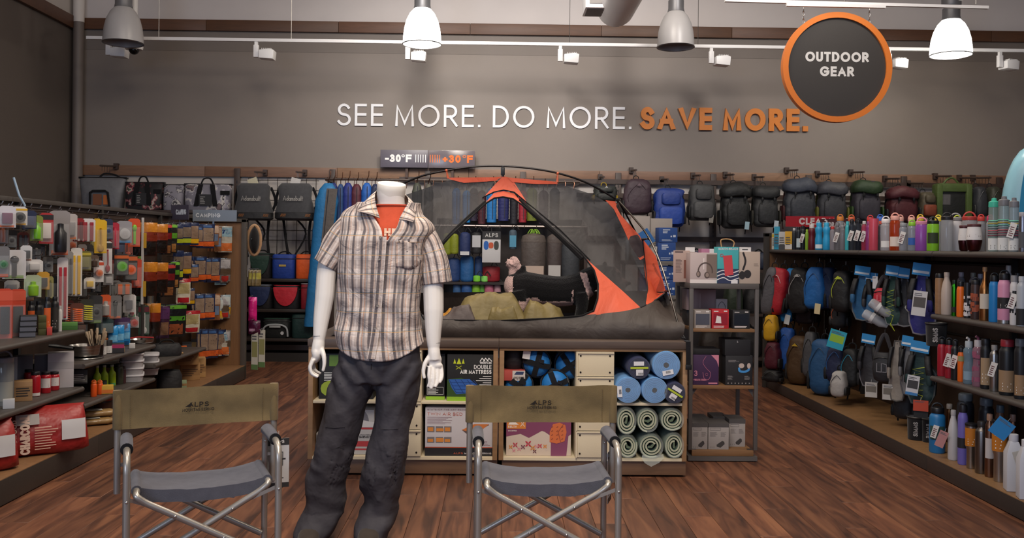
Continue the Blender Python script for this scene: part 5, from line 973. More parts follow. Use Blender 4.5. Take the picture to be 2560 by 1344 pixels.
def bottle(label, px, top, wpx, zb, X, style, col, cap, kind='metal', ck='plastic', capx=None, band=None, rough=None, group=None, base=None, py=None, extra='', name='water_bottle', cat='bottle', txt=None, band2=None, lid=None):
    p = at(px, py or 617, X=X); d = p.y; h = at(px, top, Y=d).z-zb; r = wpx*d/F/2; t = T(name, label, cat, (p.x, d, zb), face(p.x, d), group)
    prof = [(q*r, z*h) for q, z in BOT[style]]; n = 20
    mat = M(col, kind, rough) if kind != 'clear' else M(col, 'clear', .08, alpha=.42)
    m = MB()
    if style == 'square': pass
    m.lathe(prof, n).build('body', mat, t)
    rn, zn = prof[-1]; cr_ = (capx or (rn/r+.06))*r; ch = h-zn
    if style == 'bucket': MB().tube([(r*1.0*math.cos(a*PI/10), r*1.0*math.sin(a*PI/10), h) for a in range(20)], .006, 6, loop=True).build('rim', M(cap, ck), t)
    elif style != 'can':
        MB().lathe([(cr_*.97, zn-.002), (cr_, zn+ch*.08), (cr_, h-ch*.18), (cr_*.9, h), (.003, h+.0005)], n).build('cap', M(cap, ck), t)
    if 'loop' in extra: MB().tube([(cr_*.75*math.cos(a*PI/8), 0, h-.004+.75*cr_*math.sin(a*PI/8)) for a in range(9)], max(.004, r*.12), 7).build('carry_loop', M(cap, ck), t)
    if 'straw' in extra: MB().tube([(0, 0, h), (0, -.0, h+.012), (-.012, -.008, h+.02)], r*.24, 8).build('spout', M(band2 or '#d8d4d2', 'plastic'), t)
    if 'handle' in extra: MB().tube(bez([(cr_*.7, 0, h-.01), (cr_*1.4, -.01, h-.02), (cr_*1.5, -.01, h*.78), (cr_*1.0, -.005, h*.7)], 4), .006, 6).build('strap_handle', M('#17161a', 'fabric'), t)
    if band:
        z0, z1, bc = band; rr = [(q[0], q[1]) for q in prof]
        def rad(z):
            for (ra, za), (rb, zb2) in zip(rr, rr[1:]):
                if za <= z <= zb2: return ra+(rb-ra)*(z-za)/max(1e-6, zb2-za)
            return rr[-1][0]
        zs = [z0*h+(z1-z0)*h*i/5 for i in range(6)]; a0, a1 = ((0, 2*PI) if 'wrap' in extra else (-PI/2-1.0, -PI/2+1.0))
        MB().loft([[((rad(z)+.0009)*math.cos(a0+(a1-a0)*k/16), (rad(z)+.0009)*math.sin(a0+(a1-a0)*k/16), z) for k in range(17)] for z in zs], False, False).build('label_band', M(bc, 'paper'), t)
        if txt or 'print' in extra:
            mm = MB(); bw = 1.5*r; bz = (z1-z0)*h; rz_ = rad((z0+z1)/2*h)+.0016
            if txt: text(mm, txt, bz*.3, .2, x=0, z=z0*h+bz*.6, al='c', width=bw*.9)
            lines(mm, -bw*.4, bw*.4, z0*h+bz*.1, z0*h+bz*.5, 3, 0, .4)
            mm.v = [Vector((rz_*math.sin(v.x/rz_), -rz_*math.cos(v.x/rz_), v.z)) for v in mm.v]; mm.build('lettering', M('#e0dcd8' if sum(rgb(bc)) < 1 else '#3a3836', 'paper'), t, smooth=False)['kind'] = 'stuff'
    elif txt:
        mm = MB(); text(mm, txt, r*.5, .2, x=0, z=0, al='c', width=h*.62); mm.v = [Vector((0, 0, h*.5))+Vector((-v.z+r*.15, 0, v.x)) for v in mm.v]; rz_ = r*.985
        mm.v = [Vector((rz_*math.sin(v.x/rz_), -rz_*math.cos(v.x/rz_)-.002, v.z)) for v in mm.v]; mm.build('lettering', M('#a8a4a2', 'paper'), t, smooth=False)['kind'] = 'stuff'
    if 'tag' in extra:
        mm = MB(XF((-r*.25, -r-.008, h*.52), ry=.28)); mm.box(-.016, .016, -.0008, .0008, -.05, .03).build('hang_tag', M('#dcd8d4', 'paper'), t); mm = MB(XF((-r*.25, -r-.009, h*.52), ry=.28)); lines(mm, -.011, .011, -.04, .015, 5, -.0008); mm.build('tag_print', M('#6b3b38', 'paper'), t)['kind'] = 'stuff'
    if base: MB().lathe([(r*.95, 0), (r*1.004, .001), (r*1.004, h*.07)], n).build('base_ring', M(base, 'metal'), t)
    if lid: MB().lathe([(r*1.0, h), (r*1.03, h+.006), (r*1.0, h+.03), (r*.5, h+.036), (r*.45, h+.05), (.002, h+.052)], 18).build('lid', M(lid), t)
    if 'rings' in extra:
        for i in range(7): MB().tube([(r*1.02*math.cos(a*PI/8), r*1.02*math.sin(a*PI/8), h*(.36+.055*i)) for a in range(16)], .003, 5, loop=True).build('grip_ring', M(('#7a3148', '#7a3148', '#b04a5a', '#6d7a84', '#4f9a90', '#b9a43c', '#58b49a')[i], 'plastic'), t)
    if 'spots' in extra:
        for i in range(16):
            a, z = -PI/2+rnd.uniform(-1.3, 1.3), rnd.uniform(.08, .72)*h; s_ = rnd.uniform(.008, .016); MB(XF((0, 0, z), a+PI/2)).loft([[((r+.001)*math.sin(u*s_/r), -(r+.001)*math.cos(u*s_/r), w_*s_*1.3) for u in (-1, 0, 1)] for w_ in (-.6, .6)], False, False).build('spot', M(band2, 'paper'), t)
    return t
def pack(label, loc, w, h, d, col, col2, rz=0, style='day', cat='backpack', name='backpack', group=None, tagc=None, seed=0, logo=None, tilt=0, strapc='#141416'):
    """hanging backpack; loc is the top centre of the sack, back panel at y=0, front towards -y"""
    t = T(name, label, cat, loc, rz, group, ry=tilt); rings = []; n = 22
    prof = {'day': ((0, .55, .4), (.03, .8, .62), (.1, .95, .8), (.3, 1, .95), (.6, 1.02, 1.05), (.85, 1, 1), (.96, .92, .85), (1, .75, .6)), 'hike': ((0, .6, .6), (.04, .85, .85), (.12, .95, 1.0), (.26, .9, 1), (.32, .8, .9), (.5, .9, 1), (.8, .9, 1), (.95, .8, .85), (1, .6, .6)),
            'slim': ((0, .45, .4), (.06, .7, .7), (.2, .85, .9), (.5, 1, 1), (.85, .92, .95), (.97, .7, .7), (1, .5, .5))}[style]
    pv = [Vector((a, b, c)) for a, b, c in prof]; q = bez(pv, 3)
    for a, b, c in q:
        ring = []
        for x, y in se(w/2*b, d/2*c, n, 3.2):
            p = Vector((x, y-d*.5, -a*h)); p += Vector((x, y, 0)).normalized()*.02*w/.3*(noise.noise(Vector((x*12+seed, y*12, a*7+seed)))); ring.append(p)
        rings.append(ring)
    bd = MB().loft(rings[::-1]).build('body', M(col, 'nylon'), t, ang=60)
    f = lambda z: -d*.5-d*.5*1.0
    if style == 'hike':
        lid = [[(x, y-d*.55, -z*h+.012*math.sin(x*22+seed)) for x, y in se(w*.5*b, d*.58*b2, n, 2.8)] for z, b, b2 in ((.3, .88, .96), (.27, .99, 1.06), (.14, 1.0, 1.06), (.03, .8, .84), (-.015, .45, .5))]
        MB().loft(lid).build('lid', M(col2, 'nylon'), t, ang=60)
        MB().loft([[(x, y-d*.96, -z*h) for x, y in se(w*.34*b, .03*b, 16, 3)] for z, b in ((.92, .7), (.86, 1), (.5, 1), (.42, .8))]).build('front_pocket', M(col, 'nylon'), t, ang=60)
    elif style == 'day':
        for z0, z1, k in ((.5, .93, .78), (.14, .42, .62)):
            MB().loft([[(x, y-d*1.0, -z*h) for x, y in se(w*.5*k*b, .035*b, 16, 3.2)] for z, b in ((z1, .85), (z1-.04, 1), (z0+.05, 1), (z0, .85))]).build('front_pocket', M(col2 if k > .7 else col, 'nylon'), t, ang=60)
        MB().tube(bez([(-w*.44, -d*.75, -.55*h), (-w*.42, -d*.8, -.2*h), (-w*.25, -d*.72, -.07*h), (w*.25, -d*.72, -.07*h), (w*.42, -d*.8, -.2*h), (w*.44, -d*.75, -.55*h)], 4), .0035, 5).build('zipper', M('#0c0c0d'), t)
    else: MB().tube(bez([(-w*.3, -d*.9, -.75*h), (-w*.36, -d*.97, -.45*h), (0, -d*.98, -.15*h), (w*.25, -d*.95, -.3*h)], 4), .003, 5).build('zipper', M(col2), t)
    for s in (-1, 1):
        MB().tube(bez([(s*w*.2, .004, -.03*h), (s*w*.3, .02, -.25*h), (s*w*.36, .012, -.6*h), (s*w*.42, -.01, -.9*h), (s*w*.4, -.02, -1.12*h)], 4), [.018]*8+[.016]*5+[.006]*4, 7).build('shoulder_strap', M(strapc, 'fabric'), t)
    for s in (-1, 1): MB(XF((s*w*.5, -d*.5, -.7*h))).loft([[(x, y, z*h) for x, y in se(.018*b, d*.36*b, 12, 2.6)] for z, b in ((-.22, .8), (-.15, 1), (.05, 1), (.1, .8))]).build('side_pocket', M(strapc, 'nylon'), t)
    MB().tube(bez([(-.03, -.02, -.01), (-.028, -.02, .03), (0, -.02, .045), (.028, -.02, .03), (.03, -.02, -.01)], 4), .005, 6).build('haul_loop', M('#1a1a1c' if not logo else strapc, 'fabric'), t)
    MB().tube([(0, -.02, .04), (0, -.02, .075), (.0, .0, .09)], .003, 5).build('hanger_hook', M('#6f6a66', 'metal'), t)
    if style == 'hike':
        for s in (-1, 1): MB().tube(bez([(s*w*.22, -d*1.02, -.12*h), (s*w*.22, -d*1.1, -.3*h), (s*w*.24, -d*1.1, -.45*h)], 4), .006, 5).build('lid_strap', M('#111', 'fabric'), t); MB().cbox((s*w*.22, -d*1.12, -.34*h), (.026, .014, .036)).build('buckle', M('#0c0c0e'), t, bev=.003)
    if logo: m = MB(); poly(m, [(-.03, -.0), (.0, .028), (.03, 0)]); m.m = Matrix(); o = m.build('logo_patch', M(logo, 'paper'), t); o.matrix_local = Matrix.Translation((0, -d*(1.16 if style == 'hike' else 1.12), -h*(.22 if style == 'hike' else .2)))
    if tagc: MB(XF((w*.3, -d*1.1, -h*.85), ry=.1)).box(-.026, .026, -.001, .001, -.09, 0).build('hang_tag', M(tagc, 'paper'), t)
    return t
def vest(label, loc, w, h, col, edge, rz, inner='#17171b', cat='running vest', group=None, cord=None, card=None, lean=0, bottle_=None, seed=0):
    """running vest hung by its collar: two shoulder panels over a lower body"""
    t = T('running_vest', label, cat, loc, rz, group, ry=lean)
    P = [(-.14, 0), (.14, 0), (.2, -.12), (.34, -.3), (.5, -.42), (.46, -.8), (.3, -.98), (0, -1.0), (-.3, -.98), (-.46, -.8), (-.5, -.42), (-.34, -.3), (-.2, -.12)]; P = [(x*w, z*h) for x, z in P]
    def fn(x, z): return (x, -.035-.03*math.cos(x/w*2.6)-.016*noise.noise(Vector((x*14+seed, z*11, seed))), z)
    MB().sheet(P, .03, fn, .045).build('back_panel', M(col, 'nylon'), t, ang=70)
    MB().tube([fn(*q) for q in P], .006, 6, loop=True).build('piping', M(edge, 'fabric'), t)
    for s in (-1, 1):
        MB().loft([[(s*w*(.26+.16*k)+x, -.075+y-.03*math.sin(k*PI), -h*(.1+.5*k)) for x, y in se(w*.11, .018, 12, 3)] for k in (0, .15, .35, .6, .85, 1)]).build('shoulder_panel', M(inner, 'nylon'), t, ang=60)
        MB().loft([[(s*w*.36+x*b, -.098+y*b, -h*z) for x, y in se(w*.1, .02, 10, 3)] for z, b in ((.62, .7), (.58, 1), (.44, 1), (.4, .8))]).build('flask_pocket', M(col, 'nylon'), t, ang=60)
    MB().tube([fn(0, -.02), (0, -.02, .02), (.0, .01, .035)], .0035, 5).build('hanger_hook', M('#77726e', 'metal'), t)
    if cord: MB().tube([Vector((w*.2*(-1)**i, -.1-.004*i, -h*(.3+.05*i))) for i in range(11)]+[Vector((0, -.12, -h*1.0)), Vector((.03, -.12, -h*1.1)), Vector((0, -.12, -h*.95))], .0028, 5).build('bungee_cord', M(cord), t)
    if card: MB(XF((w*.05, -.105, .03), ry=.12)).box(-w*.32, w*.32, -.001, .001, -.12*h, .03).build('header_card', M(card, 'paper'), t); MB(XF((w*.05, -.1066, .03), ry=.12)).box(-w*.29, w*.29, -.0004, 0, -.085*h, -.045*h).build('card_print', M('#d3dbe2', 'paper'), t)
    if bottle_:
        m = MB(XF((w*.3, -.12, -h*.66), ry=.9)); m.lathe([(.028, 0), (.033, .01), (.033, .1), (.02, .125), (.016, .15)], 14).build('soft_flask', M(bottle_, 'clear', .12, alpha=.5), t)
    return t
def waist(label, loc, w, h, col, rz, logo, group=None, seed=0):
    t = T('waist_pack', label, 'waist pack', loc, rz, group)
    MB().tube(bez([(-w*.45, -.03, -h*.62), (-w*.22, -.02, -h*.2), (0, -.01, 0), (w*.2, -.02, -h*.2), (w*.45, -.03, -h*.6)], 5), [.009+.006*math.sin(i*PI/20) for i in range(21)], 7).build('belt', M('#3c3a3e', 'fabric'), t)
    MB().loft([[(x*b, -.05+y*b, -h*z) for x, y in se(w*.48, .05, 20, 2.6)] for z, b in ((1.0, .55), (.95, .85), (.75, 1), (.5, .92), (.38, .6))]).build('pouch', M(col, 'nylon'), t, ang=60)
    m = MB(); stroke(m, [(-w*.22, -h*.6), (-w*.22, -h*.78), (-w*.02, -h*.78), (-w*.02, -h*.6)], .006, 0, 0); stroke(m, [(w*.04, -h*.6), (w*.2, -h*.62), (w*.2, -h*.78), (w*.04, -h*.78)], .006, 0, 0); o = m.build('logo_print', M(logo, 'paper'), t, smooth=False); o['kind'] = 'stuff'; o.matrix_local = Matrix.Translation((0, -.103, 0))
    MB().tube(bez([(-w*.4, -.085, -h*.52), (0, -.1, -h*.47), (w*.4, -.085, -h*.52)], 4), .0035, 5).build('zipper', M('#0e0e10'), t)
    MB().tube([(0, -.01, 0), (0, -.005, .03), (0, .02, .045)], .003, 5).build('hanger_hook', M('#77726e', 'metal'), t)
    return t
def card(label, loc, w, h, col, rz, tilt=0, pc='#5a5a60', img=None, name='product_card', cat='tag', strip=None):
    t = T(name, label, cat, loc, rz, ry=tilt); MB().box(-w/2, w/2, -.001, .001, -h, 0).build('card', M(col, 'paper'), t)
    if img: MB().box(-w*.42, w*.42, -.0016, -.001, -h*.66, -h*.25).build('picture', M(img, 'paper'), t)
    if strip: MB().box(-w/2, w/2, -.0016, -.001, -h, -h*.86).build('strip', M(strip, 'paper'), t)
    m = MB(); lines(m, -w*.4, w*.35, -h*.2, -h*.06, 2, -.0017, .5); m.build('lettering', M(pc, 'paper'), t, smooth=False)['kind'] = 'stuff'
    MB().tube([(0, 0, 0), (0, .004, .02)], .001, 4).build('loop', M('#b9b9b9'), t)
    return t
def pouch(label, loc, w, h, cols, rz, lean=0, group=None, name='food_pouch', cat='pouch', thick=.014, win=None, oval=None):
    """printed foil pouch on a hook: cols = list of (z0,z1,colour) bands from the bottom"""
    t = T(name, label, cat, loc, rz, group, rx=lean); nx, nz = 6, 9
    def fn(x, z, s=-1):
        k = (1-abs(2*x/w)**3)*(1-abs(2*(z/h+.5))**4); return (x, s*thick*max(0, k)+.0035*math.sin(x*60+z*43), z)
    def grid(z0, z1, s, dy=0, x0=-.5, x1=.5):
        n = max(1, int((z1-z0)*nz+.5)); return [[(fn(w*(x0+(x1-x0)*i/nx), -h*(1-(z0+(z1-z0)*j/n)), s)[0], fn(w*(x0+(x1-x0)*i/nx), -h*(1-(z0+(z1-z0)*j/n)), s)[1]+dy, -h*(1-(z0+(z1-z0)*j/n))) for i in range(nx+1)] for j in range(n+1)]
    m = MB(); m.loft(grid(0, 1, -1), False, False); m.loft(grid(0, 1, 1)[::-1], False, False); m.build('bag', M(cols[0], 'foil'), t, ang=70)
    for z0, z1, x0, x1, c in cols[1:]: MB().loft(grid(z0, z1, -1, -.0012, x0, x1), False, False).build('print_panel', M(c, 'foil'), t, ang=70)
    return t
def blister(label, loc, w, h, col, obj, oc, rz, cat='camp accessory', name='carded_tool', group=None, hdr=None, oc2=None):
    """hang-sell card with a goods shape on its front: obj = 'box','spoon','bottle','disc','coil','strap','tool','tube'"""
    t = T(name, label, cat, loc, rz, group); MB().prism([(-w/2, -h), (w/2, -h), (w/2, -.012), (w*.3, 0), (-w*.3, 0), (-w/2, -.012)], -.001, .001).build('card', M(col, 'paper'), t)
    if hdr: MB().box(-w/2, w/2, -.0018, -.001, -h*.22, -.012).build('header_print', M(hdr, 'paper'), t)
    m = MB(); om = M(oc, 'plastic', .35); c = (0, -.012, -h*.58)
    if obj == 'box': m.cbox(c, (w*.6, .024, h*.5)); m = m.build('goods', om, t, bev=.004)
    elif obj == 'bottle': m.m = XF((0, -.018, -h*.92)); m.lathe([(w*.3, 0), (w*.32, .01), (w*.32, h*.42), (w*.18, h*.5), (w*.17, h*.62), (w*.05, h*.64)], 14); m.build('goods', om, t)
    elif obj == 'disc': m.m = XF(c, rx=PI/2); m.lathe([(w*.34, -.012), (w*.38, 0), (w*.36, .014), (w*.2, .018)], 18); m.build('goods', om, t)
    elif obj == 'coil':
        for i in range(7): MB(XF((0, -.014, -h*(.3+.09*i)), ry=.1)).tube([(w*.34*math.cos(a*PI/7), -.006-.012*math.sin(a*PI/7), 0) for a in range(15)], h*.03, 6).build('cord_turn', om, t)
    elif obj == 'spoon': m.tube(bez([(0, -.008, -h*.25), (.002, -.008, -h*.6), (0, -.01, -h*.78)], 4), w*.09, 7); m.ell((0, -.01, -h*.84), (w*.26, .007, h*.12), 10, 6); m.build('goods', om, t)
    elif obj == 'strap':
        for s in (-.22, .22): MB().box(w*s-w*.13, w*s+w*.13, -.012, -.002, -h*.97, -h*.16).build('strap', om, t, bev=.002)
    elif obj == 'tube': m.m = XF((0, -.016, -h*.9)); m.lathe([(w*.2, 0), (w*.22, .005), (w*.22, h*.6), (w*.16, h*.66), (w*.16, h*.72)], 12); m.build('goods', om, t)
    elif obj == 'tool': m.box(-w*.1, w*.1, -.016, -.002, -h*.9, -h*.45); m.ell((0, -.01, -h*.34), (w*.2, .012, h*.13), 10, 8); m.build('goods', om, t, bev=.003)
    if oc2: MB().box(-w*.4, w*.4, -.002, -.001, -h*.98, -h*.88).build('foot_print', M(oc2, 'paper'), t)
    MB().loft([[(x, -.03+abs(x/w)**4*.3*0+(.026 if abs(x) > w*.4 else 0), -h*z) for x in (-w*.46, -w*.4, w*.4, w*.46)] for z in (.3, .95)], False, False).build('clear_shell', M('#f2f4f4', 'clear', .08, alpha=.12), t)
    return t
def carton(label, p, w, d, h, col, rz=0, cat='box', name='carton', band=None, kind='paper', group=None, lab=None):
    t = T(name, label, cat, p, rz, group); MB().box(-w/2, w/2, -d/2, d/2, 0, h).build('carton', M(col, kind), t, bev=.002)
    if band: MB().box(-w/2*.98, w/2*.98, -d/2-.0009, -d/2, h*band[0], h*band[1]).build('print_panel', M(band[2], 'paper'), t)
    if lab: m = MB(); lines(m, -w*.4, w*.4, h*.25, h*.75, 4, -d/2-.0016); m.build('lettering', M(lab, 'paper'), t, smooth=False)['kind'] = 'stuff'
    return t
# ---------------------------------------------------------------- right gondola
XB, XS, XQ = 2.65, 2.68, 3.22; YE = 9.0; ZD = .1; Y0 = 4.45; DG = M('#4a4440', 'paint', .5); WD = M('#6e4f33', 'wood', sc=1)
rg_ = T('right_gondola', 'long right gondola of bottles and running vests with grey shelves', 'shelving', (XB, YE, 0)); g0 = Vector((XB, YE, 0))
def RB(x0, x1, y0, y1, z0, z1): return MB(Matrix.Translation(-g0)).box(x0, x1, y0, y1, z0, z1)
RB(XB+.02, XQ, Y0, YE, 0, .012).build('plinth', M('#1b1715', 'paint'), rg_)
ys = [Y0, 5.61, 6.77, 7.94, YE]
for a, b in zip(ys, ys[1:]):
    RB(XB, XB+.02, a+.002, b-.002, .005, ZD-.004).build('kick_plate', M('#37302d', 'paint', .45), rg_, bev=.002); RB(XB+.002, XQ, a+.001, b-.001, ZD-.03, ZD).build('base_deck', M('#81603e', 'wood', sc=1), rg_, bev=.002)
    RB(XQ, XQ+.02, a+.001, b-.001, ZD, 1.5).build('back_board', M('#3b2a1f', 'wood', sc=1), rg_)
    o = RB(XS, XQ, a+.003, b-.003, 1.318, 1.352).build('top_shelf', DG, rg_, bev=.012); MB(Matrix.Translation(-g0)).tube([(XS+.004, a+.005, 1.335), (XS+.004, b-.005, 1.335)], .017, 10).build('shelf_nose', DG, o)
    for y in (a+.03,): RB(XQ-.035, XQ, y, y+.03, ZD, 1.5).build('upright', M('#2a2523', 'paint'), rg_)
for z in (.963, .582):
    for a, b in ((Y0, 5.64),): o = RB(XS+.02, XQ, a+.003, b-.003, z-.03, z).build('shelf', DG, rg_, bev=.006); MB(Matrix.Translation(-g0)).tube([(XS+.012, a+.004, z-.014), (XS+.012, b-.004, z-.014)], .0165, 10).build('shelf_nose', DG, o)
RB(XB-.03, XB+.02, YE-.01, YE+.03, 0, 1.51).build('end_post', M('#3a3430', 'paint'), rg_, bev=.003); RB(XB+.02, XQ, YE, YE+.02, 0, 1.5).build('end_panel', WD, rg_); RB(XB-.03, XQ, YE-.01, YE+.03, 1.48, 1.515).build('end_cap', M('#3a3430', 'paint'), rg_)
def bar(z, y0, y1): MB(Matrix.Translation(-g0)).tube([(XQ-.06, y0, z), (XQ-.06, y1, z)], .012, 8).build('hang_bar', M('#2f2a28', 'metal'), rg_)
bar(1.27, 5.64, YE); bar(.78, 5.64, YE)
# top shelf goods
ZS = 1.353; g1 = 'bottles along the top shelf'
def rbx(lb, px, top, wpx, col, band=None, d=.1, X=2.74):
    p = at(px, 620, X=max(2.705, min(X, (px-1244)*8.9/F))); p.y = min(p.y, 8.95); k = p.y/F; h = at(px, top, Y=p.y).z-ZS; return carton(lb, (p.x, p.y, ZS), wpx*k, .04, h, col, face(p.x, p.y), band=band, lab='#555', name='bottle_box')
rbx('yellow and white slim carton at the far end of the right top shelf', 1928, 583, 13, '#d2cdbf', (.75, .95, '#d8b63c')); rbx('tall cyan carton beside the yellow and white slim carton', 1942, 566, 14, '#37a3c4', (.1, .5, '#2b7f9e'))
rbx('white and dark grey carton before the yellow bottle carton', 1955, 579, 16, '#c9c7c5', (.0, .25, '#4a4a4d')); rbx('yellow carton with white picture, next to dark bottles', 1971, 578, 17, '#d8a52c', (.02, .3, '#d9d4cc'))
TOPS = [(1985, 570, 10, 'straight', '#20252c', '#c9c7c6', 'plastic', ('dark slim bottle just right of the yellow carton', {})), (1996, 567, 11, 'straight', '#1b2028', '#17171a', 'plastic', ('dark slim bottle with pale label, second right of the yellow carton', {'band': (.1, .5, '#c3d3d8')})),
 (2007, 564, 12, 'straight', '#15181d', '#1a1a1d', 'plastic', ('black bottle with white hanging card left of green slim bottle', {'extra': 'tag'})), (2017, 573, 8, 'straight', '#7fa62c', '#9cc43c', 'plastic', ('thin lime green bottle left of the dark red bottle', {})),
 (2029, 561, 17, 'squeeze', '#5e1420', '#d8cfce', 'plastic', ('dark red squeeze bottle with white top', {'extra': 'straw'})), (2047, 556, 19, 'squeeze', '#2492c6', '#35a6d6', 'plastic', ('bright blue squeeze bottle, left of the blue pair', {'extra': 'straw', 'band': (.05, .2, '#dfe6ea')})),
 (2066, 556, 18, 'squeeze', '#2a9bd0', '#3badd9', 'plastic', ('bright blue squeeze bottle, right of the blue pair', {'extra': 'straw'})), (2081, 566, 13, 'straight', '#b9b4bd', '#c33a36', 'clear', ('clear bottle with red cap right of the blue pair', {})),
 (2093, 558, 15, 'straight', '#8d8b92', '#77767a', 'clear', ('grey clear bottle with white tag and wire loop', {'extra': 'tagloop'})), (2106, 562, 14, 'straight', '#9a99a0', '#8d8c90', 'clear', ('plain smoky clear bottle left of the teal one', {})),
 (2118, 553, 11, 'straight', '#3aa9b4', '#48bcc6', 'plastic', ('slim teal bottle left of two navy tagged bottles', {})), (2129, 550, 15, 'straight', '#2c3442', '#15161a', 'clear', ('navy bottle with red edged tag, left of the navy pair', {'extra': 'tagloop'})),
 (2145, 549, 15, 'straight', '#29313f', '#15161a', 'clear', ('navy bottle with red edged tag, right of the navy pair', {'extra': 'tagloop'})), (2160, 552, 13, 'straight', '#c94a6a', '#c7c2c0', 'clear', ('pink clear bottle with large white tag', {'extra': 'tag'})),
 (2171, 553, 14, 'straight', '#b54a9a', '#99407f', 'clear', ('magenta clear bottle left of the rose bottle', {})), (2184, 546, 23, 'can', '#c24a5c', '#d8606e', 'plastic', ('wide rose red bottle with ribbed top', {'rough': .3})),
 (2201, 552, 12, 'straight', '#3f4048', '#c2432f', 'clear', ('smoky bottle with orange cap right of the rose bottle', {})), (2214, 547, 25, 'wide', '#d3d0d6', '#e3dcdc', 'clear', ('wide clear bottle with white cap', {'extra': 'loop', 'band': (.1, .3, '#dcdcdc')})),
 (2237, 539, 26, 'wide', '#cc4a18', '#e0a396', 'clear', ('wide orange bottle with pink cap', {'extra': 'loop', 'band': (.12, .4, '#d8c9c0')})), (2258, 557, 20, 'wide', '#b9bcc6', '#8d8f93', 'clear', ('small clear child bottle with grey lid and white tag', {'extra': 'tag'})),
 (2280, 555, 21, 'wide', '#aeb4c0', '#86bf2e', 'clear', ('small clear child bottle with green ring lid and blue disc', {'extra': 'loop', 'band': (.2, .45, '#2b5aa8')})), (2304, 553, 31, 'jar', '#8a4aa0', '#d98aa8', 'plastic', ('purple child bottle with pink flip lid', {'extra': 'loop', 'rough': .25})),
 (2332, 551, 29, 'jar', '#7ab32a', '#16181a', 'plastic', ('bright green child bottle with black flip lid', {'extra': 'loop', 'rough': .25, 'band': (.25, .6, '#253218')})), (2367, 540, 29, 'jar', '#b7b9bd', '#1d1b1b', 'clear', ('tall clear glass jar with black lid', {'extra': 'loop'})),
 (2388, 543, 32, 'jar', '#c9c7c9', '#8f8d8d', 'plastic', ('white wrapped jar with grey lid behind the tumblers', {'extra': 'loop', 'X': 2.83})), (2423, 541, 36, 'jar', '#c2bfc2', '#b13a34', 'clear', ('clear jar with red clip lid behind the tumblers', {'extra': 'loop', 'X': 2.86})),
 (2410, 563, 27, 'wine', '#4e2a2c', '#5a3436', 'metal', ('small bronze stemless tumbler with white sleeve', {'band': (.42, .88, '#cfcccc'), 'extra': 'wrapprint', 'X': 2.71})), (2435, 560, 37, 'wine', '#542c2e', '#5a3436', 'metal', ('large bronze stemless tumbler with white sleeve', {'band': (.42, .9, '#d3d0d0'), 'extra': 'wrapprint', 'X': 2.7})),
 (2484, 518, 25, 'can', '#9fb6b0', '#4fb79c', 'clear', ('tall ringed infuser bottle, left of three', {'extra': 'ringswrapprintlid', 'lid': '#3fae94', 'band': (.03, .3, '#cfd0d0')})), (2509, 514, 26, 'can', '#a4aeb0', '#77777b', 'clear', ('tall ringed infuser bottle, middle of three', {'extra': 'ringswrapprint', 'lid': '#6f6f73', 'band': (.03, .3, '#cfd0d0')})),
 (2534, 518, 23, 'can', '#a2abb0', '#77777b', 'clear', ('tall ringed infuser bottle, right of three, with tan tag', {'extra': 'ringswrapprinttag', 'lid': '#6f6f73', 'band': (.03, .3, '#cfd0d0')})), (2556, 530, 18, 'jar', '#8d8c93', '#9a989c', 'metal', ('grey bottle at the right frame edge of the top shelf', {'band': (.1, .5, '#4b4c50')}))]
for px, top, w, sty, col, cap, kd, (lb, kw) in TOPS:
    kw = dict(kw); X = kw.pop('X', 2.74); bottle(lb, px, top, w, ZS, X, sty, col, cap, kd, group=g1, **kw)
BK = [(2100, '#e08a3a'), (2128, '#d2603a'), (2175, '#c93a3a'), (2200, '#3a6ac0'), (2250, '#e0a89a'), (2278, '#e0a89a'), (2300, '#d8b63c'), (2345, '#d8c03c'), (2392, '#b9c23c'), (2452, '#c23c34'), (2475, '#c0305a')]
for i, (px, c) in enumerate(BK): bottle('clear bottle with %s cap in the back row, %s from the shelf end' % ({'#e0a89a': 'pink', '#d8b63c': 'yellow', '#d8c03c': 'yellow'}.get(c, 'bright'), ordn(i)), px, 541+i % 3, 20, ZS, 2.98, 'wide', '#b9bcc2', c, 'clear', group='back row bottles on the top shelf', extra='loop')
# sign
a = at(1964, 566, Y=8.9); b = at(2086, 541, Y=8.9); t = T('clearance_sign', 'red CLEARANCE sign standing on the far end of the right shelf', 'sign', (a.x, 8.9, 1.353)); w = b.x-a.x; h0 = a.z-1.353; h1 = b.z-1.353
MB().box(0, w, -.004, .004, h0, h1).build('board', M('#b8222a', 'paper', .35), t); m = MB(); text(m, 'CLEARANCE', .068, .25, x=w*.27, z=h0+.02, y=-.0055, width=.5, tr=.12); m.build('lettering', M('#e6d6d2', 'paper'), t, smooth=False)['kind'] = 'stuff'
MB().box(.1, .12, -.003, .003, 0, h0).box(w-.12, w-.1, -.003, .003, 0, h0).build('stem', M('#888', 'metal'), t)['kind'] = 'stuff'
a = at(2050, 566, Y=8.6); t = T('hydration_sign', 'dark red and grey HYDRATION sign angled beside the red clearance sign', 'sign', (a.x, 8.6, 1.353), -.75); MB().box(0, .3, -.004, .004, .16, .29).build('board', M('#4a2a30', 'paper', .3), t); m = MB(); text(m, 'HYDRATION', .05, .2, x=.03, z=.21, y=-.0055, width=.24); m.build('lettering', M('#b9aeb0', 'paper'), t, smooth=False)['kind'] = 'stuff'; MB().box(.14, .16, -.003, .003, 0, .16).build('stem', M('#888', 'metal'), t)
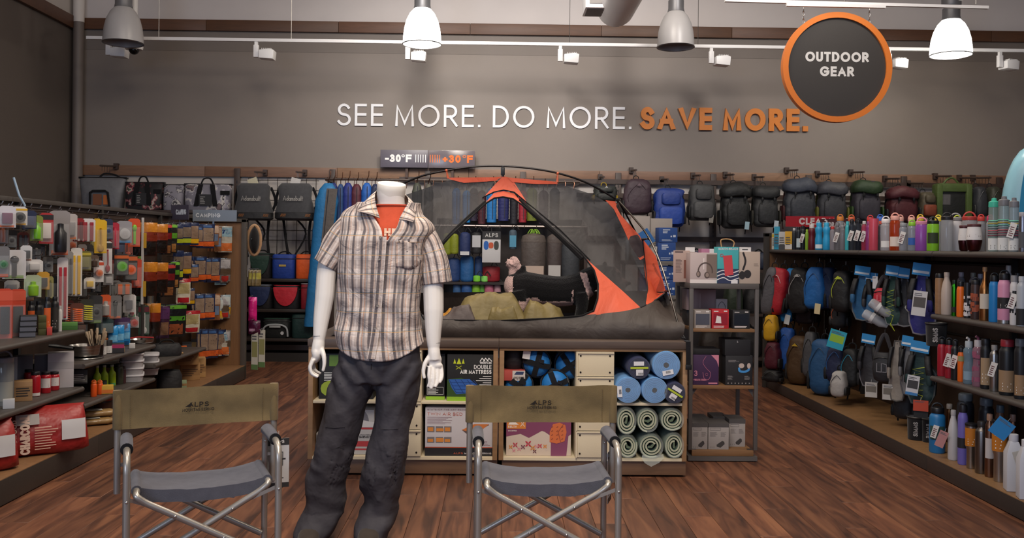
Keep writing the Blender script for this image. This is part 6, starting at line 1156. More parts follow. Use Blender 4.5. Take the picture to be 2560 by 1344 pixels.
# shelf bottles
S1 = [(2350, 683, 21, 'jar', '#8d6a4c', '#1a191b', 'wood', ('wood grain bottle with black cap, first on the upper shelf', {})), (2368, 680, 26, 'swell', '#b9a99e', '#b5a59a', 'plastic', ('cream tapered bottle beside the wood grain bottle', {})), (2387, 699, 13, 'straight', '#3aa02a', '#14241a', 'metal', ('slim green metallic bottle with dark foot', {'band': (.1, .25, '#16181a'), 'extra': 'wrap'})),
 (2403, 704, 19, 'wide', '#e06a1c', '#17171a', 'plastic', ('orange bottle with black loop cap on the upper shelf', {'extra': 'loop'})), (2420, 706, 17, 'can', '#1b1a1d', '#d48a9a', 'plastic', ('black and white dotted bottle with pink top', {'extra': 'spots', 'band2': '#cfc8ca'})), (2440, 700, 22, 'jar', '#3a2a28', '#1b1b1d', 'plastic', ('dark bottle with orange flower pattern', {'extra': 'spotsloop', 'band2': '#9a4a30'})),
 (2463, 667, 25, 'neck', '#b07848', '#b98a5c', 'metal', ('shiny copper bottle with long neck', {'band': (.22, .5, '#c2b7aa')})), (2487, 688, 25, 'wide', '#1f77ba', '#15161a', 'plastic', ('blue bottle with black cap on the upper shelf', {'extra': 'loop'})), (2512, 683, 30, 'wide', '#c98aa8', '#17161a', 'plastic', ('pink bottle with black band and loop cap', {'extra': 'loopwrapprint', 'band': (.3, .52, '#1b191d'), 'base': '#b9b4b0'})),
 (2537, 688, 20, 'wide', '#c9c6c8', '#8d8c8e', 'plastic', ('white bottle with black cow spots', {'extra': 'spotstag', 'band2': '#17171a'})), (2556, 690, 24, 'straight', '#a3a8b0', '#b9bcc0', 'plastic', ('pale grey bottle with black foot at the right edge of the upper shelf', {'band': (.02, .35, '#17171b'), 'extra': 'wrap'}))]
for px, top, w, sty, col, cap, kd, (lb, kw) in S1: bottle(lb, px, top, w, .964, 2.75, sty, col, cap, kd, group='bottles on the upper bottle shelf', **kw)
for i, (px, top, c, cc) in enumerate(((2404, 680, '#77747a', '#a49aa4'), (2434, 681, '#6d6a70', '#7a786f'), (2452, 684, '#55545c', '#8d8fa0'), (2522, 663, '#b3aeae', '#b9b4b4'), (2545, 682, '#222', '#333'))): bottle('back row bottle with grey cap on the upper shelf, %s from the vests' % ordn(i), px, top, 19, .964, 2.93, 'straight', c, cc, 'plastic', group='back row on the upper bottle shelf')
S2 = [(2358, 847, 22, 'wide', '#9a1c2c', '#17161a', 'plastic', ('dark red bottle with black loop cap, first on the lower shelf', {'extra': 'loop'})), (2376, 849, 20, 'wide', '#931a2a', '#17161a', 'plastic', ('dark red bottle with lilac tag, second on the lower shelf', {'extra': 'looptag'})), (2391, 852, 20, 'straight', '#19191b', '#1a1a1c', 'plastic', ('black bottle with white carabiner and tag', {'extra': 'looptag', 'band2': '#ddd'})),
 (2406, 868, 17, 'wide', '#d8621a', '#1a191b', 'plastic', ('orange bottle on the lower shelf', {'extra': 'loop', 'band': (.6, .75, '#8d8a60')})), (2425, 852, 27, 'squeeze', '#8fa9bb', '#a9b3ba', 'clear', ('clear pale blue squeeze bottle with grey lid', {'extra': 'straw', 'band': (.1, .3, '#7d96a8')})), (2448, 849, 27, 'squeeze', '#b5879a', '#b9b4b8', 'clear', ('clear pink marbled squeeze bottle with grey lid', {'extra': 'strawspots', 'band2': '#8d4a64'})),
 (2467, 846, 25, 'wide', '#17181b', '#15161a', 'plastic', ('black bottle with tan label showing blue figures', {'extra': 'print', 'band': (.08, .62, '#9a8266')})), (2489, 862, 22, 'straight', '#a7a5a3', '#8d8b8a', 'metal', ('chrome bottle with purple heart card', {'extra': 'tag'})), (2521, 848, 37, 'wide', '#15171b', '#8d2430', 'plastic', ('black bottle with tan mountain label and red cap', {'band': (.06, .45, '#8d7358'), 'extra': 'wrapprint'})), (2554, 846, 29, 'wide', '#15161a', '#5a6066', 'plastic', ('black bottle with tan label at the right edge of the lower shelf', {'extra': 'print', 'band': (.06, .4, '#8d7052')}))]
for px, top, w, sty, col, cap, kd, (lb, kw) in S2: bottle(lb, px, top, w, .583, 2.75, sty, col, cap, kd, group='bottles on the lower bottle shelf', **kw)
S3 = [(2296, 1041, 44, 'bucket', '#232224', '#2a292b', 'fabric', ('black wading bucket reading SIMMS standing on the base deck', {'txt': 'SIMMS', 'name': 'gear_bucket', 'cat': 'bucket', 'X': 2.8})), (2325, 1046, 28, 'bucket', '#222123', '#2a292b', 'fabric', ('narrow black SIMMS bucket behind the blue landscape bottle', {'txt': 'SIMMS', 'name': 'gear_bucket', 'cat': 'bucket', 'X': 2.84})),
 (2348, 1017, 38, 'wide', '#2470a8', '#15161a', 'plastic', ('wide blue bottle with mountain lake picture', {'band': (.3, .6, '#2c4a44'), 'extra': 'looptag'})), (2388, 1024, 25, 'swell', '#b9b7b9', '#a8a6a8', 'plastic', ('white tapered bottle with black tag', {'extra': ''})), (2412, 1011, 24, 'wide', '#6a62b0', '#1c1a20', 'plastic', ('purple bottle with black band', {'band': (.28, .45, '#1b191f'), 'extra': 'wraploop'})),
 (2433, 1057, 27, 'tumbler', '#aaa6a2', '#17171a', 'metal', ('steel tumbler with orange and black sleeve', {'band': (.5, .9, '#b8701c'), 'extra': 'wrapprint'})), (2459, 1052, 30, 'straight', '#7f7b78', '#2a2829', 'metal', ('dark steel flask with black strap', {'extra': 'handle'})), (2479, 1034, 22, 'straight', '#8a6a58', '#9a7a66', 'metal', ('copper coloured bottle with white label', {'band': (.3, .62, '#b9b4b4')})),
 (2504, 1049, 34, 'tumbler', '#b3b0ad', '#151518', 'metal', ('large steel tumbler with orange sleeve reading STANLEY', {'band': (.5, .92, '#b8701c'), 'extra': 'wrap', 'txt': 'STANLEY'}))]
for px, top, w, sty, col, cap, kd, (lb, kw) in S3:
    kw = dict(kw); X = kw.pop('X', 2.75); bottle(lb, px, top, w, ZD+.001, X, sty, col, cap, kd, group=None if 'name' in kw else 'bottles on the base deck', **kw)
for i, (px, top, w, c, cc) in enumerate(((2378, 1009, 17, '#6e5138', '#9a9490'), (2418, 983, 40, '#2a2c33', '#66707a'), (2470, 994, 36, '#1d1f24', '#5d6872'), (2505, 1012, 22, '#7a5440', '#4a5a66'), (2537, 1035, 16, '#8a6450', '#9a7a6a'))): bottle(('slim bronze bottle', 'wide dark jug with blue grey lid', 'second wide dark jug with blue grey lid', 'tan bottle with blue grey lid', 'slim copper bottle')[i]+' in the back row of the base deck', px, top, w, ZD+.001, 2.98, 'wide', c, cc, 'metal' if i in (0, 4) else 'plastic', group='back row on the base deck')
for px, top, wpx, X, lb in ((2534, 1084, 38, 2.72, 'white square carton bottle near the right frame edge'), (2566, 1098, 38, 2.70, 'white square carton bottle cut by the right frame edge')):
    p = at(px, 1100, X=X); k = p.y/F; w = wpx*k; h = at(px, top, Y=p.y).z-ZD; t = T('carton_bottle', lb, 'bottle', (p.x, p.y, ZD+.001), face(p.x, p.y)+.25); f = M('#c3c4ca', 'plastic', .5)
    MB().loft([[(x*s, y*s, z*h) for x, y in ((-w/2, -w/2), (w/2, -w/2), (w/2, w/2), (-w/2, w/2))] for s, z in ((.97, 0), (1, .01), (1, .66), (.55, .86), (.52, .87))]).build('body', f, t, bev=.004); MB().lathe([(w*.28, h*.865), (w*.29, h*.88), (w*.29, h*.99), (w*.2, h)], 18).build('cap', f, t)
    MB(XF((w*.1, -w*.56, h*.62), ry=-.3)).box(-.018, .018, -.001, .001, -.06, .03).build('hang_tag', M('#b9b5ae', 'paper'), t)
card('blue hanging card above the white square carton bottles', at(2520, 1052, X=2.69), .09, .1, '#1f77b4', -.5, .6)
card('pinkish tag with pattern on the wide blue landscape bottle', at(2362, 1078, X=2.69), .05, .1, '#b5807e', -.5, .35)
bottle('hanging black SIMMS bucket above the lower shelf', 2343, 808, 50, at(2343, 864, X=2.78).z, 2.78, 'bucket', '#242325', '#2a292b', 'fabric', txt='SIMMS', name='gear_bucket', cat='bucket')
# hanging packs and vests: (px, top, bottom, width px, ...)
def hang(px, top, X=2.86): return at(px, top, X=min(X, (px-1244)*8.7/F))
def hp(lb, px, top, bot, wpx, col, col2, style='slim', X=2.86, rz=-.75, **k):
    p = hang(px, top, X); s = p.y/F; return pack(lb, p, wpx*s*1.62, min((bot-top)*s*1.04, p.z-.115), .16 if wpx > 30 else .12, col, col2, rz, style, seed=px % 17, cat='hydration pack', name='hydration_pack', **k)
def vs(lb, px, top, bot, wpx, col, edge, X=2.84, rz=-.7, **k):
    p = hang(px, top, X); s = p.y/F; return vest(lb, p, wpx*s*1.75, min((bot-top)*s, p.z-.12), col, edge, rz, seed=px % 13, **k)
def wp(lb, px, top, bot, wpx, col, logo, X=2.8, rz=-.6):
    p = hang(px, top, X); s = p.y/F; return waist(lb, p, wpx*s*1.6, min((bot-top)*s, p.z-.12), col, rz, logo)
hp('grey and black narrow pack against the end panel, top row', 1940, 668, 782, 22, '#55545a', '#222', tilt=.12); hp('bright red pack, top row near the end panel', 1962, 670, 782, 34, '#b0202e', '#d8d0cc', tilt=.16, logo='#5a1018'); hp('bright blue narrow pack right of the red pack', 1987, 670, 800, 24, '#2a86c8', '#1b4a78', tilt=.1, tagc='#d5dbe0')
hp('black pack with silver zip line right of the blue narrow pack', 2014, 668, 778, 36, '#1a191c', '#a9a7a6', 'slim', tilt=.05, logo='#a9a7a6'); hp('dark grey slim pack below the black pack', 2024, 745, 805, 38, '#3a3438', '#222', X=2.95)
hp('royal blue and navy pack in the top row, right of the black pack', 2051, 667, 768, 34, '#1c62aa', '#14406e', tagc='#d8c9a0'); hp('dark navy pack behind the royal blue one', 2078, 668, 766, 26, '#152a50', '#0e1c38', X=2.93); hp('black pack with yellow bottle and neon straps, top row', 2117, 676, 775, 32, '#19191b', '#b9c83a', logo='#b9c83a')
hp('small charcoal bag with clear neon flasks, below the neon strap pack', 2108, 750, 815, 26, '#232325', '#b0522c', X=2.9)
vs('grey and blue running vest with blue header card, top row', 2165, 684, 800, 34, '#2b5f8a', '#5f6468', card='#2c86c4'); vs('charcoal running vest with white lettering, beside the red waist pack', 2188, 700, 806, 26, '#3c3c42', '#6d6c70', X=2.9, card='#2c86c4', bottle_='#cfd4da')
wp('red waist pack with monogram in the top row', 2212, 690, 768, 30, '#b01f33', '#d8707a'); vs('dark green running vest with yellow cords, top row', 2240, 684, 812, 28, '#1f3d38', '#6d7074', cord='#b9c83a', card='#2c86c4'); vs('black and grey running vest between green and purple vests', 2268, 690, 815, 26, '#2a2a2e', '#77767a', bottle_='#c9cdd0', card='#2c86c4', X=2.9)
vs('purple blue running vest with blue header card, top row right', 2312, 680, 836, 38, '#2a2a74', '#77747c', card='#2c86c4', cord=None)
for px, py, a, lb in ((2203, 772, .6, 'clear soft flask with white strap under the red waist pack'), (2187, 797, .5, 'second clear soft flask, lower left of the first')):
    t = T('soft_flask', lb, 'flask', at(px, py, X=2.74), -.5, ry=a); m = MB(XF(ry=PI/2)); m.lathe([(.025, -.09), (.034, -.08), (.036, .05), (.022, .08), (.016, .1)], 16).build('flask', M('#d5d8dc', 'clear', .1, alpha=.5), t); MB(XF((-.02, 0, 0), ry=PI/2)).lathe([(.0372, -.012), (.0372, .012)], 16).build('strap', M('#d8d8d8', 'fabric'), t)
    MB().tube([(0, .03, .02), (0, .1, .05), (0, .2, .1)], .004, 5).build('tether', M('#333', 'fabric'), t)
card('white product card on the purple blue vest', at(2302, 727, X=2.72), .085, .16, '#c9c7c8', -.6, .1, img='#55504e'); card('white price card on the grey and blue vest', at(2188, 690, X=2.74), .035, .09, '#c9c9cc', -.5)
hp('yellow dry bag strap pack hanging low against the end panel', 1936, 786, 848, 22, '#c99a1c', '#7a5a10', X=2.82); hp('burgundy pack low against the end panel', 1940, 852, 918, 24, '#4f1626', '#2b0c16', X=2.83); hp('blue low pack right of the burgundy pack', 1976, 818, 918, 28, '#1d4f9e', '#12305e', tilt=.1); hp('brown tactical pack in the lower row with yellow badge', 2008, 838, 965, 36, '#4a3520', '#2c2014', 'slim', logo='#b9982c')
hp('grey pack with hanging straps right of the brown pack', 2034, 828, 936, 22, '#4b4c52', '#222'); hp('large blue pack in the lower row with turquoise card', 2066, 846, 994, 38, '#23507e', '#16304e', 'slim'); hp('navy pack with blue flask pockets right of the large blue pack', 2104, 862, 950, 32, '#1b2444', '#2a62a0'); hp('black pack with teal cords and clear bottle, lower row', 2134, 870, 960, 28, '#15171a', '#2a8fb0', X=2.9)
card('turquoise product card with yellow green cap above the large blue pack', at(2098, 826, X=2.74), .13, .15, '#2aa0bc', -.6, .25, img='#8fb83a'); card('white card on the burgundy pack', at(1942, 862, X=2.7), .075, .12, '#b7bcc4', -.7, strip='#2f6fa8')
wp('black waist pack with monogram hung in the lower row', 2213, 835, 952, 34, '#26262a', '#77757a'); vs('beige and grey running vest edge right of the black waist pack', 2250, 850, 1000, 24, '#8d857c', '#5d5a58', X=2.84); vs('pale grey running vest in the lower row', 2278, 858, 985, 24, '#77777a', '#55545a', card='#2c86c4', bottle_='#c9cdd0', X=2.88); vs('dark grey vest with black trim in the lower row, behind the waist pack', 2180, 852, 965, 30, '#2f2e33', '#66646a', X=2.9, card='#2c86c4')
vs('dark teal vest with yellow cords reading ULTIMATE, lower row right', 2308, 872, 1010, 40, '#1f3638', '#4d5254', cord='#b9c23c', card='#2c86c4')
card('pale landscape card hanging left of the pair below the waist pack', at(2178, 955, X=2.76), .085, .11, '#b9b5b0', -.6, img='#6d675f'); card('pale landscape card hanging right of the pair below the waist pack', at(2222, 960, X=2.76), .085, .11, '#b5b1ac', -.6, img='#6d675f'); card('white card with black phone picture by the yellow cords', at(2285, 938, X=2.72), .075, .13, '#c7c7ca', -.6, .12, img='#3a3a3c', strip='#3a7ab4')
card('orange red hang card reading SIMMS above the bucket', at(2302, 1000, X=2.74), .09, .07, '#b8452c', -.5); card('black lower card under the orange red hang card', at(2302, 1020, X=2.745), .085, .06, '#1a191a', -.5, pc='#9a9a9a')
hp('white and grey bottle belt hanging low beside the navy pack', 2106, 925, 986, 24, '#a9a6a4', '#55565a', X=2.8); hp('tangle of black straps and buckles near the floor at the end panel', 1940, 922, 985, 28, '#17161a', '#333', X=2.85)
hp('black low bag behind the blue packs', 2045, 940, 1000, 30, '#15151a', '#222', X=3.0); hp('dark grey bag hanging low left of the orange red card', 2268, 960, 1040, 30, '#222226', '#333', X=2.95)
# ---------------------------------------------------------------- left gondola
LB, LS, LQ = -2.51, -2.62, -3.05; LE = 9.25; LD = .14; L0 = 4.45; LG = M('#47413d', 'paint', .5)
lg = T('left_gondola', 'long left gondola of camping accessories on hooks and grey shelves', 'shelving', (LB, LE, 0)); l0 = Vector((LB, LE, 0))
def LBX(x0, x1, y0, y1, z0, z1): return MB(Matrix.Translation(-l0)).box(x0, x1, y0, y1, z0, z1)
ls = [L0, 5.86, 7.07, 8.3, LE]
LBX(LQ, LB-.03, L0, LE, 0, .014).build('plinth', M('#191513', 'paint'), lg)
for i, (a, b) in enumerate(zip(ls, ls[1:])):
    LBX(LB-.02, LB, a+.002, b-.002, .006, LD-.004).build('kick_plate', M('#352f2b', 'paint', .45), lg, bev=.002); LBX(LQ, LB-.002, a+.001, b-.001, LD-.03, LD).build('base_deck', M('#7d5a3a', 'wood', sc=1), lg, bev=.002)
    LBX(LQ-.02, LQ, a+.001, b-.001, LD, 1.6).build('back_board', M('#38271c', 'wood', sc=1), lg); LBX(LQ, LQ+.03, a, a+.03, LD, 1.6).build('upright', M('#2b2624', 'paint'), lg)
MB(Matrix.Translation(-l0)).box(LQ-.03, LQ+.03, L0, LE, 1.6, 1.63).build('top_rail', LG, lg, bev=.003)
def shelf(z, a, b): o = LBX(LQ, LS+.0, a+.004, b-.004, z-.03, z).build('shelf', LG, lg, bev=.005); MB(Matrix.Translation(-l0)).tube([(LS+.004, a+.005, z-.015), (LS+.004, b-.005, z-.015)], .0165, 10).build('shelf_nose', LG, o)
for z, a, b in ((.8, L0, 5.86), (.44, L0, 5.86), (.58, 5.86, 7.07), (.325, 5.86, 7.07), (.425, 7.07, 8.3)): shelf(z, a, b)
LBX(LB-.05, LB+.0, LE-.02, LE+.03, 0, 1.6).build('end_post', M('#4a443f', 'paint'), lg, bev=.003); LBX(LQ-.03, LB, LE-.02, LE+.03, 1.57, 1.605).build('end_cap', M('#4a443f', 'paint'), lg); LBX(LQ, LB-.05, LE, LE+.02, LD, 1.57).build('end_panel', M('#7a5636', 'wood', sc=1), lg)
hook = {}
def peg(p, n=1):
    """chrome hook from the back board to the tip at p"""
    L = p.x-LQ; k = round(L, 2)
    if k not in hook: hook[k] = MB().tube([(-k, 0, .012), (-.02, 0, .004), (-.004, 0, .008), (.006, 0, .024)], .0036, 6).mesh('peg_hook', M('#a9a6a4', 'metal', .25))
    put('peg_hook', hook[k], lg, Matrix.Translation(p-l0))
XI = -2.80
def spot(px, py, X=XI): return at(px, py, X=X)
def pos_words(px): return 'left gondola pegs' if px < 356 else 'by food pouches'
BL = [ # px, top, bottom, width px, builder args, label
 (18, 514, 568, 30, ('#c9c5c8', 'box', '#6a2b4a'), 'white card with a purple device', {'oc2': '#c9602c'}), (49, 516, 562, 27, ('#d3d0cc', 'disc', '#2a2a2c'), 'white and yellow card with a black camera shape', {'hdr': '#d9a82c', 'oc2': '#d9a82c'}),
 (74, 526, 571, 24, ('#1d2a4c', 'box', '#22345e'), 'navy folded bag pack', {}), (92, 538, 601, 22, ('#7d8a3a', 'bottle', '#6fae22'), 'olive card with lime green lid bottle', {}), (116, 532, 608, 25, ('#a8252a', 'box', '#e0d6cf'), 'red card with dark header and pale picture', {'hdr': '#1d1c1f'}),
 (150, 526, 638, 36, ('#8c8685', 'bottle', '#1d1d20'), 'large clear blister with black and orange lantern', {'oc2': '#c9602c'}), (178, 534, 598, 22, ('#b5aeac', 'box', '#8d8888'), 'clear pack with orange foot', {'oc2': '#d2691e'}), (197, 545, 603, 20, ('#8d1a22', 'strap', '#5a1216'), 'red pack with dark straps', {'oc2': '#cfc9c6'}),
 (221, 546, 603, 25, ('#cfcccb', 'strap', '#8f1c2a'), 'white card with two red carabiners', {}), (252, 549, 632, 22, ('#d8ab18', 'spoon', '#b98c10'), 'long yellow card with black print', {}), (243, 546, 624, 14, ('#d0a418', 'box', '#c79a14'), 'second yellow card behind the long one', {'X': -2.87}),
 (270, 547, 598, 18, ('#1e2947', 'disc', '#2a3a66'), 'navy dotted pack', {}), (286, 556, 622, 18, ('#a82038', 'tube', '#b52a44'), 'magenta red sleeve pack', {}), (269, 603, 683, 17, ('#d2cfce', 'spoon', '#9a1420'), 'white card with red knife', {'hdr': '#2b2a2c'}), (311, 552, 607, 28, ('#8f8d92', 'disc', '#b9b8bc'), 'grey card with stacked grey discs', {'oc2': '#2a86c4'}),
 (336, 546, 616, 22, ('#c9471c', 'tool', '#74b82a'), 'orange card with green spatula', {}), (36, 624, 696, 40, ('#cdc9c8', 'tool', '#3a3a3f'), 'wide white card with grey hook tool and red lens', {'oc2': '#7d9a4a'}), (8, 615, 693, 22, ('#6d6a6a', 'disc', '#1f6a35'), 'grey card with green and black lamp at the frame edge', {'oc2': '#b9502c'}),
 (66, 613, 651, 20, ('#cbc8c6', 'box', '#26262a'), 'small white card with black device', {'oc2': '#a05a34'}), (86, 648, 679, 30, ('#d5d2d1', 'box', '#c9c5c4'), 'blank white square card with script writing', {}), (82, 687, 742, 30, ('#a9b59a', 'bottle', '#7fae2c'), 'green topped clear beaker', {}), (108, 679, 723, 22, ('#c9952c', 'box', '#3a3530'), 'yellow and black square card', {}),
 (124, 690, 745, 14, ('#8f8a50', 'tube', '#5d5a3a'), 'slim olive yellow pack', {}), (157, 643, 797, 19, ('#d0cac8', 'strap', '#a81c2a'), 'very long white card with red straps', {}), (173, 628, 738, 15, ('#8d8a88', 'strap', '#5d5b5c'), 'long grey strap pack', {}), (191, 619, 738, 21, ('#d6d3cf', 'strap', '#d8a814'), 'long white card with yellow straps', {}),
 (212, 627, 675, 23, ('#6a6428', 'box', '#7d7634'), 'olive green square pouch', {'hdr': '#b9a83a'}), (234, 637, 667, 20, ('#5d4a3c', 'bottle', '#4a3a30'), 'small brown canister pack', {}), (247, 651, 704, 18, ('#d6d3d2', 'disc', '#cf6a3a'), 'white patches card with leaf picture', {'hdr': '#c24a2c'}), (224, 693, 721, 20, ('#d3cfcb', 'box', '#d8b02c'), 'small white and yellow card', {}),
 (271, 681, 712, 18, ('#7d7977', 'box', '#a09c9a'), 'small grey packet', {}), (304, 634, 688, 26, ('#2f2e30', 'disc', '#5fae24'), 'dark cup with lime green lid', {'hdr': '#c9602c'}), (326, 637, 700, 26, ('#3a3433', 'disc', '#dd5a20'), 'dark cup with orange lid', {'hdr': '#c9602c'}), (342, 646, 718, 18, ('#b83a1c', 'spoon', '#d24a20'), 'orange ladle card', {}),
 (12, 721, 856, 27, ('#c23f22', 'box', '#17171a'), 'tall orange blister with black case at the frame edge', {'hdr': '#d2553a'}), (45, 722, 851, 27, ('#c43f22', 'box', '#17171a'), 'tall orange blister with black case, second from the frame edge', {'hdr': '#d2553a'}), (193, 757, 809, 24, ('#5a2f22', 'coil', '#dd6224'), 'orange rope coil on card', {}), (218, 747, 806, 24, ('#2c2c24', 'coil', '#c9c02c'), 'yellow and black rope coil on card', {}),
 (240, 738, 808, 24, ('#2a2a2c', 'disc', '#3a3a3d'), 'dark round pack with green mark', {'oc2': '#5d7a34'}), (263, 736, 791, 21, ('#c9501e', 'bottle', '#9a9490'), 'orange card with clear bottle', {}), (288, 738, 796, 24, ('#6d6a6a', 'tool', '#2a2a2c'), 'grey card with dark flint tool', {'oc2': '#c9602c'}), (309, 705, 736, 30, ('#77736f', 'strap', '#c9602c'), 'grey card with small orange bottles', {}),
 (330, 736, 792, 15, ('#cfccca', 'spoon', '#8d1a22'), 'narrow white card with red knife', {'oc2': '#3a8a4a'}), (306, 793, 829, 28, ('#3f2350', 'box', '#4a2a5e'), 'purple mesh pouch', {}), (266, 796, 832, 26, ('#22383c', 'box', '#2a474c'), 'dark teal mesh pouch', {}), (334, 789, 819, 20, ('#9d9896', 'disc', '#b0403a'), 'clear pack with red piece', {}),
 (360, 763, 836, 20, ('#1f3d2f', 'spoon', '#b5b2b0'), 'dark green card with steel spoon', {'hdr': '#5a1a28'}), (374, 700, 800, 14, ('#1d1a18', 'tube', '#6d5a3a'), 'slim black pack by the white post', {}), (322, 735, 780, 20, ('#b9b4b2', 'box', '#55535a'), 'pale grey packet beside the red knife card', {}),
 (98, 745, 800, 20, ('#2a2a2a', 'bottle', '#1f1f20'), 'dark carded bottle over the orange cans', {'X': -2.9}), (130, 610, 660, 20, ('#1f1f22', 'disc', '#3a3a3e'), 'black carded lamp', {'X': -2.9}), (100, 606, 640, 18, ('#26262a', 'box', '#3d3d40'), 'small black pack in shade', {'X': -2.92}), (205, 690, 745, 18, ('#2b2724', 'tube', '#4a4038'), 'dark brown pack in shade', {'X': -2.92}), (286, 640, 700, 18, ('#3a1c1c', 'strap', '#6d2420'), 'dark red pack in shade', {'X': -2.92})]
BL += [(px, a, a+h_, w_, (c1_, ob, c2_), lb, {'X': -2.88}) for px, a, h_, w_, c1_, ob, c2_, lb in (
 (6, 560, 50, 22, '#4a3a34', 'tube', '#8d4a2c', 'brown torch pack at the frame edge'), (28, 575, 44, 20, '#2c2a2a', 'disc', '#4a484a', 'dark reel pack under the purple device card'), (58, 580, 46, 20, '#5a2018', 'strap', '#2a2422', 'rust red strap pack'), (72, 700, 50, 18, '#8d5a34', 'disc', '#5d3a22', 'tan rope disc by the beaker'),
 (30, 700, 30, 26, '#b9b3a8', 'box', '#8d8578', 'pale header card over the orange blisters'), (108, 560, 52, 18, '#3a3d24', 'box', '#55592c', 'olive camouflage pack'), (133, 560, 60, 16, '#55221c', 'tube', '#a8301c', 'dark red lighter pack'), (140, 690, 56, 16, '#26282a', 'box', '#3d4044', 'black square pack left of the red straps'),
 (120, 640, 40, 18, '#77736e', 'disc', '#3a3836', 'grey compass pack'), (206, 610, 56, 16, '#9a9490', 'tube', '#c9602c', 'grey card with orange match tube'), (222, 610, 60, 16, '#3d3a38', 'bottle', '#6a665f', 'dark flask pack'), (236, 574, 56, 16, '#8d8a44', 'box', '#b9a83a', 'mustard folded pack'), (262, 640, 50, 16, '#6d2a2a', 'strap', '#a83430', 'crimson cord pack'),
 (240, 680, 50, 18, '#2a2a2e', 'tube', '#5a5a60', 'black tent peg pack'), (288, 700, 44, 20, '#8d8986', 'strap', '#55524f', 'grey hook pack'), (300, 600, 36, 18, '#1f2a4a', 'box', '#2f3f6e', 'navy small pack by the discs'), (320, 600, 40, 18, '#a83a1c', 'spoon', '#dd5a22', 'orange spoon pack below the discs'), (348, 600, 54, 18, '#c9461c', 'spoon', '#7db82c', 'orange card with lime fork'),
 (352, 660, 56, 16, '#b9401c', 'strap', '#d85a22', 'orange tongs card'), (318, 760, 44, 18, '#55524f', 'box', '#9a958f', 'grey pouch behind the red knife card'), (348, 740, 56, 16, '#1d3a2c', 'spoon', '#a9a6a4', 'green cutlery card beside the white post'), (276, 740, 46, 16, '#3a2c28', 'tube', '#b0562c', 'brown stick pack'), (232, 730, 40, 18, '#26231f', 'disc', '#b9b02c', 'black pack with yellow ring'),
 (172, 750, 60, 18, '#5a261c', 'coil', '#c9501e', 'rust rope coil behind the long white card'), (204, 800, 34, 22, '#3a3430', 'box', '#7a4a30', 'brown low pack above the green carton'), (250, 790, 36, 20, '#1d2c30', 'box', '#2c4046', 'teal black pouch'), (286, 800, 32, 20, '#2c1a38', 'box', '#4a2f5c', 'violet low pouch'), (180, 590, 40, 18, '#b0a8a2', 'disc', '#c9602c', 'pale pack with orange wheel'), (160, 640, 30, 16, '#3a3a3c', 'box', '#77736f', 'charcoal chip pack'), (90, 610, 40, 18, '#1f1e20', 'tool', '#55524f', 'black knife card'))]
NAMES = {'spoon': ('carded_utensil', 'utensil'), 'strap': ('carded_strap', 'strap'), 'coil': ('rope_coil', 'rope'), 'disc': ('carded_gadget', 'gadget'), 'bottle': ('carded_bottle', 'accessory'), 'tool': ('carded_tool', 'tool'), 'box': ('accessory_pack', 'accessory'), 'tube': ('accessory_pack', 'accessory')}
for px, a, b, w, (cc, ob, oc), lb, kw in BL:
    kw = dict(kw); X = kw.pop('X', XI); p = spot(px, a, X); k = p.y/F; nm, ct = NAMES[ob]
    blister(lb+', '+pos_words(px), p, w*k*1.3, (b-a)*k, cc, ob, oc, .62, cat=ct, name=nm, **kw); peg(p+Vector((.0, .012, -.012)))
# extra hooks along the top rail and between rows
for px, py in [(x, 512+x*.09) for x in range(6, 350, 24)]+[(70, 578), (85, 606), (104, 640), (130, 642), (86, 676), (130, 726), (215, 690), (232, 690), (245, 716), (270, 718), (298, 741), (196, 750), (220, 744)]: peg(spot(px, py, -2.83))
# food pouches
NV, OR, BR = '#1d2748', '#d5602a', '#3a2a20'
JK = ('#2a1410', [(.72, 1, -.5, .5, '#c07a24'), (.45, .72, -.5, .5, '#7a2c1a'), (.05, .42, -.4, .4, '#17100d')]); DKR = ('#1f1a1a', [(.86, .96, -.5, .5, '#b03a34'), (.5, .7, -.45, .45, '#7d1f22'), (.05, .3, -.35, .35, '#8d5a34')]); DKG = ('#1f1f1c', [(.86, .96, -.5, .5, '#6aa832'), (.5, .68, -.45, .45, '#5a9a2c'), (.05, .32, -.35, .35, '#9a6a3a')])
NVG = (NV, [(.35, .8, -.45, .45, '#7a6a5a'), (.1, .3, -.5, .5, '#a9b52a')]); NVY = (NV, [(.3, .85, -.45, .45, '#8a7260'), (.08, .28, -.5, .5, '#d8a51c')]); NVO = (NV, [(.3, .84, -.42, .42, '#8f7a68'), (.08, .28, -.5, .5, OR), (.86, .95, -.3, .3, '#3a5a8a')]); LBO = ('#b9b3a6', [(.6, .95, -.5, .5, '#8fb0bd'), (.7, .86, -.25, .25, '#23407a'), (.05, .35, -.5, .5, '#d0703a')])
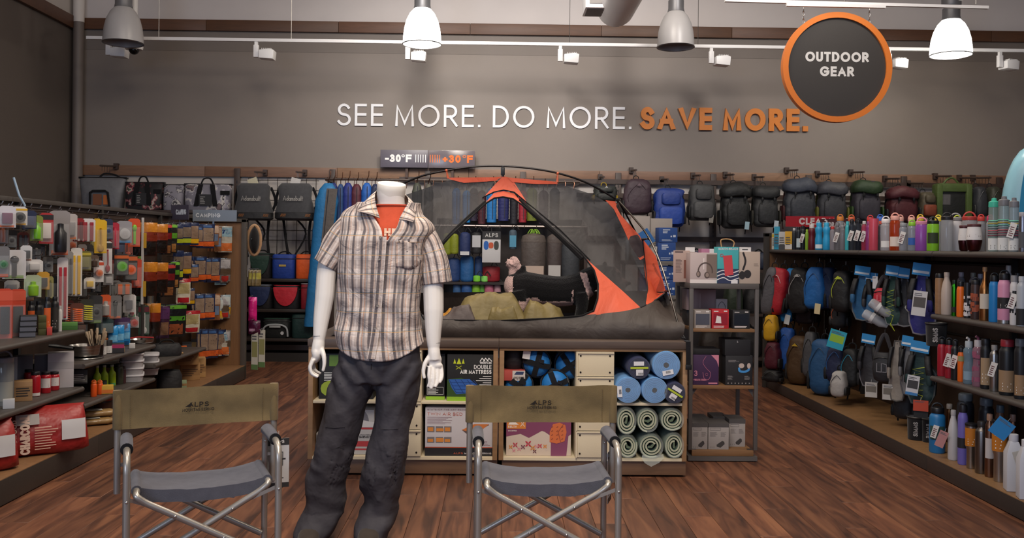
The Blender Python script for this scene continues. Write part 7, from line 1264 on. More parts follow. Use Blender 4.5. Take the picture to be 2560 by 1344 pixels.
GRR = ('#77706c', [(.6, .95, -.4, .4, '#a9a6a8'), (.3, .55, -.5, .5, '#5a4a3a'), (.05, .25, -.3, .3, '#b3302a')]); TAN = ('#8a5a3a', [(.6, .95, -.45, .45, '#b9a08c'), (.2, .55, -.4, .4, '#6a7a94')]); WHR = ('#c9c2ae', [(.85, 1, -.5, .5, '#a82028'), (.4, .82, -.42, .42, '#a8986a'), (.04, .24, -.4, .4, '#b01f28')]); PUR = ('#3a2038', [(.6, .95, -.45, .45, '#55305a'), (.1, .5, -.4, .4, '#7a5a44')]); LBY = ('#9fb3ba', [(.5, .9, -.42, .42, '#c3c9c6'), (.05, .4, -.5, .5, '#d0a02a')]); PTA = ('#14181a', [(.86, .97, -.5, .5, '#5f9c2c'), (.5, .64, -.45, .45, '#4f962c'), (.08, .4, -.36, .36, '#8d4a2c')]); LBU = ('#7f9aa8', [(.55, .92, -.42, .42, '#a9c0cc'), (.06, .45, -.4, .4, '#5d8090')])
CW = {id(JK): 'black and orange jerky', id(DKR): 'dark red topped', id(DKG): 'dark green topped', id(NVG): 'navy and lime', id(NVY): 'navy and yellow', id(NVO): 'navy and orange', id(LBO): 'pale blue and orange', id(GRR): 'grey and red', id(TAN): 'tan', id(WHR): 'white and red', id(PUR): 'purple', id(LBY): 'pale blue and yellow', id(PTA): 'large black and green', id(LBU): 'pale blue'}
ROWS = [('top', [(376, 556, 640, 26, JK, 3), (402, 560, 632, 26, JK, 0), (420, 558, 636, 16, DKR, 1), (432, 558, 632, 18, DKG, 0), (446, 560, 612, 18, NVG, 1), (463, 556, 612, 24, NVG, 0), (482, 556, 612, 24, NVY, 0), (497, 566, 618, 18, NVO, 1), (519, 560, 620, 28, NVO, 1), (536, 562, 612, 18, TAN, 0), (546, 566, 628, 14, TAN, 2), (564, 565, 630, 26, LBO, 1), (583, 570, 622, 16, GRR, 0)]),
 ('second', [(378, 655, 740, 24, JK, 3), (403, 656, 732, 26, JK, 0), (424, 658, 742, 22, DKR, 1), (438, 652, 720, 18, DKG, 0), (447, 626, 700, 20, NVG, 0), (467, 630, 688, 20, NVY, 1), (487, 660, 706, 16, NVO, 0), (501, 641, 704, 24, NVO, 1), (520, 645, 702, 16, NVO, 0), (536, 644, 706, 24, NVO, 1), (557, 645, 712, 22, LBU, 0), (571, 646, 706, 14, GRR, 2), (588, 645, 702, 22, GRR, 0)]),
 ('third', [(459, 696, 758, 26, WHR, 0), (478, 720, 762, 14, NVY, 1), (500, 735, 800, 20, NVO, 1), (518, 734, 798, 30, NVO, 1), (538, 734, 800, 20, TAN, 0), (550, 744, 798, 14, LBY, 2), (565, 736, 788, 22, LBY, 0), (581, 734, 792, 20, GRR, 0)]),
 ('fourth', [(390, 758, 840, 18, JK, 2), (413, 764, 846, 18, PUR, 1), (438, 760, 842, 42, PTA, 1), (478, 776, 832, 34, WHR, 0), (512, 822, 898, 16, NVO, 1), (531, 822, 896, 24, NVO, 1), (549, 824, 892, 24, NVO, 1), (566, 824, 888, 20, LBO, 1), (586, 818, 878, 24, GRR, 0)])]
for row, its in ROWS:
    for i, (px, a, b, w, sty, back) in enumerate(its):
        p = spot(px, a, -2.74 if px < 560 else -2.7); p.y = min(p.y, LE-.07); k = p.y/F; ang = .6+.1*noise.noise(Vector((px*.3, a*.1, 0))); ln = (.1 if row in ('second', 'fourth') else .03)+.05*rnd.random()
        base_l = CW[id(sty)]+' food pouch, %s on the %s peg row' % (ordn(i)+' from the white post', row)
        o = pouch(base_l, p, w*k*1.32, (b-a)*k, [sty[0]]+sty[1], ang, ln, group='food pouches on pegs'); peg(p+Vector((0, .01, -.01)))
        KIDS[o.name] = list(o.children)
        for j in range(back): copy_tree(o, XF(p+Vector((-.035*(j+1), .006*(j+1), 0)), ang+.05*(j % 2), ln*.6), CW[id(sty)]+' pouch tucked %s, %s on the %s peg row' % ('behind' if back == 1 else ordn(j)+' behind', ordn(i), row))
        KIDS.pop(o.name, None)
# utensils, post and stick
t = T('price_post', 'tall thin white post with yellow flags between gadgets and food pouches', 'post', at(355, 760, X=-2.78)); hh = (760-545)*t.location.y/F; MB().box(-.008, .008, -.006, .006, 0, hh).build('post', M('#c9c6c2', 'paint'), t)
for z in (.06, .62): MB().box(.0, .03, -.004, 0, z*hh+.02, z*hh+.14).build('flag', M('#c99a2a', 'paper'), t)
MB().box(.0, .35*.0+.012, -.02, .02, -.4, 0).build('lower_post', M('#2a2523', 'paint'), t); MB().tube([(0, 0, .03), (LQ+2.78, 0, .03)], .006, 6).build('bracket', M('#333', 'metal'), t)
p = at(62, 512, X=-2.95); t = T('marker_stick', 'thin pale stick rising above the left gondola hooks', 'stick', p); MB().tube([(0, 0, -.15), (0, 0, 0), (-.035, 0, .06), (-.07, 0, .17)], .007, 6).build('stick', M('#8fa3b5'), t); MB().ell((0, 0, -.15), (.015, .015, .015), 8, 6).build('foot', M('#333'), t)
# signs on the top rail
def csign(lb, px0, px1, pyt, pyb, Y, rz, col, tx0):
    a = at(px0, pyb, Y=Y); b = at(px1, pyt, Y=Y); w = (b.x-a.x)/max(.35, math.cos(rz)); h = b.z-a.z; t = T('camping_sign', lb, 'sign', a, rz); MB().box(0, w, -.004, .004, 0, h).build('board', M(col, 'paper', .3), t)
    m = MB(); text(m, 'CAMPING', h*.36, .22, x=w*tx0, z=h*.34, y=-.0055, width=w*.56); m.build('lettering', M('#cfd2d8', 'paper'), t, smooth=False)['kind'] = 'stuff'
    MB().box(w*.45, w*.49, -.003, .003, 1.628-a.z if a.z > 1.63 else -.05, 0).build('stem', M('#9aa4ad', 'metal'), t); return t
csign('pale grey CAMPING sign facing the shopper on the left gondola end', 482, 592, 525, 552, 9.0, 0, '#77808c', .07); csign('dark angled CAMPING sign left of the pale grey one', 428, 482, 513, 549, 8.6, -.5, '#4a4552', .3)
# shelf goods: (px, top, base z, width px, X)
def onsh(px, X): return at(px, 620, X=X)
def sb_(lb, px, top, z, wpx, X, col, band=None, d=.1, cat='box', rz=None, lab=None, name='carton'):
    p = onsh(px, X); k = p.y/F; h = at(px, top, Y=p.y).z-z; return carton(lb, (p.x, p.y, z+.001), wpx*k, d, h, col, face(p.x, p.y) if rz is None else rz, cat, band=band, lab=lab, name=name)
ZA_ = .80
for i, (px, top) in enumerate(((70, 832), (71, 818), (72, 804), (73, 791))):
    p = onsh(px, -2.72); k = p.y/F; carton('flat black and grey carton, %s of the stack beside the tall orange blisters' % ('lowest', 'second lowest', 'third', 'topmost')[i], (p.x, p.y, ZA_+.001+.031*i), 36*k, .1, .03, '#232225', .5, band=(.15, .85, '#55545a'))
for i in range(3): p = onsh(107, -2.7); k = p.y/F; carton('olive green carton, %s of three behind the spray cans' % ('lowest', 'middle', 'topmost')[i], (p.x, p.y, ZA_+.001+.038*i), 18*k, .08, .037, '#4a4a24', .5)
for i, px in enumerate((80, 98, 120, 139)): bottle('black spray can with orange print, %s from the orange blisters' % ordn(i), px, 752 if i < 2 else 741, 17, ZA_+.001, -2.70 if i > 1 else -2.8, 'straight', '#1b1a1c', '#151517', 'plastic', band=(.08, .7, '#c9581e' if i in (0, 2) else '#2a2624'), extra='print', name='spray_can', cat='can', group='spray cans on the near shelf', txt='BUG' if 0 else None)
bottle('slim white tube standing by the spray cans', 152, 764, 9, ZA_+.001, -2.69, 'straight', '#c9c6c4', '#b5b2b0', 'plastic', name='lotion_tube', cat='tube'); sb_('green carton with red dots and price label on the near shelf', 176, 806, ZA_, 36, -2.7, '#4a7a34', (.2, .6, '#3a6428'))
t = sb_('small red carton by the spray cans', 126, 818, ZA_, 12, -2.66, '#b03a30'); ZB_ = .44
bottle('silver glass lantern at the left frame edge', 14, 892, 44, ZB_+.001, -2.74, 'jar', '#a9a8a4', '#77757a', 'clear', band=(.1, .5, '#8d8a80'), name='glass_lantern', cat='lantern', extra='loop'); sb_('grey card backed pack behind the glass lantern', 34, 890, ZB_, 22, -2.86, '#8d8a8a')
sb_('small white price box before the glass lantern', 26, 997, ZB_, 26, -2.66, '#b5b2b0', d=.04); sb_('tan carton with black logo on the near lower shelf', 62, 951, ZB_, 40, -2.72, '#9a7650', (.25, .75, '#8a6844'), lab='#2a2420')
for i, (px, X) in enumerate(((92, -2.72), (118, -2.72), (139, -2.72), (76, -2.86), (104, -2.88))): bottle('red fuel bottle with black cap, %s' % ('left of the front three', 'middle of the front three', 'right of the front three', 'left in the back row', 'right in the back row')[i], px, 928 if i < 3 else 922, 24, ZB_+.001, X, 'wide', '#a81a26', '#17161a', 'plastic', band=(.25, .7, '#c9c2c0') if i in (1, 2) else (.0+.02, .15, '#c9c2c0'), extra='print', name='fuel_bottle', group='red fuel bottles', rough=.3)
sb_('tall white carton with dark open flap and yellow label', 155, 880, ZB_, 58, -2.745, '#b5b0b2', (.55, .75, '#a9a5a6'), d=.12); sb_('grey carton behind the red bottles, right one', 108, 886, ZB_, 34, -2.86, '#6f6c70'); sb_('grey carton behind the red bottles, left one', 66, 888, ZB_, 34, -2.9, '#6a676b')
sb_('black and white carton with lime bottles picture at the shelf end', 203, 922, ZB_, 34, -2.70, '#242326', (.1, .6, '#55534e'), lab='#a9a6a0')
# base deck: charcoal and grain
def bag(lb, name, px, py, Y_, w, h, d, col, rz, lean, txt, cat='bag'):
    p = at(px, py, Y=Y_); p.z = LD+.002; t = T(name, lb, cat, p, rz); rings = []
    for a, b, c in ((0, .9, .7), (.06, 1, 1), (.3, 1.02, 1.1), (.6, .98, 1), (.85, .95, .7), (.95, .9, .3), (1, .92, .08)):
        ring = []
        for x, y in se(w/2*b, d/2*c, 26, 3):
            q = Vector((x, y+lean*a*h, a*h)); n_ = noise.noise(Vector((x*9, y*9+rz, a*6))); q += Vector((x, y, 0)).normalized()*.02*n_; ring.append(q)
        rings.append(ring)
    MB().loft(rings).build('bag', M(col, 'foil', .42), t, ang=80)
    if txt:
        def on(v): a = v.z/h; return Vector((v.x, lean*v.z-d/2*(1.04 if a < .6 else 1.04-.5*(a-.6))*(1-.3*abs(2*v.x/w)**3)-.016, v.z))
        for s_, hh_, xx, zz_, ww, vert in txt:
            m = MB(); text(m, s_, hh_, .24, x=0, z=0, width=ww); m.v = [on(Vector((xx-v.z, 0, zz_+v.x)) if vert else Vector((xx+v.x, 0, zz_+v.z))) for v in m.v]; m.build('lettering', M('#d0b4a4', 'paper'), t, smooth=False)['kind'] = 'stuff'
        for x0, x1, z0, z1, c in ((w*.2, w*.45, h*.3, h*.72, '#b9b5b3'), (-w*.25, -w*.02, h*.68, h*.9, '#a59f9c')):
            MB().loft([[on(Vector((x0+(x1-x0)*i/5, 0, z0+(z1-z0)*j/4)))+Vector((0, .002, 0)) for i in range(6)] for j in range(5)], False, False).build('label_panel', M(c, 'paper'), t)
        m = MB(); lines(m, w*-.07, w*.17, h*.15, h*.66, 9, 0, .35); m.v = [on(v) for v in m.v]; m.build('small_print', M('#c9a08c', 'paper'), t, smooth=False)['kind'] = 'stuff'
    return t
bag('large red bag reading HARDWOOD CHARCOAL lying on the left base deck', 'charcoal_bag', 96, 1100, 5.33, .52, .262, .2, '#8f1f1c', .62, .1, [('CHARCOAL', .05, -.06, .02, .21, True), ('HARDWOOD', .024, -.125, .02, .19, True)])
bag('red charcoal bag cut by the left frame edge, nearest on the deck', 'charcoal_bag', -82, 1150, 4.85, .46, .262, .2, '#8f1d1a', .7, .08, [('CHARCOAL', .045, .12, .03, .22, True)])
for i, (px, py) in enumerate(((228, 1092), (234, 1072))): p = at(px, py, X=-2.68); t = T('grain_bag', 'clear bag of tan wood chips lying on the deck, %s' % ('lower one', 'upper one with white label')[i], 'bag', (p.x, p.y, LD+.002+.048*i), .5); MB().loft([[(x, y, .024+z) for y, z in se(.055*b, .024*b, 14, 2.4)] for x, b in ((-.15, .3), (-.13, .8), (-.05, 1.02), (.03, .96), (.1, 1), (.15, .3))]).build('bag', M('#8d7048', 'foil', .3), t, ang=80); MB().box(-.05, .05, -.04, .03, .0475, .049).build('label', M('#b9b3a8', 'paper'), t)
for i, (px, X) in enumerate(((262, -2.74), (292, -2.72), (216, -2.92), (284, -2.92))):
    p = onsh(px, X); t = T('coffee_can', 'round tin with red lid on the deck, %s' % ('front left', 'front right partly behind the chair', 'back left', 'back right')[i], 'tin', (p.x, p.y, LD+.002), face(p.x, p.y), 'tins with red lids'); MB().lathe([(.06, 0), (.062, .004), (.062, .118), (.06, .122)], 24).build('tin', M('#3a2420', 'paint', .4), t); MB().lathe([(.063, .112), (.064, .116), (.064, .128), (.058, .13)], 24).build('lid', M('#8f1a22', 'plastic'), t)
    MB().loft([[(.0628*math.cos(a), .0628*math.sin(a), z) for a in [-PI/2-1+.2*k for k in range(11)]] for z in (.01, .1)], False, False).build('label_band', M('#5a3a2c', 'paper'), t)
# middle section shelf goods
ZC2 = .581; ZD2 = .326
p = onsh(214, -2.74); t = T('cook_set', 'stack of steel camping pans with black handle on the middle shelf', 'cookware', (p.x, p.y, ZC2), .3); sm_ = M('#a5a29e', 'metal', .25)
for i in range(3): MB().lathe([(.075+.004*i, .012+.022*i), (.09+.003*i, .02+.022*i), (.095+.003*i, .045+.022*i), (.091+.003*i, .045+.022*i), (.08, .02+.022*i)], 26).build('pan', sm_, t)
MB().lathe([(.115, 0), (.12, .006), (.118, .01), (.01, .008)], 26).build('plate', sm_, t); MB().tube([(-.06, -.08, .075), (-.16, -.1, .095), (-.2, -.1, .1)], [.01, .014, .012], 8).build('handle', M('#17171a'), t)
p = onsh(243, -2.70); t = T('utensil_cup', 'dark steel cup filled with pale wooden spoons', 'cup', (p.x, p.y, ZC2)); MB().lathe([(.04, 0), (.045, .002), (.047, .08), (.043, .08), (.04, .01)], 18).build('cup', M('#55524f', 'metal', .3), t)
for i in range(11): a = i*.9; b = Vector((.018*math.cos(a), .018*math.sin(a), .01)); e2 = Vector((.065*math.cos(a), .05*math.sin(a), .15+.02*(i % 3))); MB().tube([b, b.lerp(e2, .7), b.lerp(e2, .85), e2], [.004, .004, .011, .008], 6).build('spoon', M('#b09a80', 'wood'), t)
for i, (px, c) in enumerate(((259, '#77746f'), (274, '#2a292b'))): bottle(('small pale spice jar on the middle shelf', 'small spice jar with black top and white label')[i], px, 850, 18, ZC2, -2.70, 'can', c, '#1a1a1c', 'plastic', band=(.05, .6, '#c3bfbc'), extra='wrapprint', name='spice_jar', cat='jar')
for i, px in enumerate((285, 301, 316)): p = onsh(px, -2.78); k = p.y/F; pouch('bright blue wipes pack, %s of three above the middle shelf' % ('left', 'middle', 'right')[i], Vector((p.x, p.y, ZC2+.165)), .065, .16, ['#2a86c4', (.3, .6, -.45, .45, '#7ab8dc'), (.05, .2, -.4, .4, '#1f5f9a')], .4, 0, group='blue wipes packs', name='wipes_pack', thick=.02, cat='pack')
sb_('small carton of pink teal and black blocks on the middle shelf', 297, 858, ZC2, 30, -2.66, '#2b2a2e', (.55, .95, '#9a2a5a')); sb_('small tan wooden block beside the coloured carton', 309, 866, ZC2, 10, -2.64, '#a5835c', d=.03); sb_('small white price box on the middle shelf', 333, 858, ZC2, 14, -2.66, '#bdbab8', d=.04)
for i, (px, c) in enumerate(((165, '#1b2440'), (198, '#1b2440'))): bottle('navy enamel bowl with white emblem, %s behind the pans' % ('left', 'right')[i], px, 858, 36, ZC2 if px > 214 else .62, -2.9, 'wine', c, c, 'plastic', name='enamel_bowl', cat='bowl') if px > 214 else None
sb_('orange and black carton behind the blue wipes packs', 278, 846, ZC2, 24, -2.86, '#b9662a'); p = onsh(352, -2.76); t = T('grill_pan', 'folding steel grill with red handle at the far end of the middle shelf', 'cookware', (p.x, p.y, ZC2), .5); MB().lathe([(.09, 0), (.1, .006), (.105, .03), (.1, .03), (.085, .008)], 24).build('pan', sm_, t); MB().tube([(-.1, 0, .03), (-.02, -.02, .045), (.1, 0, .035)], .006, 6).build('handle', M('#a8282c'), t)
for i, px in enumerate((238, 253)): bottle('orange plastic canister, %s of the pair on the lower middle shelf' % ('left', 'right')[i], px, 953, 15, ZD2, -2.68, 'wide', '#dd5418', '#e06a2a', 'plastic', extra='loop', name='match_canister', cat='canister')
sb_('long yellow and orange carton before the lime bottles', 272, 962, ZD2, 28, -2.64, '#c9a03a', (.1, .5, '#c9702c'), d=.05); sb_('black small carton behind the orange canisters', 262, 952, ZD2, 16, -2.74, '#2a2a28')
for i, px in enumerate((246, 264, 283)): bottle('lime green spray bottle with clear cap, %s of three' % ('left', 'middle', 'right')[i], px, 913-i, 19, ZD2, -2.76, 'neck', '#a9c81c', '#b9c4b0', 'plastic', name='spray_bottle', group='lime spray bottles', band=(.1, .3, '#8fae1a') if i < 2 else (.0+.03, .14, '#5fae6a'))
bottle('dark olive canteen bottle right of the lime bottles', 301, 908, 20, ZD2, -2.74, 'wide', '#3d3f30', '#26261f', 'plastic', name='canteen'); bottle('slim dark red bottle beside the olive canteen', 313, 915, 10, ZD2, -2.72, 'straight', '#4a2a2c', '#3a2022', 'plastic')
for px, n, X, lbs in ((333, 4, -2.72, 'front left'), (372, 3, -2.74, 'right')):
    for j in range(n):
        p = onsh(px, X); t = T('food_container', 'clear flat plastic container, %s of the %s stack on the lower middle shelf' % (('lowest', 'second', 'third', 'topmost')[j], lbs), 'container', (p.x, p.y, ZD2+.001+.053*j), .35, 'clear containers'); MB().loft([[(x*s, y*s, z) for x, y in se(.085, .12, 22, 6)] for s, z in ((.9, 0), (.97, .042))]).build('tub', M('#c3c0c3', 'clear', .2, alpha=.75), t); MB().loft([[(x*s, y*s, z) for x, y in se(.087, .122, 22, 6)] for s, z in ((1, .042), (1, .05), (.93, .052))]).build('lid', M('#cfccd0', 'plastic', .3), t)
# far section shelf and deck
ZE = .426
p = onsh(418, -2.72); t = T('tool_bag', 'black zipped tool bag on the far shelf', 'bag', (p.x, p.y, ZE), .5); MB().loft([[(x*b, y*b, z) for x, y in se(.12, .07, 20, 3.5)] for z, b in ((0, .92), (.02, 1), (.07, 1), (.1, .85), (.105, .5))]).build('bag', M('#1c1b1e', 'nylon'), t); MB().tube(bez([(-.06, -.03, .1), (-.03, -.04, .13), (.03, -.04, .13), (.06, -.03, .1)], 4), .006, 6).build('handle', M('#111', 'fabric'), t)
sb_('small tan wooden carton on the far shelf', 447, 881, ZE, 26, -2.68, '#a07a4e', d=.06); sb_('flat orange carded knife on the far shelf', 448, 872, ZE, 40, -2.86, '#c25a1c', d=.1)
for i, (px, c) in enumerate(((390, '#26262a'), (470, '#2b2a2c'), (492, '#1f1f24'), (512, '#262628'), (430, '#4a2422'))): sb_('dark small carton, %s along the back of the far shelf' % ordn(i), px, 868+i % 3*3, ZE, 22, -2.9, c, (.2, .7, '#4a4a50' if i % 2 else '#6d5a3a'))
p = onsh(427, -2.70); t = T('camera_bag', 'black round topped bag on the deck below the far shelf', 'bag', (p.x, p.y, LD+.001), .4); MB().loft([[(x*b, y*b, z) for x, y in se(.1, .07, 20, 3)] for z, b in ((0, .95), (.03, 1), (.12, .98), (.16, .8), (.17, .4))]).build('bag', M('#18181b', 'nylon'), t); MB().tube(bez([(-.09, -.03, .1), (0, -.07, .12), (.09, -.03, .1)], 4), .005, 6).build('zipper', M('#2a2a2c'), t)
for i, (px, z0, top, w, c) in enumerate(((478, LD, 934, 46, '#9a7448'), (470, LD+.145, 893, 54, '#8f6b42'), (505, LD, 916, 22, '#a58050'), (452, LD, 950, 34, '#7d8a6a'))):
    p = onsh(px, -2.74 if i < 2 else -2.66 if i == 3 else -2.70); k = p.y/F; h = (.143, .13, .17, .06)[i]; carton(('tan shipping carton on the far deck, lower of the stack', 'tan shipping carton on top of the other on the far deck', 'tan narrow carton at the right of the tan stack', 'pale green taped carton before the tan stack')[i], (p.x, p.y, z0+.001), w*k, .16 if i < 3 else .06, h, c, .35, band=(.3, .6, '#8a663c'), lab='#5a4028')
# goods on the aisle end of the left gondola
def endg(px, py):
    p = at(px, py, Y=LE+.12); MB(Matrix.Translation(-l0)).tube([(p.x, LE+.01, p.z+.012), (p.x, LE+.12, p.z+.012), (p.x, LE+.12, p.z-.004)], .004, 5).build('peg_hook', M('#a9a6a4', 'metal'), lg); return p
pouch('bright pink dry pouch hanging on the far gondola end', endg(632, 742), .085, .24, ['#d0207a', (.85, 1, -.5, .5, '#e0409a')], 0, 0, name='dry_pouch', thick=.03, cat='bag'); pouch('dark magenta pouch under the bright pink one', endg(636, 800), .12, .14, ['#4a1434', (.2, .4, -.4, .1, '#a9809a')], 0, 0, name='dry_pouch', thick=.02, cat='bag')
for i, px in enumerate((637, 655)): card('tall white folded leaflet on the gondola end, %s' % ('left one', 'right one'[:9])[i], endg(px, 830-6*i), .075, .38, '#c3bfb2', -.3, name='leaflet', cat='leaflet', img='#8d8a5a', strip='#5d7a4a')
for i in range(3): pouch('gold and green seed packet on the gondola end, %s of three' % ('left', 'middle', 'right')[i], endg(628+9*i, 674), .06, .16, ['#7a6a4a', (.4, .8, -.4, .4, '#a8a04a')], .6, 0, name='seed_packet', group='seed packets', cat='packet')
p = endg(636, 600); t = T('foam_hat', 'black hat with tan stripe hanging on the gondola end', 'hat', p, .3); MB().ell((0, 0, 0), (.05, .09, .13), 16, 12).build('crown', M('#1c1a1a', 'fabric'), t); MB().tube([(.1*math.cos(a)*.6, .02, .15*math.sin(a)) for a in [i*PI/10 for i in range(20)]], .018, 8, loop=True).build('stripe', M('#b08a68', 'fabric'), t); MB().tube([(0, 0, .13), (0, -.09, .15)], .004, 5).build('hanger', M('#666', 'metal'), t)
# ---------------------------------------------------------------- back wall fixtures and goods
YW = 10.8; UB = M('#3b2c26', 'paint', .5)
zf = z_lo1
wf = T('wall_fixture', 'dark brown slotted uprights and rails along the whole back wall', 'fixture', (0, YB-.03, 0)); fo = Vector((0, YB-.03, 0))
for i in range(9):
    x = at(595+237*i, 560, Y=YB).x; u = MB().box(x-.035, x+.035, -.035, .0, .1, zf+.1).build('upright', UB, wf, bev=.003); tag(MB(Matrix.Translation((x, -.0355, 0))).add([(a, 0, 1.0+.06*k+b) for k in range(19) for a, b in ((-.006, 0), (.006, 0), (.006, .035), (-.006, .035))], [tuple(range(4*k, 4*k+4)) for k in range(19)]).build('slots', M('#171210'), u), kind='stuff')
for py, x0, x1 in ((451, 1000, 2520), (486, 1440, 2520), (592, 1430, 2520)): a = at(x0, py+(x0-1280)*.0105, Y=YB); b = at(x1, py, Y=YB); MB().box(a.x, b.x, -.05, -.036, a.z-.03, a.z+.025).build('rail', UB, wf)
for px in range(600, 800, 24): x = at(px, 500, Y=YB).x; MB().tube([(x, -.02, 1.1), (x, -.02, zf)], .004, 5).build('grid_wire', M('#55504e', 'metal'), wf)
for k in range(7): a, b = at(597, 440, Y=YB).x, at(800, 440, Y=YB).x; MB().tube([(a, -.025, zf-.12*k-.04), (b, -.025, zf-.12*k-.04)], .004, 5).build('grid_wire', M('#55504e', 'metal'), wf)
def arm(px, py, Y, n=4):
    p = at(px, py, Y=Y); z = p.z+.1; MB().tube([Vector((p.x, YB-.03, z+.03))-fo, Vector((p.x, Y-.05, z))-fo], .012, 6).build('face_out_arm', UB, wf); MB().cbox(Vector((p.x, YB-.05, z+.03))-fo, (.05, .06, .07)).build('arm_bracket', UB, wf)
    for k in range(n): MB().tube([Vector((p.x, Y+.07*k, z+.0))-fo, Vector((p.x, Y+.07*k, z-.06))-fo], .003, 4).build('arm_hook', M('#6d655f', 'metal'), wf)
# backpacks on the right: (label, x0, x1, top, bottom, colour, second colour, style, kw)
BP = [('dark small pack with yellow loop half hidden by the tent pole', 1480, 1537, 466, 505, '#232624', '#1a1c1a', 'day', {'logo': '#b5b2b0', 'strapc': '#9a8020'}), ('plain purple brown travel pack right of the tent pole', 1553, 1625, 449, 538, '#33222b', '#33222b', 'slim', {'logo': '#5a4a52'}), ('royal blue backpack with pockets, above the blue cartons', 1630, 1706, 472, 568, '#142f74', '#183a8a', 'day', {}),
 ('dark grey backpack with orange cord left of the black trekking pack', 1716, 1780, 462, 552, '#333334', '#3d3d3e', 'day', {'tagc': '#77736d'}), ('black trekking pack with hood and blue white tag', 1795, 1868, 460, 572, '#18191a', '#131415', 'hike', {'logo': '#a9a7a5', 'tagc': '#8fa9b5'}), ('charcoal slim pack with yellow logo and loop', 1874, 1938, 466, 568, '#232426', '#1f2022', 'hike', {'logo': '#b59a2c', 'tagc': '#a9b5bd', 'strapc': '#2a2820'}),
 ('slate grey trekking pack, left of the slate pair', 1951, 2030, 449, 560, '#2d3037', '#363b47', 'hike', {'strapc': '#3a1418'}), ('slate grey trekking pack, right of the slate pair', 2034, 2106, 458, 560, '#323338', '#3a3b42', 'hike', {'strapc': '#5a5a1c'}), ('trekking pack with green hood above the red clearance sign', 2120, 2192, 454, 560, '#35323a', '#1e3318', 'hike', {'strapc': '#2a4418'}), ('maroon trekking pack with grey centre buckle', 2206, 2282, 470, 560, '#4a1a20', '#4a1a22', 'hike', {'logo': '#77605c'}),
 ('camouflage bag with red patterned pocket', 2284, 2324, 482, 545, '#4a4232', '#7a3a24', 'day', {}), ('grey rod case style pack left of the kayak', 2420, 2452, 468, 545, '#2b2d33', '#33353b', 'slim', {}), ('olive and charcoal slim pack beside the kayak', 2454, 2488, 468, 545, '#2f3026', '#3b3d33', 'slim', {'tagc': '#aab0b8'})]
for lb, x0, x1, a, b, c, c2, sty, kw in BP:
    p = at((x0+x1)/2, a, Y=YW); k = YW/F; pack(lb+' on the back wall', p, (x1-x0)*k*(1.08 if sty == 'hike' else 1.0), (b-a)*k, .2, c, c2, 0.05, sty, seed=x0 % 23, group='backpacks on the back wall', **kw); arm((x0+x1)/2, a-2, YW-.02)
t = T('frame_bag', 'olive green frame bag with black mesh panel on the back wall', 'bag', at(2372, 462, Y=YW)); k = YW/F; w, h = 84*k, 90*k; g_ = M('#48592a', 'nylon')
MB().box(-w*.42, w*.42, -.12, 0, -h, -.02).build('body', M('#1c1d1c', 'nylon'), t, bev=.02)
for s in (-1, 1): MB().box(s*w*.44-.035, s*w*.44+.035, -.15, -.01, -h, 0).build('side_band', g_, t, bev=.015)
MB().box(-w*.48, w*.48, -.145, -.005, -.09, .01).build('top_band', g_, t, bev=.015); MB().tube(bez([(-.1, -.06, 0), (-.05, -.06, .06), (.02, -.06, .075), (.08, -.06, .02)], 4), .012, 6).build('grab_handle', g_, t); MB().box(-w*.34, -w*.1, -.124, -.12, -.24, -.12).build('label_patch', M('#5d5a5c', 'fabric'), t); arm(2372, 462, YW)
# kayak
p = at(2562, 355, Y=9.6); kz = p.z; t = T('kayak', 'pale blue and turquoise kayak standing upright at the right edge', 'kayak', (p.x+.13, 9.6, 0), -.2); rings = []
def kw_(z): return .36*(1-max(0, (z-kz+1.1)/1.1)**2.6)**.5 if z > kz-1.1 else .36*(1-.2*max(0, (1-z)/1)**2)
for i in range(31):
    z = .01+(kz-.015)*i/30; w = max(.012, kw_(z)); rings.append([(x, y, z) for x, y in se(w, .17*min(1, w/.2), 26, 2.4)])
MB().loft(rings).build('hull', M('#8fc0d4', 'plastic', .3, sc=2.5), t)
MB().loft([[(x, -.168*min(1, kw_(z)/.2)-.006+(x/kw_(z))**2*.05, z) for x in [kw_(z)*.62*(-1+2*j/8) for j in range(9)]] for z in [kz-.25-.06*i for i in range(28)]], False, False).build('deck_panel', M('#1f86b4', 'plastic', .3, sc=2), t)
MB(XF((0, -.172, kz-.95))).loft([[(x*s, y, z*s) for x, z in se(.12, .2, 20, 2.2)] for s, y in ((1, .0), (1, -.012), (.8, -.012), (.7, .03))], False).build('hatch_rim', M('#2a6a8a'), t); MB().tube(bez([(-.12, -.15, kz-.35), (-.14, -.16, kz-.5), (-.16, -.17, kz-.7)], 4), .008, 6).build('grab_line', M('#15181a', 'fabric'), t); MB().ell((.02, -.17, kz-.75), (.03, .012, .03), 10, 6).build('emblem', M('#14181c'), t); MB().cbox((-.07, -.15, kz-.24), (.05, .03, .05)).build('cleat', M('#14161a'), t)
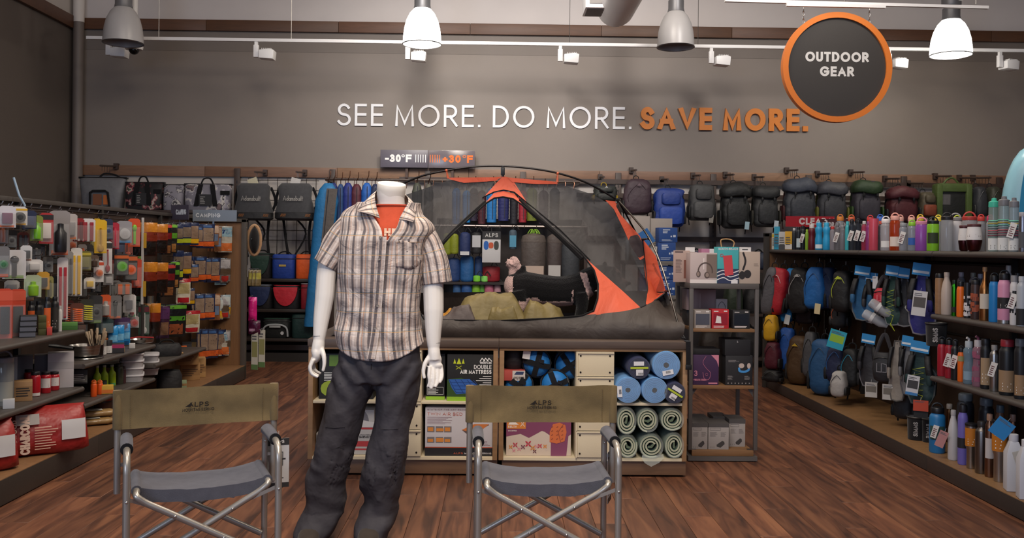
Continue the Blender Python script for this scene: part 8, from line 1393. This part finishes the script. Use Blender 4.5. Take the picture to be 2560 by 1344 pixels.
# misc goods under the backpacks
def lump(lb, px0, px1, a, b, Y, col, cat='bag', name='duffel_bag', base=None):
    A, B = at(px0, b, Y=Y), at(px1, a, Y=Y); t = T(name, lb, cat, ((A.x+B.x)/2, Y, A.z)); w, h = B.x-A.x, B.z-A.z; rings = []
    for z, s in ((0, .9), (.1, 1), (.5, 1), (.85, .88), (1, .55)): rings.append([(x*s+.012*noise.noise(Vector((x*9+px0, z*5, 1))), y*s, z*h) for x, y in se(w/2, .11, 20, 3)])
    MB().loft(rings).build('bag', M(col, 'nylon'), t, ang=70); MB().tube(bez([(-w*.2, -.05, h*.95), (0, -.07, h*1.12), (w*.2, -.05, h*.95)], 4), .008, 6).build('handle', M('#121214', 'fabric'), t); MB().tube([(-w*.4, -.095, h*.72), (w*.4, -.095, h*.72)], .005, 5).build('zipper', M('#111'), t); return t
sh0 = T('goods_shelf', 'dark shelf unit with bags under the backpacks on the back wall', 'shelving', (at(1810, 640, Y=10.5).x, 10.4, 0))
xw = at(1935, 640, Y=10.4).x-sh0.location.x
for z in (.12, .62, 1.12): MB().box(-xw, xw, 0, .55, z-.03, z).build('shelf', M('#3a2d27', 'wood'), sh0)
for s in (-1, 1): MB().box(s*xw-.02, s*xw+.02, 0, .55, 0, 1.12).build('side_panel', M('#3a2d27', 'wood'), sh0)
for i, (lb, x0, x1, z, h, c) in enumerate((('black and blue duffel bag behind the rack top', 1706, 1772, 1.121, .2, '#1a2c5e'), ('dark olive bag behind the turquoise carton', 1780, 1850, 1.121, .22, '#26241f'), ('navy bag with red edge behind the rack, right end', 1862, 1925, 1.121, .2, '#1b2438'), ('red folded jacket bag seen through the rack', 1735, 1786, .621, .3, '#7a1420'), ('dark green bag seen through the rack', 1812, 1858, .621, .34, '#1f2c1e'), ('black bag seen through the rack at right', 1860, 1915, .621, .3, '#17171a'), ('dark brown bag low behind the rack', 1750, 1815, .121, .3, '#2a211c'), ('charcoal bag low behind the rack', 1830, 1905, .121, .34, '#1d1d20'))):
    Y = 10.55; A, B = at(x0, 640, Y=Y), at(x1, 640, Y=Y); t = T('duffel_bag', lb, 'bag', ((A.x+B.x)/2, Y+.02, z)); w = B.x-A.x
    MB().loft([[(x*s, y*s, q*h) for x, y in se(w/2, .12, 20, 3)] for q, s in ((0, .9), (.12, 1), (.5, 1), (.85, .85), (1, .5))]).build('bag', M(c, 'nylon'), t, ang=70); MB().tube(bez([(-w*.2, -.05, h*.93), (0, -.07, h*1.15), (w*.2, -.05, h*.93)], 4), .009, 6).build('handle', M('#121214', 'fabric'), t)
# carton shelf behind the tent end
YX = 8.3; X0, X1 = at(1560, 640, Y=YX).x, at(1694, 640, Y=YX).x; zq = [at(1640, y, Y=YX).z for y in (652, 738, 830)]
t = T('carton_shelf', 'grey shelf unit stacked with blue and pale cartons beyond the tent', 'shelving', ((X0+X1)/2, YX, 0)); hw = (X1-X0)/2
for z in zq+[.1]: MB().box(-hw, hw, 0, .4, z-.035, z).build('shelf', M('#6d6a68', 'paint', .5), t, bev=.003)
for s in (-1, 1):
    for y in (.01, .36): MB().box(s*hw-.015, s*hw+.015, y, y+.03, 0, zq[0]-.035).build('post', M('#55514e', 'paint'), t)
def cx(lb, x0, x1, a, z, Y, d, col, rz=0, blue=False, lab=None):
    A, B = at(x0, 640, Y=Y), at(x1, 640, Y=Y); h = at((x0+x1)/2, a, Y=Y).z-z; t = carton(lb, ((A.x+B.x)/2, Y+d/2, z+.001), B.x-A.x, d, h, col, rz, name='water_filter_box' if blue else 'shipping_box', lab=None)
    w = B.x-A.x
    if blue:
        m = MB(); o = -d/2-.0012; lines(m, -w*.3, w*.1, h*.62, h*.92, 3, o, .6); lines(m, -w*.35, w*.4, h*.08, h*.22, 2, o, .4); quad(m, w*.12, w*.2, h*.35, h*.45, o); quad(m, w*.26, w*.4, h*.35, h*.5, o); m.build('lettering', M('#c5d0e2', 'paper'), t, smooth=False)['kind'] = 'stuff'
    elif lab: m = MB(); lines(m, -w*.35, -w*.05, h*.3, h*.6, 6, -d/2-.0012, .35); m.build('lettering', M('#77726d', 'paper'), t, smooth=False)['kind'] = 'stuff'
    return zq and z+h
BLU = '#24498c'
cx('tall pale carton at the left on the carton shelf, beside the tent edge', 1577, 1624, 540, zq[0], YX+.16, .14, '#9f9690', lab=1); cx('tall pale carton at the right on the carton shelf', 1625, 1680, 546, zq[0], YX+.18, .14, '#9c938c', lab=1)
z = cx('blue carton, lower of two before the pale cartons', 1645, 1689, 606, zq[0], YX+.02, .13, BLU, .0, True); cx('blue carton turned slightly, upper of two before the pale cartons', 1645, 1692, 569, z+.002, YX+.02, .13, BLU, .1, True)
cx('small white carton before the pale cartons', 1610, 1643, 616, zq[0], YX+.03, .1, '#b9b4b0', lab=1); cx('light grey carton with blue corner behind the tent pole', 1566, 1606, 548, zq[0], YX+.31, .08, '#aab0b8')
z = cx('blue carton, lower of two on the second carton shelf', 1650, 1691, 699, zq[1], YX+.02, .13, BLU, 0, True); cx('blue carton, upper of two on the second carton shelf', 1640, 1691, 664, z+.002, YX+.02, .13, BLU, .06, True); cx('black and yellow flat box under the upper carton shelf', 1632, 1690, 656, z+.15, YX+.2, .1, '#c9b81c')
cx('blue carton at left on the second carton shelf', 1600, 1646, 668, zq[1], YX+.06, .13, '#2a4f92', 0, True); cx('pale carton on the third carton shelf', 1660, 1690, 752, zq[2], YX+.03, .2, '#a9a29c', lab=1); cx('pale carton at the left of the third carton shelf', 1610, 1655, 760, zq[2], YX+.05, .2, '#958e88')
m = MB(XF(at(1612, 596, Y=YX-.02), ry=PI/4+.2)); m.box(-.07, .07, -.002, .002, -.07, .07); tag(m.build('blue_card', M('#2a66a8', 'paper')), 'blue diamond turned card hanging by the tent pole', 'card')
# left part: totes and coolers
YL_ = 10.75; k = YL_/F
def Lx(px, y=500): return at(px, y, Y=YL_).x
def Lz(py, px=500): return at(px, py, Y=YL_).z
zs_ = Lz(526, 440); ls_ = T('bag_shelf', 'dark wall shelf holding the patterned totes high on the back wall', 'shelf', (Lx(455), YL_, 0)); wl_ = (Lx(590)-Lx(312))/2
MB().box(-wl_-.02, wl_, -.15, YB-.04-YL_, zs_-.03, zs_).build('board', UB, ls_, bev=.004); MB().box(-wl_-.02, wl_, -.155, -.145, zs_-.12, zs_-.06).build('front_rail', M('#2b2523', 'metal'), ls_)
for x in (-wl_, wl_-.04): MB().prism([(x, zs_-.03), (x+.03, zs_-.03), (x+.03, zs_-.12), (x, zs_-.12)], -.14, YB-.04-YL_).build('bracket', UB, ls_)
def floral(base, spots, sc):
    m, nt, b, L = newmat('printed_fabric'); tc = nd(nt, 'TexCoord'); v = nd(nt, 'TexVoronoi', i_Scale=float(sc)); L(tc.outputs['Object'], v.inputs['Vector']); n = nd(nt, 'TexNoise', i_Scale=sc*1.3, i_Detail=3.0); L(tc.outputs['Object'], n.inputs['Vector'])
    cr = nd(nt, 'ValToRGB'); cr.color_ramp.interpolation = 'CONSTANT'; e = cr.color_ramp.elements; e[0].color = (*rgb(base), 1); e[1].position = .52; e[1].color = (*rgb(spots[0]), 1)
    for i, c in enumerate(spots[1:]): x = e.new(.57+.04*i); x.color = (*rgb(c), 1)
    L(n.outputs['Fac'], cr.inputs[0]); L(cr.outputs[0], b.inputs['Base Color']); b.inputs['Roughness'].default_value = .7; return m
def tote(lb, x0, x1, a, b, mat, hang=False, top=1.0, strap=True, tagc=None, dz=0):
    w = Lx(x1)-Lx(x0); zb = zs_+.001 if not hang else Lz(b, x0); h = Lz(a, x0)-zb; t = T('tote_bag', lb, 'bag', ((Lx(x0)+Lx(x1))/2, YL_, zb))
    MB().loft([[(x*s, y*q-.0, z*h) for x, y in se(w/2, .11, 26, 4)] for z, s, q in ((0, .92*(.9 if hang else 1), .95), (.04, .96*(.9 if hang else 1), 1), (.5, .98*(.95 if hang else 1), .95), (.92, top, .6), (1, top, .3))]).build('body', mat, t, ang=60)
    bk = M('#121114', 'fabric'); MB().box(-w*.5*top-.012, w*.5*top+.012, -.03, .03, h*.97, h*1.03).build('roll_top', bk, t, bev=.006)
    if strap:
        for s in (-1, 1): MB().loft([[(s*w*(.12+.1*(1-z))+x, -.118+.03*z*z, z*h) for x in (-.028, .028)] for z in (.16, .4, .7, .98)], False, False).build('strap', bk, t)
        MB().tube(bez([(-w*.13, -.06, h), (-w*.08, -.05, h+.06), (w*.05, -.05, h+.065), (w*.13, -.06, h)], 4), .01, 6).build('carry_handle', bk, t)
        MB().box(w*.3, w*.5, -.1, -.09, h*.6, h*.75).build('side_strap', bk, t)
    if tagc: MB().box(-w*.14, w*.14, -.128, -.122, h*.18, h*.6).build('hang_tag', M(tagc, 'paper'), t); m = MB(); lines(m, -w*.11, w*.0, h*.25, h*.55, 5, -.129); m.build('tag_print', M('#8d8a88', 'paper'), t, smooth=False)['kind'] = 'stuff'
    return t, w, h
t, w, h = tote('large grey padded tote with black handle frame near the left corner', 203, 314, 444, 528, M('#67676b', 'nylon'), True, 1.04, False)
MB().tube([(x, -.125, z) for x, z in [(-.1, h*.15), (-.1, h*.55), (-.07, h*.6), (.07, h*.6), (.1, h*.55), (.12, h*.15), (.0, h*.12)]], .014, 8, loop=True).build('handle_frame', M('#131215', 'fabric'), t); MB().box(-.07, .03, -.122, -.118, h*.18, h*.5).build('picture_card', M('#7a4a30', 'paper'), t); MB().box(.05, .11, -.121, -.118, h*.2, h*.48).build('orange_card', M('#b9652c', 'paper'), t)
MB().tube(bez([(-.05, 0, h), (0, .02, h+.05), (.12, .02, h+.04), (.2, 0, h)], 4), .012, 6).build('carry_strap', M('#131215', 'fabric'), t); arm(255, 436, YL_)
tote('black tote with red and white flowers right of the grey tote', 316, 410, 456, 523, floral('#141216', ('#3a1a20', '#8d4a50', '#a39a90', '#3a3a2c'), 9), tagc='#1f1e20'); tote('pale grey patterned tote half covered by the CAMPING signs', 412, 462, 462, 523, floral('#7d7a84', ('#55525c', '#a9a6a4', '#3a383e'), 8), strap=False); tote('wide grey floral tote with two black straps', 464, 580, 460, 523, floral('#75727c', ('#9a96a0', '#b9b4ae', '#3d3a44', '#6d5a5c'), 7), tagc='#232224')
for i, (x0, x1) in enumerate(((592, 688), (694, 792))):
    c_ = (Lx(x0)+Lx(x1))/2; w = Lx(x1)-Lx(x0); zt_ = Lz(459, x0); h = zt_-Lz(548, x0); t = T('fishing_pack', 'grey fishing pack with black base and script lettering, %s of the pair' % ('left', 'right')[i], 'pack', (c_, YL_, zt_), 0, 'grey fishing packs')
    MB().loft([[(x*s, y*q-.1, -z*h) for x, y in se(w/2, .11, 26, 3)] for z, s, q in ((1, .9, .8), (.95, 1, 1), (.78, .98, 1.05), (.4, .8, .9), (.1, .86, .7), (0, .7, .3))]).build('body', M('#414144', 'fabric'), t, ang=60)
    MB().loft([[(x*s, y*s-.1, -z*h) for x, y in se(w*.5, .12, 26, 3)] for z, s in ((1.03, .85), (.98, 1.0), (.82, .99), (.79, .9))]).build('base_pocket', M('#19181a', 'nylon'), t)
    m = MB(); text(m, 'Adamsbuilt', .058, .1, x=0, z=-h*.5, y=-.225, al='c', width=w*.5, tr=.1); m.build('lettering', M('#9b9893', 'paper'), t, smooth=False)['kind'] = 'stuff'; m = MB(); [stroke(m, [(s*.14+q*.012, -h*.93), (s*.14+q*.012+.01, -h*.86)], .005, -.222, -.222) for s in (-1, 1) for q in range(5)]; m.build('orange_marks', M('#8a5a34', 'fabric'), t, smooth=False)['kind'] = 'stuff'
    MB(XF((.0, -.12, .0), ry=-.35+.6*i)).box(-.055, .055, -.2*0-.002, .002, -.1, .06).build('hang_tag', M('#b9b39a' if i == 0 else '#bdbab8', 'paper'), t)
    for s in (-1, 1): MB().tube(bez([(s*w*.42, -.06, -.1*h), (s*w*.52, -.02, -.5*h), (s*w*.36, .0, -.95*h), (s*w*.3, .02, -1.5*h), (s*w*.28+.03, .02, -2.05*h)], 4), .017, 6).build('harness_strap', M('#161518', 'fabric'), t)
    MB().tube(bez([(0, .0, -h), (.1, .02, -1.4*h), (-.05, .02, -2.1*h)], 4), .012, 6).build('loose_strap', M('#161518', 'fabric'), t); MB().tube([(0, -.05, .0), (0, -.03, .08)], .006, 5).build('hook', M('#333', 'metal'), t); arm((x0+x1)/2, 452, YL_-.03, 2)
# cooler shelves
cs = T('cooler_shelf', 'dark wall shelves holding coloured lunch coolers', 'shelving', (Lx(705), YL_, 0)); wq = (Lx(800)-Lx(610))/2; ZSH = [Lz(695, 700), Lz(770, 700), Lz(842, 700)]
for z in ZSH: MB().box(-wq, wq, -.16, YB-.04-YL_, z-.035, z).build('shelf', M('#2a211d', 'wood'), cs, bev=.004)
MB().box(-wq, wq, -.1, -.05, ZSH[2]-.14, ZSH[2]-.08).build('lower_rail', M('#4b4646', 'metal'), cs)
for s in (-1, 1): MB().box(s*wq-.02, s*wq+.02, -.05, YB-.04-YL_, 0, ZSH[0]).build('side_panel', M('#231b18', 'wood'), cs)
MB().box(-wq, wq, .2, .22, 0, ZSH[0]).build('back_panel', M('#1d1715', 'wood'), cs); MB().box(-wq, wq, -.1, -.06, 0, .1).build('plinth', M('#1b1614', 'paint'), cs)
def cooler(lb, x0, x1, a, zi_, col, bib=None, trim=None, low=False):
    z = ZSH[zi_]+.001; w = Lx(x1)-Lx(x0); h = Lz(a, x0)-z; t = T('lunch_cooler', lb, 'cooler', ((Lx(x0)+Lx(x1))/2, YL_, z)); bk = M('#141316', 'fabric')
    MB().loft([[(x*s, y*s, q*h) for x, y in se(w/2, .13, 26, 5)] for q, s in ((0, .96), (.03, 1), (.9, 1), (.97, .96), (1, .85))]).build('body', M('#17161a' if bib else col, 'nylon'), t, ang=50)
    if bib: MB().prism([(w*.46*math.cos(a_), h*.9+h*.78*math.sin(a_)*(1 if math.sin(a_) < 0 else .0)) for a_ in [PI+PI*i/16 for i in range(17)]], -.148, -.12).build('front_flap', M(bib, 'nylon'), t, bev=.006)
    MB().loft([[(x*1.012, y*1.012, q*h) for x, y in se(w/2, .13, 26, 5)] for q in (.8, .83)], False).build('zipper', bk, t)
    if bib or trim: MB().loft([[(x*1.02, y*1.03, q*h) for x, y in se(w/2, .13, 26, 5)] for q in (.96, .99)], False).build('lid_trim', M(trim or bib, 'nylon'), t)
    MB().tube(bez([(-w*.3, -.02, h*.99), (-w*.1, -.03, h*1.1), (w*.15, -.03, h*1.1), (w*.3, -.02, h*.99)], 4), .008, 6).build('handle', bk, t)
    return t, w, h
cooler('dark green cooler with rounded flap on the top cooler shelf', 632, 684, 632, 0, '#16342c', '#16342c'); t, w, h = cooler('royal blue cooler with small gold emblem', 686, 743, 635, 0, '#18388a'); MB().box(-.04, .04, -.136, -.131, h*.5, h*.58).build('emblem', M('#a8904a', 'paper'), t); cooler('bright orange cooler on the top cooler shelf', 745, 790, 635, 0, '#d5561a')
cooler('navy cooler with pale piping on the middle cooler shelf', 632, 687, 709, 1, '#152240', '#16264e', '#8d95a5'); cooler('red cooler with rounded flap on the middle cooler shelf', 690, 755, 710, 1, '#a81c2c', '#b31f30'); cooler('red and white striped cooler half hidden by the blue hanging bag', 758, 800, 706, 1, '#8d1c28', None, '#c9c4c4')
t, w, h = cooler('black and green cooler with silver bow handle on the bottom cooler shelf', 666, 732, 792, 2, '#15191a', None, '#1f4a3a'); MB().tube(bez([(-w*.46, -.14, .02), (-w*.42, -.15, h*.5), (-w*.2, -.155, h*.66), (w*.2, -.155, h*.66), (w*.42, -.15, h*.5), (w*.46, -.14, .02)], 5), .011, 6).build('silver_piping', M('#9a9fa3'), t); MB().box(-w*.22, w*.2, -.158, -.14, h*.52, h*.66).build('grip', M('#a3a8aa'), t, bev=.006); MB(XF((w*.25, -.136, h*.25), rx=PI/2)).lathe([(.02, -.004), (.02, .004)], 12).build('badge', M('#b9bcc0'), t)
cooler('dark teal cooler beside the blue hanging bag, bottom shelf', 736, 798, 782, 2, '#14302e')
# hanging sleeping bags
def hbag(lb, x0, x1, a, b, col, Y=10.7, col2=None, slant=0, d=.07):
    A = at((x0+x1)/2, a, Y=Y); z1 = at((x0+x1)/2, b, Y=Y).z; w = (x1-x0)*Y/F; h = A.z-z1; t = T('hung_sleeping_bag', lb, 'sleeping bag', A, 0, 'sleeping bags on the wall rail'); rings = []; n = 18
    for i in range(25):
        u = i/24; s = (.35+.65*min(1, u*8)**.5)*(1-.12*u)*(1+.03*math.sin(u*60)); rings.append([(x*s+slant*u*h, y*s, -u*h) for x, y in se(w/2, d, n, 2.6)])
    MB().loft(rings[::-1]).build('shell', M(col, 'nylon'), t, ang=70)
    if col2: MB().loft([[(x+slant*u*h+.004, -d*1.04*(1-.3*abs(x)/w), -u*h) for x in (w*.0, w*.2, w*.46*(1-.12*u))] for u in [.04+.05*i for i in range(19)]], False, False).build('lining_side', M(col2, 'nylon'), t, ang=80)
    MB().tube([(0, 0, -.01), (0, 0, .04), (.02, 0, .08), (.02, .02, .14)], .005, 5).build('wire_hanger', M('#6b4a3c', 'metal'), t)
    MB().tube([(slant*u*h+w*.1, -d*1.06, -u*h) for u in (.05, .3, .6, .9)], .004, 5).build('zipper', M('#2a2a30'), t); return t
hbag('long blue and grey sleeping bag hanging beside the mannequin sleeve', 793, 850, 458, 815, '#1f6a9e', 10.55, '#4d4642', -.09, .1)
for i, (x0, x1, c, n_) in enumerate(((822, 846, '#1d2a66', 'navy'), (842, 862, '#24406e', 'steel blue'), (857, 884, '#1b2a72', 'deep blue'), (878, 906, '#4a1a28', 'maroon'), (903, 932, '#1552a0', 'bright blue'), (926, 950, '#1a2444', 'dark navy'), (1030, 1056, '#3a3d34', 'olive grey'), (1060, 1084, '#4d4a42', 'taupe'))): hbag('%s sleeping bag on the wall rail, %s from the left' % (n_, ordn(i)), x0, x1, 457+i % 2*3, 640+i % 3*9, c)
for i, (x0, x1, c, n_) in enumerate(((1130, 1152, '#1f6fb4', 'mid blue'), (1156, 1178, '#1f86d0', 'bright azure'), (1174, 1196, '#2a2036', 'dark purple'), (1194, 1216, '#4a1a24', 'wine red'), (1216, 1243, '#1f74b8', 'azure'), (1244, 1274, '#20245e', 'indigo'), (1274, 1296, '#1a1a22', 'black'), (1296, 1318, '#9a1f30', 'red'), (1316, 1344, '#6a7420', 'yellow green'), (1346, 1372, '#3a2a3a', 'plum'), (1374, 1400, '#2a2c34', 'charcoal'))): hbag('%s sleeping bag seen through the tent, %s in the row' % (n_, ordn(i)), x0, x1, 470+i % 2*6, 560-i % 3*4, c)
ra, rb = at(812, 447, Y=10.7), at(1450, 452, Y=10.7); t = T('hang_rail', 'dark rail with wire hangers for the sleeping bags under the wood band', 'rail', (ra.x, 10.7, ra.z)); MB().tube([(0, .02, 0), (rb.x-ra.x, .02, 0)], .014, 8).build('bar', UB, t)
for px in range(818, 1450, 22): x = at(px, 450, Y=10.7).x-ra.x; MB().tube([(x, .02, .02), (x+.01, 0, -.02), (x, 0, -.1)], .004, 5).build('hanger_hook', M('#6b4a3c', 'metal'), t)
for x in (.02, 1.5, (rb.x-ra.x)-.02): MB().box(x-.02, x+.02, .02, YB-.05-10.7, -.02, .02).build('bracket', UB, t)
# shelf of sacks and pads behind the tent
YZ = 10.6; zk = [at(1250, y, Y=YZ).z for y in (566, 704, 742, 800)]; xa, xb = at(1085, 640, Y=YZ).x, at(1462, 640, Y=YZ).x
t = T('sack_shelf', 'dark shelf with hanging sacks and pads seen through the tent', 'shelving', ((xa+xb)/2, YZ, 0)); hw = (xb-xa)/2
MB().tube([(-hw, -.1, zk[0]), (hw, -.1, zk[0])], .018, 8).build('hang_bar', M('#6d6664', 'metal'), t); MB().box(-hw, hw, .42, .44, .1, zk[0]+.1).build('back_panel', M('#2a2220', 'wood'), t)
for z in (zk[1], zk[2]-.01): MB().box(-hw, hw if z != zk[1] else hw*.0-.05, -.12, .42, z-.03, z).build('shelf', M('#2b2320', 'wood'), t)
for s in (-1, 1): MB().box(s*hw-.02, s*hw+.02, -.12, .44, 0, zk[0]).build('side_panel', UB, t)
for px in range(1100, 1460, 30): x = at(px, 570, Y=YZ).x-(xa+xb)/2; MB().tube([(x, -.1, zk[0]), (x, -.16, zk[0]-.02), (x, -.17, zk[0]+.01)], .004, 5).build('peg_hook', M('#a9a6a4', 'metal'), t)
def sack(lb, x0, x1, a, b, col, top=None, Y=YZ-.16, z=None, card_=None, cord=None):
    A = at((x0+x1)/2, b, Y=Y); zb = A.z if z is None else z; w = (x1-x0)*Y/F; h = at((x0+x1)/2, a, Y=Y).z-zb; t = T('stuff_sack', lb, 'sack', (A.x, Y, zb))
    MB().lathe([(w*.4, 0), (w*.48, .01), (w*.5, h*.1), (w*.5, h*.86), (w*.44, h*.94), (w*.2, h)], 20, sy=.7).build('sack', M(col, 'nylon'), t)
    if top: MB().lathe([(w*.505, h*.8), (w*.51, h*.84), (w*.45, h*.95), (w*.2, h*1.01)], 20, sy=.7).build('top_flap', M(top, 'nylon'), t)
    if card_: MB().box(-w*.4, w*.4, -w*.37, -w*.36, h*card_[0], h*card_[1]).build('product_card', M(card_[2], 'paper'), t)
    m = MB()
    for i in range(7 if cord else 1): m.tube(bez([(0, 0, h*.98), (.03*math.cos(i), -.02, h+.05), (.07*math.cos(i*1.1), -.05, h+.0)], 3), .005, 5)
    m.build('drawcord', M(cord or '#2a2a2c', 'fabric'), t); return t
for a in [('yellow green sack at the left of the tent door view', 1108, 1128, 582, 636, '#77801a'), ('second yellow green sack, right of the first', 1126, 1146, 584, 634, '#7d861c'), ('navy blue sack with white price tag', 1148, 1176, 580, 640, '#1c2c5a', None, YZ-.16, None, (.05, .2, '#c9c9cc')), ('black sack with tent picture tag', 1178, 1204, 580, 634, '#17171a', None, YZ-.16, None, (.3, .85, '#b5b5b8')), ('slim pack with blue card hanging near the tent centre', 1272, 1292, 574, 622, '#3a4a58', None, YZ-.16, None, (.1, .7, '#4a8aa8')),
 ('large brown sack with lime cords at its neck', 1302, 1364, 584, 692, '#4d4440', '#5a504a', YZ-.18, None, (.0, .26, '#b9a496'), '#7fa83a'), ('brown sack right of the large one with white tent card', 1366, 1404, 586, 692, '#463c3a', '#524844', YZ-.16, None, (.0, .28, '#b9b5b2')), ('slate grey sack at the right of the tent door view', 1402, 1448, 606, 700, '#33363b', None), ('red rolled sack on the sack shelf', 1206, 1250, 664, 703, '#8a1420', None, YZ-.05, zk[1]+.001),
 ('blue rolled sack at left on the sack shelf', 1116, 1150, 644, 703, '#1b3a6e', None, YZ-.05, zk[1]+.001), ('teal blue large rolled pad on the sack shelf', 1150, 1184, 638, 703, '#1f5a94', None, YZ-.05, zk[1]+.001), ('dark blue rolled pad behind the lime bottles', 1186, 1206, 640, 703, '#1a3d6e', None, YZ-.03, zk[1]+.001), ('lime green sack left on the sack shelf', 1183, 1201, 688, 703, '#6fc02a', None, YZ-.1, zk[1]+.001), ('lighter green sack right of the lime one', 1203, 1220, 689, 703, '#7ac85a', None, YZ-.1, zk[1]+.001),
 ('blue lettered pad on the lowest sack shelf', 1132, 1152, 710, 745, '#2f5a8a', None, YZ-.05, zk[2]-.009), ('plain blue pad on the lowest sack shelf', 1153, 1180, 710, 745, '#1f4f8a', None, YZ-.05, zk[2]-.009), ('lime and white pad on the lowest sack shelf', 1180, 1200, 710, 745, '#7fb82a', None, YZ-.05, zk[2]-.009), ('green pad on the lowest sack shelf', 1199, 1211, 710, 745, '#5a9e3a', None, YZ-.05, zk[2]-.009), ('pink and red pad on the lowest sack shelf', 1211, 1234, 710, 745, '#b5607a', None, YZ-.05, zk[2]-.009), ('pale pink pad on the lowest sack shelf', 1235, 1252, 710, 745, '#b58a94', None, YZ-.05, zk[2]-.009)]: sack(*a)
p = at(1229, 578, Y=YZ-.2); kk = (YZ-.2)/F; t = T('pillow_pack', 'white ALPS card pack with blue orange and grey rolls printed, in tent centre', 'pack', p); w, h = 46*kk, 78*kk; MB().box(-w/2, w/2, -.01, .06, -h, 0).build('pack', M('#c3c1c2', 'paper'), t, bev=.006); MB().box(-w/2, w/2, -.012, -.0101, -.09, 0).build('header_print', M('#232326', 'paper'), t)
m = MB(); text(m, 'ALPS', .045, .2, x=0, z=-.065, y=-.0126, al='c'); m.build('lettering', M('#b9b7b5', 'paper'), t, smooth=False)['kind'] = 'stuff'
for i, (x, c) in enumerate(((-.06, '#1f5aa8'), (-.005, '#b9502c'), (.055, '#3a3d38'))): m = MB(); poly(m, se(.028, .05 if i != 1 else .035, 16, 2.6, (x, -h*.45)), -.0106); m.build('roll_print', M(c, 'paper'), t)
MB().tube([(0, .02, 0), (0, .05, .04)], .004, 5).build('hanger', M('#888', 'metal'), t)
